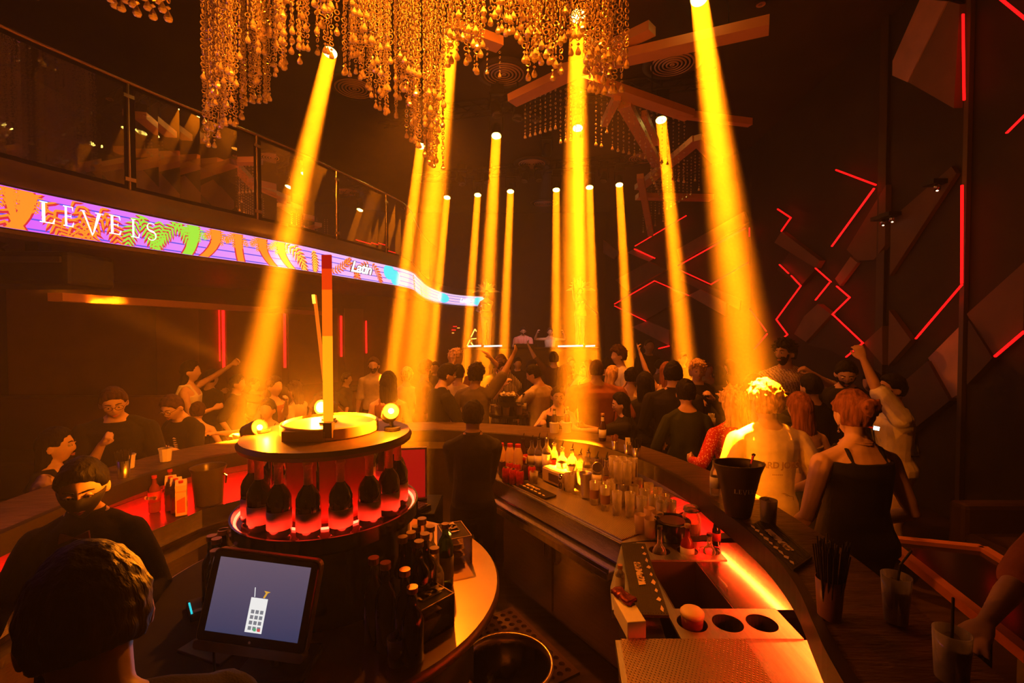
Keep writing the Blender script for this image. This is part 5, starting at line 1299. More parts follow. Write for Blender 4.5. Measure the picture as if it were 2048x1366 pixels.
icon = MB().slab([L3(x, y, .0038) for x, y in ((-.022, -.085), (.030, -.085), (.030, .01), (-.022, .01))], ez, .0006).build('keypad_icon', emat('icon_white', (.9, .88, .86), .95), t)
mb = MB()
for i in range(3):
    for j in range(4): mb.slab([L3(-.014 + i * .014 + a, -.078 + j * .015 + b, .0045) for a, b in ((0, 0), (.010, 0), (.010, .010), (0, .010))], ez, .0004)
mb.build('icon_keys', emat('icon_grey', (.4, .4, .45), .5), t)
mb = MB(); mb.bar(L3(-.012, .012, .0042), L3(-.016, .038, .0042), .002, .001, up=ez); mb.build('icon_pen', emat('icon_w2', (.9, .9, .9), .9), t)
MB().slab([L3(x, y, .0042) for x, y in ((.014, .012), (.020, .012), (.026, .026), (.034, .030), (.014, .032), (.020, .026))], ez, .0006).build('icon_flag', emat('icon_amber', (.9, .45, .05), .8), t)
MB().slab([L3(x, y, .0050) for x, y in ((.004, -.080), (.012, -.080), (.012, -.072), (.004, -.072))], ez, .0004).build('icon_green_key', emat('icon_green', (.1, .5, .2), .8), t)
MB().slab([L3(x, y, .0050) for x, y in ((.016, -.080), (.025, -.080), (.025, -.072), (.016, -.072))], ez, .0004).build('icon_red_key', emat('icon_red', (.8, .1, .1), .8), t)
MB().lathe([(.004, 0), (.004, .001)], 12, L3(0, -Hd * .43, .004), q=rot).build('button', m_chrome, t)
MB().tube([L3(0, -.02, -.03), L3(0, -.04, -.09), V((0, .0, .03))], [.03, .028, .03], 14).build('stand', m_black, t); MB().box((0, 0, .012), (.22, .18, .024)).build('foot', m_black, t, bevel=.006)
light('screen_glow', 'AREA', ctr + ez * .03, .12, (.55, .6, 1), ctr + ez, size=.25)
t = thing('card_terminal', G(372, 1235, 1.0) + V((.02, 0, 0)), 'small card terminal glowing cyan left of the till screen', 'terminal', rz=.7); MB().box((0, 0, .015), (.05, .13, .03)).build('body', m_black, t, bevel=.005); MB().box((-.018, -.01, .032), (.006, .09, .003)).build('cyan_light', emat('cyan_led', (.02, .55, .6), 1.2), t); MB().box((0, -.045, .032), (.03, .02, .003)).build('keys', mat('keys_white', (.6, .65, .65), .4), t)
t = thing('charging_light', P(418, 1182, 1.44), 'small pale cyan lit oval lamp by the upper left of the till screen', 'lamp'); t.location.z = 1.0; zz = P(418, 1182, 1.44).z - 1.0
MB().tube([(0, 0, .0), (0, 0, zz)], .004, 8).build('stem', m_black, t); MB().ell((0, 0, zz), (.016, .010, .004)).build('lit_head', emat('cyan_pale', (.5, .9, 1), 3), t); MB().lathe([(.03, 0), (.03, .01)], 18).build('foot', m_black, t)
t = thing('tape_dispenser', G(520, 1335, 1.0) , 'blue and yellow tape dispenser below the till screen', 'dispenser', rz=.5); t.location = V((-.80, 1.42, 1.0)) if False else t.location
MB().lathe([(.022, -.012), (.022, .012), (.012, .012), (.012, -.012)], 24, (0, 0, .03), cap=False, q=Quaternion((1, 0, 0), pi / 2)).build('roll', mat('blue_plastic', (.02, .25, .45), .3), t); MB().box((.01, 0, .006), (.09, .03, .012)).build('base', mat('yellow_plastic', (.55, .5, .05), .4), t)
t = thing('receipt_tray', (-1.02, 1.60, 1.0), 'flat dark tray left of the till screen', 'tray', rz=-.35); MB().box((0, 0, .006), (.20, .16, .012)).build('tray', mat('tray_grey', (.07, .05, .05), .4), t, bevel=.003)
MB().box((0, .0, .013), (.10, .07, .002)).build('paper_slip', m_paper, t)
# ------------------------------------------------------------------ things on the right work counter
ZW = .909
def on(px, d, z=ZW): return V(((px - 1024) / F * d, d, z))
m_vod = mat('vodka_label', (.9, .85, .7), .5)
m_redliq = mat('red_drink', (.5, .02, .01), .05, 0, alpha=.8)
BT = [(1046, 3.95, .27, 'dark syrup bottle with pourer at the left end of the bottle row', dict(glass=m_brglass, pour=1, lab=m_labred)),
      (1064, 3.92, .26, 'red syrup bottle, second in the row of pourer bottles', dict(liquid=m_redliq, pour=1, lab=m_label)),
      (1078, 3.86, .29, 'bottle with red neck label and pourer beside the tall vodka bottle', dict(liquid=m_redliq, pour=1, lab=m_vod)),
      (1094, 3.80, .31, 'tall clear bottle with large pale label and pourer', dict(lab=m_vod, pour=2, r=.040, labz=(.12, .58))),
      (1109, 3.76, .28, 'slim bottle with red and pale label right of the tall clear one', dict(lab=m_labred, pour=2, r=.032)),
      (1125, 3.66, .27, 'broad shouldered bottle with wide pale label', dict(lab=m_vod, pour=2, r=.046, labz=(.08, .55), shoulder=.56)),
      (1145, 3.60, .27, 'round amber lit bottle in the middle of the row', dict(lab=m_vod, pour=2, r=.042, liquid=m_clearliq)),
      (1162, 3.54, .25, 'small round bottle with ball stopper', dict(pour=2, r=.034, liquid=m_clearliq)),
      (1178, 3.48, .28, 'square clear bottle with pale label and pourer', dict(pour=2, r=.040, lab=m_vod, square=True, labz=(.1, .58))),
      (1195, 3.40, .26, 'clear bottle right of the square one', dict(pour=1, r=.034, lab=m_vod)),
      (1214, 3.34, .27, 'slim bottle with long dark pourer at the right end of the row', dict(pour=1, r=.028, liquid=m_amber))]
for px, d, h, lab, k in BT: bottle('liquor_bottle', on(px, d), lab, 'bottle', 'pourer bottles on the work counter', h=h, **k)
def can(loc, lab, body, h=.115, r=.031, name='soda_can', grp='soda cans on the work counter'):
    t = thing(name, loc, lab, 'can', grp); MB().lathe([(r * .8, 0), (r, .008), (r, h - .014), (r * .82, h - .002), (r * .80, h)], 22).build('body', body, t, smooth=True)
    MB().lathe([(r * .76, h), (r * .76, h + .0015), (.001, h + .0015)], 18).build('lid', m_chrome, t); MB().box((0, .008, h + .003), (.012, .022, .0015)).build('pull_tab', m_chrome, t); return t
m_can = mat('can_red', (.5, .02, .015), .3, var=.5, vscale=30); m_canb = mat('can_dark', (.05, .02, .015), .3)
for i, (px, d, z, m, lab) in enumerate(((1012, 3.62, 0, m_can, 'red soda can at the front left of the can group'), (1026, 3.58, 0, m_can, 'red soda can in the middle front of the can group'), (1040, 3.54, 0, m_can, 'red soda can at the front right of the can group'), (1004, 3.80, 0, m_canb, 'dark soda can behind the bartender elbow'),
        (1019, 3.76, 0, m_can, 'red soda can in the second line, left'), (1034, 3.72, 0, m_can, 'red soda can in the second line, middle'), (1052, 3.70, 0, m_canb, 'dark soda can in the second line, right'), (1064, 3.66, 0, m_can, 'red soda can nearest the pourer bottles'))):
    c = can(on(px, d), lab, m)
for i, (px, d, lab) in enumerate(((1002, 3.92, 'jug of fruit juice with red cap, left'), (1020, 3.90, 'jug of fruit juice with red cap, middle'), (1036, 3.88, 'jug of fruit juice with red cap, right'))):
    t = thing('juice_jug', on(px, d), lab + ' behind the soda cans', 'jug', 'juice jugs'); MB().lathe([(.038, 0), (.042, .01), (.042, .15), (.026, .20), (.022, .21)], 20).build('body', mat('juice_body', (.8, .5, .2), .25), t, smooth=True); MB().lathe([(.024, .21), (.024, .235), (.001, .235)], 16).build('cap', mat('cap_red', (.6, .02, .02), .4), t); MB().tube([(.04, 0, .13), (.07, 0, .12), (.068, 0, .06), (.042, 0, .05)], .007, 8).build('handle', m_milky, t)
# napkin box, tins, glasses
ang = atan2(-.83, .55)
t = thing('napkin_box', on(1120, 3.62), 'pale box of napkins glaring where a beam lands on the work counter', 'box', rz=ang); MB().box((0, 0, .05), (.25, .15, .10)).build('box', mat('box_brown', (.65, .5, .33), .5), t, bevel=.003); MB().box((0, 0, .104), (.24, .14, .008)).build('napkins', mat('napkin_white', (.85, .8, .7), .8), t); MB().box((.03, -.078, .05), (.14, .004, .06)).build('front_opening', m_bar, t)
t = thing('shaker_tin', on(1172, 3.30), 'tall conical steel shaker tin in front of the bottles', 'shaker', 'steel tins'); MB().lathe([(.028, 0), (.044, .17), (.046, .175), (.043, .17), (.026, .006), (.001, .006)], 28, cap=False).build('tin', m_steelh, t, smooth=True)
t = thing('jigger', on(1123, 3.44), 'small steel jigger standing by the napkin box', 'jigger', 'steel tins'); MB().lathe([(.020, 0), (.021, .05), (.009, .062), (.021, .075), (.022, .115), (.020, .115), (.008, .07)], 22, cap=False).build('cup', m_chrome, t, smooth=True)
t = thing('strainer', on(1206, 3.22, ZW), 'long handled round strainer standing in a mixing glass', 'strainer'); MB().tube([(0, 0, .02), (.0, .01, .30)], .004, 8).build('handle', m_chrome, t); MB().lathe([(.034, -.003), (.038, 0), (.034, .003), (.001, .002)], 22, (-.035, .0, .235), q=Quaternion((1, 0, 0), 1.35)).build('disc', m_steelh, t)
tumbler(on(1140, 3.42), 'mixing glass with a stirring spoon beside the jigger', .040, .13, 'mixing_glass', 'mixing glasses'); t = thing('bar_spoon', on(1140, 3.42) + V((0, 0, .012)), 'twisted bar spoon leaning in the mixing glass', 'spoon'); MB().tube([(-.015, 0, 0), (.05, 0, .22)], .0025, 6).build('stem', m_chrome, t); MB().ell((-.015, 0, .004), (.010, .006, .004)).build('bowl', m_chrome, t)
tumbler(on(1206, 3.22), 'mixing glass holding the round strainer', .040, .13, 'mixing_glass', 'mixing glasses')
tumbler(on(1068, 3.60), 'short glass half full left of the napkin box', .034, .09, 'rocks_glass', 'rocks glasses', m_clearliq)
HG = [(1190, 3.16, 'frosted'), (1212, 3.06, 'frosted'), (1236, 2.98, ''), (1262, 2.96, ''), (1224, 3.20, ''), (1247, 3.14, ''), (1270, 3.10, ''), (1291, 3.02, ''), (1233, 3.32, ''), (1256, 3.28, ''), (1278, 3.24, ''), (1300, 3.14, ''), (1318, 3.04, ''), (1332, 2.92, ''), (1345, 2.82, ''), (1310, 2.90, ''), (1286, 2.88, ''), (1326, 2.80, '')]
where = ['second from the front, by the shaker tin', 'foremost of the tall glasses, with a paper band', 'in the first row behind the banded ones', 'first row, nearest the low tumblers', 'behind the banded glasses, left', 'behind the banded glasses, centre', 'behind the banded glasses, right', 'beside the red lit edge, front', 'in the third row, left', 'in the third row, centre', 'in the third row, right', 'in the third row by the bar lip',
         'under the bar lip, farthest', 'under the bar lip, beside the paper sheet', 'just left of the paper sheet', 'between the paper sheet and the third row', 'behind the low tumblers, left', 'behind the low tumblers, right']
proto = None
for (px, d, k), w in zip(HG, where):
    p = on(px, d)
    if k: t = tumbler(p, 'tall highball glass with a brown band, ' + w, .033, .155, 'highball_glass', 'highball glasses', None, .82); MB().lathe([(.0305, .045), (.0335, .105)], 22, cap=False).build('paper_band', mat('band_brown', (.42, .22, .12), .6), t, smooth=True)
    elif proto is None: t = proto = tumbler(p, 'tall highball glass, ' + w, .033, .15, 'highball_glass', 'highball glasses', None, .82); t['label'] = 'tall highball glass, ' + w
    else: t = dup(proto, p, None, 'tall highball glass, ' + w)
for i, (px, d) in enumerate(((1238, 3.14), (1256, 3.12), (1246, 3.24), (1264, 3.20), (1228, 3.26))):
    pp = on(px, d, ZW + .1515); t = dup(proto, pp, None, ('highball glass stacked on the upper layer, ' + ['front left', 'front right', 'middle', 'back right', 'back left'][i]))
HGS = [on(px, d) for px, d, k in HG]
TG = [(1283, 2.72, 'front left, with dark base'), (1303, 2.66, 'foremost'), (1318, 2.74, 'right'), (1301, 2.82, 'back'), (1327, 2.84, 'back right, reddened')]
for i, (px, d, w) in enumerate(TG): tumbler(on(px, d), 'frosted low tumbler in the front group, ' + w, .034, .105, 'low_tumbler', 'low tumblers', None, .86, mat('frosted_glass', (.75, .5, .3), .35, 0, alpha=.6))
t = thing('paper_sheet', V((0, 0, .905)), 'pale printed sheet lying between the glasses and the red glow', 'paper')
q = [G(1309, 1007, .915), G(1352, 995, .915), G(1398, 1014, .915), G(1360, 1029, .915)]; t.location = V((q[0].x, q[0].y, .908)); local(MB().slab([p - V((0, 0, .006)) for p in q], V((0, 0, 1)), .0012).build('sheet', m_paper), t)
mb = MB()
for i in range(5): a = q[0].lerp(q[3], .15 + .16 * i); b = q[1].lerp(q[2], .15 + .16 * i); mb.bar(a.lerp(b, .12) - V((0, 0, .0045)), a.lerp(b, .8) - V((0, 0, .0045)), .003, .0006)
local(mb.build('print', mat('print_grey', (.35, .28, .2), .8)), t)
t = thing('coaster', G(1383, 1022, .91), 'small pale round lid beside the paper sheet', 'lid'); MB().lathe([(.032, 0), (.032, .006), (.001, .006)], 22).build('lid', m_steelh, t)
p = on(1348, 2.66); t = thing('ice_tub', p, 'round black tub with inset lid by the bottle holes', 'tub'); auto(MB().lathe([(.098, 0), (.102, .095), (.100, .10), (.085, .10), (.082, .092), (.001, .092)], 40).build('tub', m_gloss, t)); MB().lathe([(.070, .093), (.070, .097), (.001, .098)], 30).build('inset_lid', mat('lid_brown', (.12, .05, .03), .3), t)
p = V((1.05, 2.70, ZW)); t = thing('preserve_jar', p, 'large glass jar with clip lid glowing red under the bar lip', 'jar'); MB().lathe([(.045, 0), (.052, .01), (.052, .10), (.042, .125), (.042, .14)], 28).build('glass', thin_glass('jar_glass', (.95, .8, .75), .3, .15), t, smooth=True); MB().lathe([(.046, .14), (.046, .155), (.03, .165), (.001, .165)], 24).build('lid', m_glass, t, smooth=True); MB().lathe([(.040, .012), (.046, .015), (.046, .07), (.001, .07)], 20).build('contents', m_milky, t); MB().lathe([(.047, .136), (.049, .139), (.047, .142)], 24, cap=False).build('wire_ring', m_chrome, t)
bottle('bitters_bottle', on(1437, 2.55, ZW), 'small dark bitters bottle beside the red jar', 'bottle', None, .022, .14, m_dkglass, None, m_labred)
bottle('liquor_bottle', V((.95, 2.4975, .80)), 'red whisky bottle standing in the middle well of the far plate', 'bottle', 'bottles in the round wells', .036, .25, mat('red_bottle', (.35, .02, .015), .1, 0, alpha=.8), m_gold, m_label, .013, .55)
bottle('liquor_bottle', V((.80, 2.4975, .80)), 'empty clear decanter bottle in the left well of the far plate', 'bottle', 'bottles in the round wells', .036, .24, None, None, None, .012, .42)
bottle('liquor_bottle', V((1.07, 2.4975, .80)), 'clear bottle in the right well of the far plate, lit red', 'bottle', 'bottles in the round wells', .034, .20, None, None, None, .012, .5)
t = thing('lidded_cup', V((.735, 1.8725, .81)), 'red cup with pale lid sitting in the left hole of the near plate', 'cup'); MB().lathe([(.034, 0), (.044, .125), (.044, .13)], 26).build('cup', mat('cup_red', (.25, .03, .03), .3), t, smooth=True); MB().lathe([(.046, .128), (.047, .142), (.040, .150), (.001, .150)], 26).build('lid', mat('cup_lid', (.8, .6, .4), .4), t, smooth=True)
# rubber bar mats
def barmat(q, label, txt, thick=.012, flip=False, tz=None):
    c = sum(q, V()) / 4; t = thing('bar_mat', c, label, 'mat', 'rubber bar mats'); nrm = (q[1] - q[0]).cross(q[3] - q[0]).normalized()
    if nrm.z < 0: nrm = -nrm
    local(MB().slab(q, nrm, thick).build('mat', mat('rubber_black', (.03, .022, .016), .55, bump=.3, bscale=200)), t)
    ex = ((q[1] - q[0]) + (q[2] - q[3])).normalized(); ey = nrm.cross(ex); L = (q[1] - q[0]).length; Wd = (q[3] - q[0]).length
    mb = MB()
    for i in range(12): k = (i + .7) / 13; mb.bar(q[0].lerp(q[3], k) + nrm * (thick + .001) + ex * .01, q[1].lerp(q[2], k) + nrm * (thick + .001) - ex * .01, .003, .003, up=nrm)
    local(mb.build('ribs', MATS['rubber_black']), t)
    mt = mat('mat_print', (.80, .62, .42), .6); o = c + nrm * (thick + .0030)
    for dy, s, tx in txt: local(lettering(tx, s, o + ey * dy, ex, ey, mt, None, 'lettering', .006), t)
    mb = MB()                                     # row of little marks along one edge
    for i in range(9):
        a = q[0].lerp(q[1], (i + .6) / 9.4) + (q[3] - q[0]) * .14 + nrm * (thick + .0032); w = ex * .018 * (1 + .4 * (i % 3 == 0)); h = ey * (.012 + .006 * (i % 2))
        mb.add([a - w, a - h * .5, a + w, a + h * .8 - w * .3], [(0, 1, 2, 3)])
    local(mb.build('edge_marks', mt), t); return t
q = [G(1272, 1243, .925), G(1245, 1094, .925), G(1293, 1096, .925), G(1343, 1245, .925)]
barmat([q[3], q[2], q[1], q[0]], 'ribbed black rubber mat lying along the left side of the drinks station', [(.012, .028, 'WORLD CLASS'), (-.018, .018, 'HENDRY'[:0] + 'SERVICE')] if False else [(.006, .030, 'WORLD CLASS')])
q = [along(.07, -.03, .913), along(.42, -.03, .913), along(.42, -.13, .913), along(.07, -.13, .913)]
barmat(q, 'black rubber mat with pale print near the soda cans', [(.004, .022, 'WORLD CLASS')])
q = [G(1500, 1062, 1.152), G(1594, 1151, 1.152), G(1632, 1124, 1.152), G(1538, 1042, 1.152)]
barmat([q[0], q[1], q[2], q[3]], 'ribbed black rubber mat on the wooden bar top beside the ice bucket', [(0, .030, 'WORLD CLASS')])
t = thing('small_bottle', on(1228, 2.13, .902) + V((.02, 0, 0)), 'small clear bottle with pale label on the left edge of the drinks station', 'bottle'); t.location.x = .50
MB().lathe([(.020, 0), (.022, .005), (.022, .072), (.010, .088), (.010, .10)], 20).build('glass', m_glass, t, smooth=True); MB().lathe([(.0225, .015), (.0225, .062)], 20, cap=False).build('label', m_label, t, smooth=True); MB().lathe([(.012, .096), (.012, .112), (.001, .112)], 14).build('cap', m_copper, t)
t = thing('napkin_stack', V((.475, 1.86, .902)), 'stack of folded pale napkins on the left edge of the drinks station', 'napkins', rz=.1); MB().box((0, 0, .035), (.075, .17, .07)).build('stack', m_paper, t, bevel=.004)
mb = MB(); mb.rings([[V((x, y, z)) for x, y in ((-.03, -.06), (.03, -.06), (.03, .06), (-.03, .06))] for z in (0, .012)]); t = thing('snack_packet', V((.468, 1.93, .973)), 'crumpled dark red foil packet on the napkin stack', 'packet', rz=.5); o = remeshed(MB().box((0, 0, .012), (.05, .11, .022)), 'packet', mat('foil_red', (.18, .02, .015), .25, .5), .004, t, 1, .008, 40)
# ------------------------------------------------------------------ things on the bar top
def strawcup(px, d, lab, tag_=False, z=1.15, r=.026, h=.075, straw=m_black, n=22, L=.15, cupm=None):
    t = thing('straw_cup', on(px, d, z), lab, 'cup', 'cups of straws'); MB().lathe([(r * .8, 0), (r, h), (r * .95, h), (r * .76, .005), (.001, .005)], 22, cap=False).build('cup', cupm or m_steelh, t, smooth=True)
    mb = MB(); q_ = random.Random(px)
    for i in range(n):
        a = q_.uniform(0, 2 * pi); k = sqrt(q_.random()); x, y = cos(a) * k * r * .65, sin(a) * k * r * .65; mb.tube([(x, y, .008), (x * 2.2, y * 2.2, L * q_.uniform(.85, 1.05))], .0024, 6)
    mb.build('straws', straw, t)['kind'] = 'stuff'
    if tag_: MB().box((.0, -.012, h + .02), (.035, .012, .07)).build('card', m_paper, t)
    return t
m_stick = mat('stirrer_brown', (.25, .10, .05), .5)
strawcup(1231, 3.66, 'left steel cup of brown stirrers on the bar', straw=m_stick, L=.12); strawcup(1256, 3.54, 'middle steel cup with a pale card on the bar', True, n=6, L=.10); strawcup(1274, 3.46, 'right steel cup packed with black straws on the bar', r=.030, L=.14, n=36)
t = strawcup(1668, 1.52, 'tall brown cup crammed with black straws at the near end of the bar', r=.042, h=.13, L=.25, n=60, cupm=mat('cup_brown', (.28, .12, .07), .4))
for px, d, lab in ((1109, 4.30, 'left of the two beer bottles before the seated woman'), (1134, 4.32, 'right of the two beer bottles before the seated woman'), (1206, 3.98, 'beer bottle with pale label by the resting hand')):
    t = bottle('beer_bottle', on(px, d, 1.15), lab, 'bottle', 'beer bottles on the bar', .031, .235, m_brglass, m_gold, m_vod, .0125, .56, labz=(.12, .42)); MB().lathe([(.0145, .165), (.0135, .205)], 16, cap=False).build('neck_label', m_vod, t, smooth=True)
    if px < 1200: MB().lathe([(.040, 0), (.046, .085), (.048, .09), (.044, .085)], 14, cap=False).build('napkin_wrap', m_paper, t)
t = thing('menu_holder', on(1250, 3.30, ZW), 'standing menu card with pale border in front of the straw cups', 'menu'); MB().box((0, 0, .15), (.19, .008, .26)).build('card', m_paper, t); MB().box((.02, -.0055, .145), (.13, .003, .20)).build('dark_print', mat('menu_dark', (.10, .05, .03), .4), t); MB().box((0, 0, .01), (.12, .06, .02)).build('foot', m_black, t)
# ice bucket with tongs
p = V((1.155, 2.36, 1.156)); t = thing('ice_bucket', p, 'black tapered ice bucket with lettering and tongs on the curved bar', 'bucket')
rs = []
for z, a, b in ((0, .058, .058), (.01, .062, .062), (.12, .082, .076), (.22, .108, .088), (.262, .128, .092), (.268, .130, .093), (.268, .124, .088), (.22, .102, .083), (.03, .055, .055), (.03, .001, .001)):
    rs.append([V((cos(2 * pi * k / 40) * a, sin(2 * pi * k / 40) * b, z)) for k in range(40)])
MB().rings(rs, True).build('bucket', mat('bucket_black', (.05, .035, .025), .35), t, smooth=True)
mb = MB(); x = -.055
for ch in 'LEVELS':
    w, ps = serif(ch); s_ = .020
    for poly in ps:
        vs = []
        for u, v_ in poly:
            X = x + u * s_; vs.append(V((X, -sqrt(max(0, 1 - (X / .096) ** 2)) * .0845, .135 + v_ * s_)))
        mb.add(vs, [tuple(range(len(vs)))])
    x += w * s_ + .004
mb.build('levels_lettering', mat('bucket_text', (.75, .7, .6), .5), t)
t2 = thing('ice_tongs', p + V((.03, 0, .036)), 'steel ice tongs sticking out of the ice bucket', 'tongs'); mb = MB()
mb.bar((-.02, 0, 0), (.05, .01, .27), .012, .003); mb.bar((-.01, .02, 0), (.058, .02, .268), .012, .003); mb.build('arms', m_chrome, t2); MB().lathe([(.008, 0), (.010, .01), (.001, .014)], 12, (.054, .015, .262)).build('hinge', m_chrome, t2)
bottle('water_bottle', V((1.16, 2.64, 1.156)), 'clear glass bottle just behind the black ice bucket', 'bottle', None, .028, .21, None, None, m_label)
tumbler(V((1.255, 2.26, 1.156)), 'tumbler of cloudy drink right of the black ice bucket', .040, .115, 'drink_glass', 'drinks on the bar', m_milky)
tumbler(V((1.245, 1.49, 1.156)), 'large tumbler with ice and a black straw at the near end of the bar', .042, .15, 'drink_glass', 'drinks on the bar', m_amber, .74)
t = thing('black_straw', V((1.245, 1.49, 1.17)), 'black straw leaning out of the large tumbler', 'straw'); MB().tube([(-.01, 0, 0), (.012, .0, .17), (.055, .01, .21)], .0035, 8).build('tube', m_black, t)
tumbler(V((1.19, 1.24, 1.156)), 'dark drink glass by the reaching hand at the lower right', .042, .13, 'drink_glass', 'drinks on the bar', mat('cola', (.06, .02, .01), .1))
t = thing('black_straw', V((1.19, 1.24, 1.17)), 'black straw in the glass by the reaching hand', 'straw'); MB().tube([(0, 0, 0), (.01, .01, .2)], .0035, 8).build('tube', m_black, t)
mb = MB(); t = thing('round_black_bin', V((.66, 1.02, .90)), 'round black lidded container at the bottom edge right of the perforated tray', 'container'); auto(MB().lathe([(.085, 0), (.09, .17), (.088, .19), (.06, .21), (.001, .215)], 36).build('drum', mat('soft_black', (.008, .007, .006), .8), t)); MB().lathe([(.091, .165), (.093, .17), (.091, .176)], 36, cap=False).build('rim', m_black, t)
# lounge table at the right
t = thing('lounge_table', (2.5, 2.4, 0), 'low dark lounge table with glossy orange brown rim at the right', 'table')
qq = [V((2.42, 3.0, 0)), V((2.16, 1.90, 0)), V((2.66, 1.78, 0)), V((2.92, 2.86, 0))]
local(MB().prism([(p.x, p.y) for p in qq], .70, .735).build('tabletop', m_gloss), t); m_rim = mat('glossy_wood_rim', (.65, .24, .10), .22, var=.15, vscale=6)
mb = MB()
for a, b in zip(qq, qq[1:] + qq[:1]): mb.bar(a + V((0, 0, .735)), b + V((0, 0, .735)), .055, .05)
local(mb.build('rim', m_rim), t)
for a in qq: c = a.lerp(V((2.52, 2.3, 0)), .15); local(MB().box((c.x, c.y, .35), (.05, .05, .70)).build('leg', m_black), t)
t = thing('sofa', (4.05, 3.0, 0), 'dark padded sofa against the right wall', 'sofa'); MB().box((.1, 0, .21), (.8, 1.7, .42)).build('seat', mat('sofa_dark', (.05, .025, .018), .6), t, bevel=.05); MB().box((.55, 0, .55), (.22, 1.7, 1.0)).build('backrest', MATS['sofa_dark'], t, bevel=.06)
for s in (-1, 1): MB().box((.1, s * .9, .35), (.8, .16, .6)).build('armrest', MATS['sofa_dark'], t, bevel=.04)
t = thing('banquette', (-6.0, 6.0, 0), 'long dark brown banquette under the balcony at the left', 'sofa'); MB().box((0, 0, .24), (3.2, .7, .48)).build('seat', MATS['sofa_dark'], t, bevel=.04); MB().box((0, .38, .7), (3.2, .18, 1.0)).build('backrest', mat('banquette_back', (.11, .045, .03), .6), t, bevel=.04)

t = thing('display_frame', V((-.66, 3.06, .982)), 'pale framed red acrylic display standing behind the bottle tower', 'display', rz=.15); MB().box((0, 0, .17), (.17, .008, .32)).build('red_sheet', emat('red_acrylic_painted_glow', (.55, .006, .004), .7), t)  # sheet emission stands in for red light on the acrylic
mb = MB(); mb.box((-.09, 0, .17), (.012, .016, .34)); mb.box((.09, 0, .17), (.012, .016, .34)); mb.box((0, 0, .335), (.19, .016, .012)); mb.box((0, 0, .006), (.19, .05, .012)); mb.build('frame', mat('frame_pale', (.8, .6, .4), .4), t)
# ------------------------------------------------------------------ left counter things
p = V((-2.10, 3.20, .906)); t = thing('black_bucket', p, 'plain black ice bucket between the juice cartons and the tap', 'bucket'); auto(MB().lathe([(.085, 0), (.10, .22), (.112, .245), (.112, .252), (.104, .25), (.09, .22), (.08, .02), (.001, .02)], 36, cap=True).build('bucket', mat('bucket_dark', (.055, .04, .025), .3), t)); MB().tube([(.105, 0, .20), (.125, 0, .19), (.12, 0, .14)], .006, 8).build('lug', m_chrome, t)
p = V((-1.93, 3.42, .90)); t = thing('tap', p, 'curved chrome swan neck tap on the left counter', 'tap'); MB().lathe([(.022, 0), (.022, .02), (.012, .025)], 18).build('base', m_chrome, t); MB().tube([(0, 0, .02), (0, 0, .18)] + [(.075 - .075 * cos(a), .02 * a, .18 + .085 * sin(a)) for a in [pi * k / 10 for k in range(1, 10)]] + [(.15, .05, .15)], .0075, 10).build('spout', m_chrome, t, smooth=True); MB().tube([(.012, -.01, .03), (.03, -.04, .05)], .005, 8).build('lever', m_chrome, t)
t = thing('sink_splash_guard', V((-1.72, 3.52, .90)), 'upright brown steel splash guard of the sink, by the tap', 'guard', rz=.6); MB().box((0, 0, .07), (.30, .006, .14)).build('plate', m_steel, t); MB().tube([(-.15, 0, .14), (.15, 0, .14)], .006, 8).build('rolled_edge', m_chrome, t)
for (x, y, lab) in ((-2.28, 3.09, 'left'), (-2.215, 3.05, 'middle'), (-2.15, 3.005, 'right')):
    t = thing('juice_carton', V((x, y, .906)), lab + ' of the three tall juice cartons with red caps', 'carton', 'juice cartons', rz=.55); mb = MB(); h = .195; w, d = .030, .045
    mb.rings([[V((a * w, b * d, z)) for a, b in ((-1, -1), (1, -1), (1, 1), (-1, 1))] for z in (0, h)]); mb.build('body', mat('carton_cream', (.72, .52, .35), .5, var=.1, vscale=12), t)
    MB().add([(-w, -d, h), (w, -d, h), (w, d, h), (-w, d, h), (-w, 0, h + .03), (w, 0, h + .03)], [(0, 1, 5, 4), (2, 3, 4, 5), (1, 2, 5), (0, 4, 3)]).build('gable_top', mat('carton_top', (.75, .6, .4), .5), t); MB().lathe([(.013, 0), (.013, .014), (.001, .014)], 16, (0, -.022, h + .012), q=Quaternion((1, 0, 0), -.5) if False else None).build('cap', mat('cap_red', (.6, .02, .02), .4), t)
    mb = MB(); mb.slab([V((-.022, -d - .0006, .02)), V((.022, -d - .0006, .02)), V((.022, -d - .0006, .12)), V((-.022, -d - .0006, .10))], V((0, -1, 0)), .0004); mb.build('orange_print', mat('carton_print', (.65, .12, .04), .5), t)
    for zz in (.06, .135): MB().ell((w + .0002, -.005, zz), (.001, .018, .022), n=16).build('fruit_print', mat('carton_fruit', (.12, .05, .04), .5), t)
    lettering('ORANGE', .014, V((0, -d - .0012, .155)), V((1, 0, 0)), V((0, 0, 1)), mat('carton_text', (.55, .05, .02), .5), t)
for (x, y, lab, m) in ((-2.345, 3.17, 'left cola bottle with dark label beside the cartons', mat('cola_dark_label', (.06, .015, .012), .5)), (-2.345, 3.03, 'right cola bottle with red label and white script beside the cartons', m_labred)):
    t = bottle('cola_bottle', V((x, y, .906)), lab, 'bottle', 'cola bottles', .034, .24, mat('cola_bottle', (.30, .05, .03), .08, 0, alpha=.8), mat('cap_red', (.6, .02, .02), .4), m, .012, .62, labz=(.30, .58))
    lettering('Coca-Cola', .017, V((.002, -.0352, .105)), V((1, 0, 0)), V((0, 0, 1)), mat('white_script', (.85, .8, .75), .5), t, 'script', .006, shear=.3)
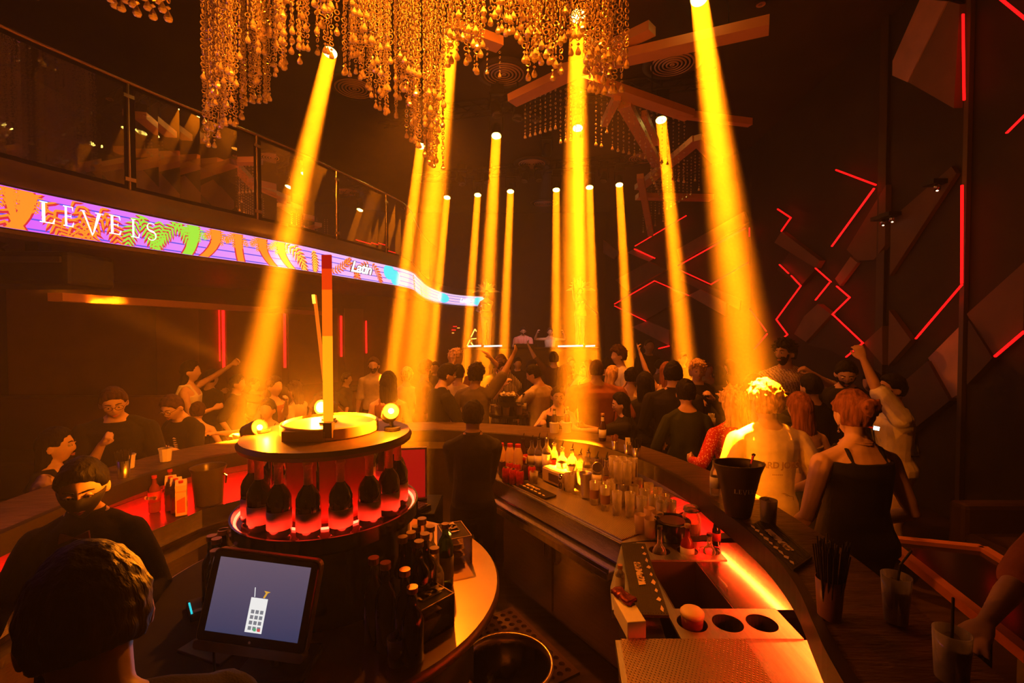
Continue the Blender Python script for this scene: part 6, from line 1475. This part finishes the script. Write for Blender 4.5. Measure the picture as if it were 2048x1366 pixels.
for (x, y, k, lab) in ((-2.50, 3.34, 1, 'napkin wrapped glass held by the smiling man'), (-2.63, 3.17, 1, 'napkin wrapped drink in front of the man with spectacles, right'), (-2.66, 2.86, 1, 'napkin wrapped drink in front of the man with spectacles, left')):
    t = tumbler(V((x, y, 1.151)), lab, .036, .10, 'drink_glass', 'wrapped drinks on the left bar', m_milky); MB().lathe([(.034, .004), (.041, .085), (.046, .098), (.043, .084)], 9, cap=False).build('napkin_wrap', m_paper, t)
    strawless = MB(); strawless.tube([(0, 0, .02), (.02, 0, .14)], .003, 6); strawless.build('straw', m_black, t)
t = thing('straw_cup', V((-2.50, 2.98, 1.151)), 'steel tumbler of black straws on the left bar', 'cup', 'cups of straws'); MB().lathe([(.030, 0), (.037, .11), (.035, .11), (.028, .005), (.001, .005)], 24, cap=False).build('cup', m_steelh, t, smooth=True)
mb = MB()
for i in range(24): a = i * 2.4; k = sqrt(i / 24) * .026; mb.tube([(cos(a) * k, sin(a) * k, .01), (cos(a) * k * 1.9, sin(a) * k * 1.9, .17)], .003, 6)
mb.build('straws', m_black, t)['kind'] = 'stuff'
for (x, y, lab) in ((-2.27, 2.48, 'farther'), (-2.31, 2.22, 'nearer')): tumbler(V((x, y, .906)), lab + ' dark glass on the left counter behind the masked bartender', .036, .13, 'drink_glass', 'glasses on the left counter')
t = thing('cloth_heap', V((-2.22, 1.95, .906)), 'crumpled pale towel on the left counter at the picture edge', 'towel'); remeshed(MB().ell((0, 0, .05), (.14, .17, .06)), 'towel', mat('towel_tan', (.75, .42, .24), .9), .012, t, 1, .05, 9)
t = thing('carton_box', V((-1.98, 2.2, .30)), 'cardboard box with lettering under the left counter', 'box', rz=-.1); MB().box((0, 0, .15), (.28, .34, .30)).build('box', mat('cardboard', (.42, .24, .12), .8), t, bevel=.004); lettering('BOX', .07, V((.142, 0, .16)), V((0, 1, 0)), V((0, 0, 1)), mat('box_print', (.75, .5, .25), .7), t, 'lettering', .01); t.location = (-1.93, 2.35, 0)
# rubber floor mats with holes
def floormat(c, rz, nx, ny, lab):
    t = thing('floor_mat', V(c), lab, 'mat', 'rubber floor mats', rz); mb = MB(); s = .062; n = 8; r = .021
    for i in range(nx):
        for j in range(ny):
            cx, cy = (i - nx / 2 + .5) * s, (j - ny / 2 + .5) * s; inn, out, low = [], [], []
            for k in range(n):
                q = 2 * pi * k / n + pi / 8; inn.append(V((cx + r * cos(q), cy + r * sin(q), .018))); low.append(V((cx + r * .8 * cos(q), cy + r * .8 * sin(q), .002))); m_ = min(s / 2 / max(abs(cos(q)), 1e-6), s / 2 / max(abs(sin(q)), 1e-6)); out.append(V((cx + cos(q) * m_, cy + sin(q) * m_, .018)))
            mb.rings([out, inn, low], False)
            for (a, b) in ((1, 1), (-1, 1), (-1, -1), (1, -1)):
                k = {(1, 1): 0, (-1, 1): 2, (-1, -1): 4, (1, -1): 6}[(a, b)]; mb.add([out[k], V((cx + a * s / 2, cy + b * s / 2, .018)), out[(k + 1) % 8]], [(0, 1, 2)])
    mb.build('mat', mat('floor_rubber', (.10, .055, .03), .4), t); L, W_ = nx * s, ny * s; mb = MB()
    for x, y, a, b in ((0, W_ / 2 + .01, L + .04, .02), (0, -W_ / 2 - .01, L + .04, .02), (L / 2 + .01, 0, .02, W_), (-L / 2 - .01, 0, .02, W_)): mb.box((x, y, .009), (a, b, .02))
    mb.build('edge_border', MATS['floor_rubber'], t)
floormat((-.02, 2.98, .001), .55, 8, 12, 'rubber floor mat with round holes by the shoes of the standing bartender')
floormat((.28, 2.32, .001), -.45, 12, 8, 'rubber floor mat with round holes at the foot of the steel cabinet')
# tables among the crowd
def round_table(x, y, lab, h=1.10, r=.38):
    t = thing('high_table', (x, y, 0), lab, 'table', 'high tables in the crowd'); MB().lathe([(r, h - .035), (r, h), (.001, h)], 40).build('tabletop', m_gloss, t); MB().tube([(0, 0, .02), (0, 0, h - .03)], .035, 14).build('leg', m_black, t); MB().lathe([(.26, 0), (.26, .015), (.05, .03)], 32).build('base', m_black, t); return t
tb = V((-.03, 5.62, 0)); round_table(tb.x, tb.y, 'high black table with an ice bucket behind the bar middle', 1.10, .25)
t = thing('ice_bucket', tb + V((-.02, .08, 1.10)), 'small dark ice bucket filled with ice on the high black table', 'bucket'); MB().lathe([(.09, 0), (.12, .2), (.125, .205), (.11, .2), (.09, .16), (.001, .16)], 28, cap=False).build('bucket', m_gloss, t, smooth=True)
mb = MB()
for i in range(26): mb.box((rnd.uniform(-.08, .08), rnd.uniform(-.08, .08), .19 + rnd.uniform(0, .03)), (.03, .03, .03), q=Quaternion((1, rnd.random(), .5), rnd.uniform(0, 3)))
mb.build('ice', mat('ice_pale', (.9, .8, .6), .2), t)['kind'] = 'stuff'  # one even pale yellowish colour for the ice
for (dx, dy, lab) in ((-.14, -.13, 'front left'), (-.04, -.19, 'front middle'), (.11, -.15, 'front right'), (-.19, -.02, 'far left')):
    t = tumbler(tb + V((dx, dy, 1.10)), 'napkin wrapped drink on the high black table, ' + lab, .036, .10, 'drink_glass', 'wrapped drinks on the high table'); MB().lathe([(.034, .004), (.042, .085), (.046, .098)], 9, cap=False).build('napkin_wrap', m_paper, t)
bottle('water_bottle', tb + V((.17, -.03, 1.10)), 'pale bottle with napkin on the high black table', 'bottle', None, .035, .24, m_glass, None, m_label)
round_table(-1.5, 5.55, 'high table with bottles left of the dark haired man', 1.05, .26)
bottle('liquor_bottle', V((-1.53, 5.45, 1.05)), 'clear bottle glowing in the haze on the left high table', 'bottle', 'bottles on the left high table', .04, .30, m_glass, None, m_label)
bottle('liquor_bottle', V((-1.41, 5.5, 1.05)), 'shorter bottle right of the glowing one on the left high table', 'bottle', 'bottles on the left high table', .036, .24, m_brglass, None, m_label)
round_table(2.02, 5.0, 'high table between the dark jacket man and the bearded man', 1.08, .26)
for i, (dx, dy) in enumerate(((-.15, -.1), (.05, -.2), (.15, .05))): tumbler(V((2.02 + dx, 5.0 + dy, 1.08)), ['left', 'near', 'right'][i] + ' glass on the high table by the bearded man', .034, .11, 'drink_glass', 'glasses by the bearded man', m_amber)
# ------------------------------------------------------------------ the people
def gnd(px, d): return V(((px - 1024) / F * d, d, 0))
def hgt(py, d): return H - (py - YH) * d / F
def who(label, px, ptop, d, yaw, **k):
    """px, ptop: where the crown of the head shows; d: how far away"""
    z = k.pop('z', 0); hs_ = k.get('hs', 1.1); zt = hgt(ptop, d) - z
    lean = k.get('lean', 0); hh = zt / (1.0 + .0) if not lean else zt
    h = (zt + .0) * 1.75 / (1.79 + .22 * (hs_ - 1)) + (.10 * abs(lean) / 30 if lean else 0)
    if k.get('seated'): h = 1.68
    b = gnd(px, d); b.z = z
    if k.get('seated'): b.z = zt - (.93 + .86 - .0) * h / 1.75
    ly = R(yaw); off = sin(R(lean)) * .42; b = b - V((sin(ly) * off, cos(ly) * off, 0))
    return person(label, b, h=h, yaw=yaw, hs=hs_, **{a: c for a, c in k.items() if a not in ('hs',)})
# inside the bar
c = who('bartender in a dark shirt standing with his back to the camera, hands clasped low', 945, 794, 3.36, -8, hs=1.02, top='charcoal', neck='high', sleeve=.92, lh=(-.05, .22, .76), rh=(.08, .22, .76), vox=.0075, hair='short', hc='black', build=.95, bottom='black', head=(18, 4, 0), skin='tan')
c = who('masked bartender in black with a glowing red name badge', 165, 893, 1.92, 158, hs=1.08, top='black', neck='high', sleeve=.9, bottom='black', vox=.007, hair='short', hc='black', lh=(-.22, .30, 1.02), rh=(.20, .32, .98), face=True, head=(-12, 14, 0), skin='tan', build=.92)
T, hs = c['T'], c['hs']
mb = MB(); rs = []
for e_, k in ((.0, 1.0), (-.15, 1.0), (-.35, 1.0), (-.62, 1.0), (-.95, 1.0), (-1.2, 1.0)):
    rs.append([T @ (head_point(-1.45 + 2.9 * i / 16, e_, False) * 1.075 + V((0, .006, 0))) for i in range(17)] + [T @ (head_point(1.45 - 2.9 * i / 16, e_, False) * 1.03) for i in range(17)])
mb.rings(rs); c['hard'](mb, 'face_mask', mat('mask_black', (.012, .01, .01), .8))
p, q = c['spine'](.36)
mb = MB(); mb.box(p + q @ V((-.075, .145, .0)), (.105, .006, .022), q=q); o = c['hard'](mb, 'badge', emat('badge_red', (1, .02, .03), 1.0), False)
vs, fs = text_mesh('MA JSS', .024, .0012, .2); mb = MB(); mb.add([p + q @ V((-.075 - v.x, .1495, v.y)) for v in vs], fs); o2 = c['place'](mb).build('badge_lettering', emat('badge_text', (1, .75, .6), 2.2), c['root'])
mb = MB(); pn, qn = c['spine'](.50)
for sd in (-1, 1): mb.add([pn + qn @ V(v) for v in ((0, .118, .0), (sd * .05, .122, .02), (sd * .055, .122, -.022), (0, .124, -.006), (sd * .05, .108, .02), (sd * .055, .108, -.022))], [(0, 1, 2, 3), (0, 4, 1), (3, 2, 5), (1, 4, 5, 2)])
c['hard'](mb, 'bow_tie', mat('bow_brown', (.20, .06, .03), .5), False)
c = who('dark haired head and shoulders in the near left corner, seen from behind', 172, 1068, .74, -48, hs=1.02, top='black', neck='crew', bottom='black', vox=.0065, hair='short', hc='black', face=True, head=(0, 22, 0), lh=(-.15, .32, 1.15), rh=(.2, .34, 1.12), skin='tan')
# guests along the left bar
c = who('woman with long dark hair and bare shoulders in profile at the far left', 96, 850, 3.15, 62, hs=1.04, fem=True, hair='long', hc='black', top='black', sleeve=0, neck='tank', face=True, vox=.0075, seated=True, lh=(-.16, .30, .98), rh=(.12, .34, .98), skin='fair')
c = who('man with dark rimmed spectacles and raised fist at the left bar', 228, 768, 3.55, 152, hs=1.04, top='black', neck='v', sleeve=.45, glasses=True, face=True, vox=.008, hair='short', hc='brown', lh=(-.16, .30, 1.05), rh=(.04, .26, 1.27), head=(-12, 14, 4), lean=10, rcurl=1.1, build=1.1)
c = who('smiling man with spectacles in a black printed tee holding a wrapped glass', 352, 784, 4.05, -158, hs=1.04, top='black', neck='crew', sleeve=.42, glasses=True, face=True, vox=.008, hair='short', hc='brown', lean=14, lh=(-.15, .30, 1.13), rh=(.10, .34, 1.12), head=(-14, 22, 0), lcurl=.9, build=1.05)
p, q = c['spine'](.33); mb = MB(); rr_ = random.Random(8)
for i in range(9): y = .075 - i * .019; w = rr_.uniform(.03, .05); mb.tube([p + q @ V((-.055 - w * .5, .140, y)), p + q @ V((-.055, .146, y + .006 * rr_.uniform(-1, 1))), p + q @ V((-.055 + w * .5, .144, y))], [.003, .0065, .003], 6)
c['hard'](mb, 'chest_print', mat('print_pale', (.75, .62, .45), .7))
L_ = [
 ('woman in a pale top raising her arm by the under balcony wall', 375, 716, 5.6, 70, dict(fem=True, hair='long', hc='black', top='white', sleeve=0, neck='tank', lh=(-.1, .52, 1.72), rh=(.10, .28, 1.15))),
 ('man in black with his back to the camera beyond the raised arm woman', 418, 735, 6.3, 20, dict(top='black', hair='short', hc='black', lh=(-.2, .3, 1.2))),
 ('woman with a bare back seated in the haze behind the smiling man', 392, 800, 4.9, -20, dict(fem=True, hair='bun', hc='brown', top='black', sleeve=0, neck='tube')),
 ('person in dark clothes turned right, in haze left of the first beam', 470, 745, 6.0, 80, dict(top='charcoal', hair='short', lh=(-.1, .35, 1.3))),
 ('woman with loose dark hair in the glow behind the tower lamp', 545, 748, 5.4, 110, dict(fem=True, hair='long', hc='brown', top='rust', sleeve=0, neck='low', lh=(.1, .3, 1.3))),
 ('woman facing her across the glow, hair pale with light', 592, 760, 5.7, -80, dict(fem=True, hair='wavy', hc='brown', top='beige', sleeve=.4, rh=(-.1, .3, 1.25))),
 ('woman whose hands rest brightly lit on the left bar end', 535, 792, 4.62, 175, dict(fem=True, hair='long', hc='black', top='black', sleeve=0, neck='low', lh=(.16, .50, 1.16), rh=(.34, .44, 1.17), lpalm=(0, 0, -1), rpalm=(0, 0, -1), lcurl=.25, rcurl=.3)),
 ('bearded man in a pale tee deep in the haze right of the glow-painted post', 748, 710, 7.2, 175, dict(top='beige', hair='short', hc='brown', beard=True)),
 ('woman with tied dark hair seen from behind in the beam left of the bar', 776, 738, 4.98, -10, dict(fem=True, hair='long', hc='black', top='rust', sleeve=0, neck='low', vox=.011)),
 ('person with raised bun in bright haze right of the dark haired woman', 812, 730, 6.4, 10, dict(fem=True, hair='bun', hc='blond', top='beige')),
 ('bearded man in a dark tee turned right behind the profile man', 848, 714, 6.1, 70, dict(top='brown', hair='short', hc='brown', beard=True)),
 ('dark haired man in a black v neck leaning on the bar in profile', 884, 722, 5.02, 58, dict(top='black', neck='v', hair='short', hc='black', face=True, vox=.009, hs=1.04, lean=6, sleeve=.45, lh=(-.10, .42, 1.14), rh=(.16, .36, 1.14), head=(10, 14, 0), skin='fair')),
 ('fair haired person in profile above the dark haired man', 908, 694, 7.3, 75, dict(hair='wavy', hc='blond', top='white', sleeve=.3)),
 ('person with round black hair just right of the dark haired man', 915, 724, 6.0, 15, dict(hair='short', hc='black', top='beige', hs=1.04)),
 ('man in an olive tee seen from behind raising his right arm', 951, 724, 5.4, 22, dict(top='olive', hair='curly', hc='black', vox=.009, hs=1.04, rh=(.38, .22, 1.80), lh=(-.26, .10, .95), sleeve=.45, rcurl=.25, skin='tan', build=1.05)),
 ('dark haired person far behind, centre left', 955, 716, 8.2, 0, dict(hair='short', hc='brown', top='rust')),
 ('young man with a fringe in an open striped shirt facing the camera', 1008, 716, 6.15, 172, dict(top='striped', neck='v', hair='wavy', hc='brown', face=True, vox=.009, hs=1.04, sleeve=.5, lh=(.32, .10, 1.88), rh=(.05, .30, 1.40), lcurl=.1, skin='fair')),
 ('person in a brown cap right behind the striped shirt man', 1002, 704, 6.9, 178, dict(hair='short', hc='brown', top='charcoal', hat=True)),
 ('man in an open pale shirt looking down at a tray', 1078, 722, 5.75, -52, dict(top='beige', neck='v', hair='short', hc='black', vox=.009, hs=1.04, head=(-20, 22, 0), lh=(-.12, .40, 1.22), rh=(.14, .40, 1.20), sleeve=.5, build=1.05)),
 ('woman with long dark hair in profile right of the tray man', 1128, 724, 5.6, 62, dict(fem=True, hair='long', hc='brown', top='gold', sleeve=0, neck='low', vox=.009, hs=1.04, face=True, lh=(-.1, .3, 1.2))),
 ('dark haired man far back with a bright raised arm beside him', 1108, 700, 8.4, 0, dict(hair='short', hc='black', top='brown', lh=(-.45, .1, 1.8))),
 ('tall broad man in a rust tee seen from behind', 1194, 712, 5.2, 4, dict(top='rust', hair='buzz', hc='brown', vox=.010, hs=1.04, build=1.32, sleeve=.5, lh=(-.30, .12, .95), rh=(.30, .12, .95), skin='tan')),
 ('small fair haired figure in bright haze before the right podium', 1168, 722, 8.6, 160, dict(fem=True, hair='long', hc='blond', top='white')),
 ('woman with long fair hair turned right beside the broad man', 1222, 727, 6.3, 65, dict(fem=True, hair='long', hc='blond', top='rust', sleeve=0, neck='low', lh=(-.05, .3, 1.35), hs=1.04)),
 ('young man with curly hair in a bright jacket turned left', 1241, 688, 6.8, -100, dict(hair='curly', hc='brown', top='white', sleeve=.8, vox=.010, rh=(.2, .3, 1.2), hs=1.04)),
 ('dark haired person right behind the curly haired man', 1214, 712, 7.6, 20, dict(hair='short', hc='black', top='charcoal')),
 ('woman with pinned dark hair and bare shoulders facing right', 1262, 730, 5.7, 40, dict(fem=True, hair='bun', hc='black', top='beige', sleeve=0, neck='low', hs=1.04, lh=(-.1, .3, 1.3))),
 ('woman with long black hair down her back beside the dark jacket man', 1292, 740, 5.3, 5, dict(fem=True, hair='long', hc='black', top='black', sleeve=.5, vox=.010, hs=1.3)),
 ('security man in black standing high at the back wall', 1297, 674, 9.2, 175, dict(top='black', hair='buzz', hc='black', skin='dark', sleeve=.9)),
 ('woman with fair hair lifting one hand high', 1335, 720, 6.1, 10, dict(fem=True, hair='long', hc='auburn', top='white', sleeve=0, neck='low', lh=(-.36, .1, 1.84), lpoint=True, vox=.011)),
 ('tall man in a black jacket turned right near the bar', 1347, 716, 4.6, 20, dict(top='black', hair='short', hc='black', vox=.009, hs=1.04, sleeve=.92, neck='high', lh=(-.2, .2, 1.0), rh=(.2, .3, 1.05), build=1.1)),
 ('person in a dark green jumper and orange trousers seen from behind', 1374, 752, 4.05, 6, dict(fem=True, top='darkgreen', hair='bun', hc='black', bottom='orange', vox=.009, hs=1.04, sleeve=.92, crop=0, lh=(-.18, .22, 1.02), rh=(.20, .24, 1.02))),
 ('smiling man with light curly hair facing the camera, hands together', 1395, 716, 5.6, -168, dict(hair='curly', hc='blond', top='black', neck='v', face=True, vox=.009, hs=1.04, sleeve=.9, lh=(-.12, .30, 1.32), rh=(.08, .34, 1.24))),
 ('bearded man in a patterned short sleeved shirt raising his hand', 1572, 674, 5.4, -150, dict(top='patterned', neck='v', hair='curly', hc='black', beard=True, face=True, vox=.009, hs=1.06, sleeve=.42, lh=(-.26, .20, 1.62), rh=(.30, .3, 1.3), head=(35, 0, 0), skin='tan', lcurl=.6)),
 ('man with short black hair looking down at the back right', 1692, 707, 4.5, -140, dict(top='black', neck='v', hair='short', hc='black', beard=True, face=True, vox=.010, hs=1.04, head=(-10, 26, 0), sleeve=.9, lh=(-.1, .3, 1.3))),
 ('man in dark clothes partly hidden behind the raised arm', 1752, 735, 4.9, -110, dict(top='black', hair='short', hc='black', head=(0, 10, 0), sleeve=.9, hs=1.08, vox=.011)),
 ('dark haired person behind the blond man, arm bent towards him', 1508, 742, 4.2, 40, dict(fem=True, hair='long', hc='black', top='black', sleeve=.9, rh=(.30, .25, 1.40))),
 ('dark haired person in a black cap beside the patterned shirt man', 1628, 742, 4.4, -20, dict(hair='short', hc='black', top='black', sleeve=.9, lh=(-.1, .3, 1.4), rh=(.1, .3, 1.4))),
]
for lab, px, pt, d, yaw, k in L_:
    k = dict(k); hat = k.pop('hat', None); c = who(lab, px, pt, d, yaw, **k)
    if hat:
        mb = MB(); rs = []
        for e_ in (.15, .4, .75, 1.1, 1.5): rs.append([c['T'] @ (head_point(2 * pi * i / 24, e_, False) * 1.16) for i in range(24)])
        mb.rings(rs); mb.add([c['T'] @ V(v) for v in ((-.06, .09, .03), (.06, .09, .03), (.05, .17, .02), (-.05, .17, .02), (-.06, .09, .036), (.06, .09, .036), (.05, .17, .026), (-.05, .17, .026))], [(0, 1, 2, 3), (7, 6, 5, 4), (0, 4, 5, 1), (1, 5, 6, 2), (2, 6, 7, 3), (3, 7, 4, 0)])
        c['hard'](mb, 'cap', mat('cap_brown', (.10, .05, .03), .7))
    if lab.startswith('man in an open pale'):
        p = c['root'].location; tr = thing('drinks_tray', V((p.x - .36, p.y - .30, 1.22)), 'flat dark tray held by the man in the pale shirt', 'tray'); MB().lathe([(.15, 0), (.17, .012), (.165, .012), (.15, .004), (.001, .004)], 28).build('tray', m_gloss, tr)
# women at the bar
c = who('woman in a sleeveless black top seated at the bar, looking right', 1116, 770, 5.02, -165, hs=1.04, fem=True, hair='bun', hc='brown', top='black', sleeve=0, neck='low', face=True, vox=.0085, lh=(-.16, .34, 1.13), rh=(.14, .36, 1.13), lean=6, head=(-16, 4, 0), skin='fair')
c = who('woman with very long dark hair turned to the seated woman, hand on the bar', 1252, 779, 4.55, -78, hs=1.04, fem=True, hair='long', hc='black', top='black', sleeve=.5, neck='crew', face=True, vox=.0085, lh=(-.12, .48, 1.12), rh=(.05, .40, 1.13), head=(-8, 12, 0))
# guests along the right bar
c = who('woman with bright wavy fair hair in a red spotted dress at the right bar', 1470, 770, 3.58, -8, hs=1.04, fem=True, hair='wavy', hc='blond', top='reddot', sleeve=.9, bottom='reddot', skirt=True, vox=.0085, lh=(-.24, .2, 1.05), rh=(.2, .25, 1.1), face=True)
c = who('blond man in a beige tee with a car print on the back', 1538, 757, 3.05, 2, hs=1.04, top='cream', sleeve=.5, hair='curly', hc='blond', vox=.0075, build=1.05, lh=(-.26, .16, 1.0), rh=(.26, .16, 1.0), bottom='beige', head=(-14, 0, 0))
p, q = c['spine'](.16); m_pr = mat('tee_print', (.28, .15, .08), .8); mb = MB()
def onback(x, z, k=0): y = -.098 * sqrt(max(0, 1 - (x / .24) ** 2)) - .024 + k; return c['spine'](z)[0] + c['spine'](z)[1] @ V((x, y, 0))
for pts in ([(-.02, .12), (.0, .125), (.03, .125), (.06, .145), (.11, .145), (.145, .125), (.17, .12), (.17, .095), (.155, .09)], [(.02, .092), (.12, .092)], [(-.02, .12), (-.022, .098), (-.012, .092)], [(.04, .127), (.065, .140), (.105, .140), (.13, .126)]): mb.tube([onback(a - .06, b) for a, b in pts], .0022, 6)
for cx in (.005, .138): mb.tube([onback(cx - .06 + .015 * cos(2 * pi * i / 14), .092 + .015 * sin(2 * pi * i / 14)) for i in range(15)], .0025, 6)
c['hard'](mb, 'car_print', m_pr)
for txt, z, s_ in (('HARD JOBS', .325, .055), ('AUTOMOTIVE', .265, .018)):
    if txt == 'AUTOMOTIVE': txt = '• • • • • •'
    vs, fs = text_mesh(txt, s_, .002); mb = MB(); mb.add([onback(v.x, z + v.y, -.008) for v in vs], fs); c['place'](mb).build('back_print', m_pr, c['root'])
c = who('woman with long auburn hair and a bare back, right of the blond man', 1606, 778, 3.45, -6, hs=1.04, fem=True, hair='long', hc='auburn', top='beige', sleeve=0, neck='tube', crop=1, vox=.0085, lh=(-.1, .42, 1.50), rh=(.22, .2, 1.0), bottom='charcoal', lcurl=.9)
c = who('woman with pinned up hair and a thin strapped black top, seen from behind', 1716, 769, 2.45, -4, hs=1.02, fem=True, hair='bun', hc='auburn', top='black', sleeve=0, neck='low', vox=.007, lh=(-.25, .16, .98), rh=(.24, .18, 1.0), bottom='black', face=False, build=1.12, skin='fair')
mb = MB(); T = c['T']; mb.tube([T @ V((-.078, -.01, -.05)), T @ V((-.080, -.01, -.075))], .0035, 6); mb.ell(T @ V((-.080, -.01, -.085)), (.006, .006, .006)); c['hard'](mb, 'earring', m_chrome)
pn, qn = c['spine'](.555); mb = MB(); mb.tube([pn + qn @ V((.075 * cos(2 * pi * k / 24), .068 * sin(2 * pi * k / 24), .012 - .004 * sin(2 * pi * k / 24))) for k in range(25)], .0018, 6, False); c['hard'](mb, 'necklace', m_gold)
c = who('bearded man in a white tee with a black chest strap raising his arm', 1792, 740, 3.85, -62, hs=1.02, top='white', sleeve=.42, hair='short', hc='black', beard=True, face=True, vox=.0075, build=1.12, lh=(-.16, .24, 1.86), rh=(.30, .02, .92), lp=(-.7, .6, -.5), bottom='beige', head=(-16, -4, 0), skin='tan')
mb = MB(); pts = []
for k in range(13):
    a = k / 12; z = .50 - .34 * a; x = .12 - .27 * a; sp = c['spine'](z); pts.append(sp[0] + sp[1] @ V((x, .137 + .012 * sin(a * pi) - (.05 if k in (0, 12) else 0), 0)))
for k in range(1, 12):
    a = k / 12; z = .16 + .34 * a; x = -.15 + .27 * a; sp = c['spine'](z); pts.append(sp[0] + sp[1] @ V((x, -.135, 0)))
pts.append(pts[0]); mb.tube(pts, .011, 6, False); c['hard'](mb, 'chest_strap', m_black)
t = thing('phone', P(1738, 854, 2.75), 'phone with a bright screen held between the woman and the bearded man', 'phone', rz=.3); MB().box((0, 0, 0), (.055, .10, .009)).build('body', mat('phone_red', (.35, .02, .02), .3), t, bevel=.003); MB().box((0, -.052, .0), (.045, .003, .022)).build('screen', emat('phone_screen', (.8, .95, 1), 4), t)
t.rotation_euler = (.0, .2, .3)
# reaching guest at the right edge
c = person('guest at the right edge reaching over the bar with both arms', V((2.05, 1.52, 0)), h=1.72, yaw=-112, lean=22, fem=True, top='rust', sleeve=.42, hair='long', hc='black', vox=.0075, lh=(-.10, .78, 1.19), rh=(.12, .62, 1.19), lpalm=(0, 0, -1), rpalm=(0, 0, -1), bottom='black', skin='tan')
# on the stage
c = who('man in a red and white striped shirt playing music behind the booth', 1046, 651, 12.9, 176, z=.5, top='redstriped', neck='v', hair='short', hc='black', beard=True, face=True, vox=.011, lh=(-.12, .35, 1.12), rh=(.16, .36, 1.10), sleeve=.48, glasses=True, head=(0, 10, 0), hs=1.0, build=1.1)
c = who('woman in a white crop top behind the booth with both hands raised', 1100, 653, 12.9, 180, z=.5, fem=True, top='white', neck='low', sleeve=0, crop=1, hair='long', hc='brown', face=True, vox=.011, lh=(-.36, .12, 1.52), rh=(.36, .12, 1.52), lpoint=True, rpoint=True, hs=1.0)
m_feath = mat('feather_cream', (.9, .78, .5), .7)
def dancer(label, px, ptop, d, yaw, lh, rh, body):
    c = who(label, px, ptop, d, yaw, z=1.62, fem=True, top=body, neck='tube', sleeve=0, hair='bun', hc='brown', face=True, vox=.011, lh=lh, rh=rh, bottom=None, legs=True, hs=1.0, stance=.09)
    T = c['T']; mb = MB(); mb.tube([T @ V((.078 * sin(a), .085 * cos(a) * .9, .075)) for a in [-1.7 + 3.4 * k / 12 for k in range(13)]], .014, 8); c['hard'](mb, 'headband', m_gold)
    for i in range(13):
        a = -1.25 + 2.5 * i / 12; mb = MB(); L = .34 + .05 * cos(i * 2.0); pts = []
        for k in range(8):
            u = k / 7; pts.append(V((sin(a) * L * u * (1 + .25 * u), -.02 - .03 * u, .10 + cos(a) * L * u - .16 * abs(sin(a)) * u * u)))
        rs = []
        for k, p in enumerate(pts):
            w = .055 * sin(pi * min(1, .15 + .8 * k / 7)) ; dx = V((cos(a), 0, -sin(a))) * w; rs.append([T @ (p + dx), T @ (p + V((0, .004, 0))), T @ (p - dx), T @ (p - V((0, .004, 0)))])
        mb.rings(rs); c['hard'](mb, 'feather', m_feath)
    # sequinned bra and briefs
    mb = MB()
    for sd in (-1, 1): p, q = c['spine'](.40); mb.ell(p + q @ V((sd * .065, .105, 0)), (.062, .04, .05), None, 14, 9)
    c['hard'](mb, 'sequin_bra', mat('sequins', (.9, .7, .35), .2, .8, bump=.6, bscale=200)); return c
dancer('carnival dancer with feather headdress on the left podium, arm across her body', 973, 579, 13.2, 168, (.08, .22, 1.0), (.22, .18, .98), 'gold')
dancer('carnival dancer with feather headdress on the right podium, one arm raised high', 1160, 575, 13.2, 180, (-.42, .1, .98), (.22, .05, 1.86), 'gold')
# filling the floor behind: small figures seen only as heads
rr_ = random.Random(12); cols = ['black', 'charcoal', 'rust', 'brown', 'beige', 'navy']
extra = [(690, 742, 7.6), (655, 748, 7.0), (505, 752, 7.2), (870, 720, 8.8), (985, 722, 9.0), (1035, 712, 9.2), (1062, 716, 7.9), (1142, 712, 9.4), (1180, 716, 7.4), (1318, 716, 8.6), (1415, 722, 7.9), (1440, 728, 6.9), (1365, 702, 9.0), (1462, 716, 8.4)]
names = ['left of the glow-painted post', 'behind the glow-painted post', 'behind the first beam', 'above the bearded man', 'left of the striped shirt man', 'below the man in red stripes', 'left of the tray man', 'right of the tray man', 'behind the broad man', 'behind the lifted hand', 'right of the smiling man', 'left of the blond man', 'below the red diamond lines', 'before the dark back wall']
for (px, pt, d), nm in zip(extra, names):
    f = rr_.random() < .45; who('distant guest in the haze ' + nm, px, pt, d, rr_.choice((0, 20, -30, 170, 90)), fem=f, hair='long' if f else 'short', hc=rr_.choice(('black', 'brown')), top=rr_.choice(cols), vox=.016, sleeve=.45, lh=(-.15, .3, 1.25) if rr_.random() < .4 else None)
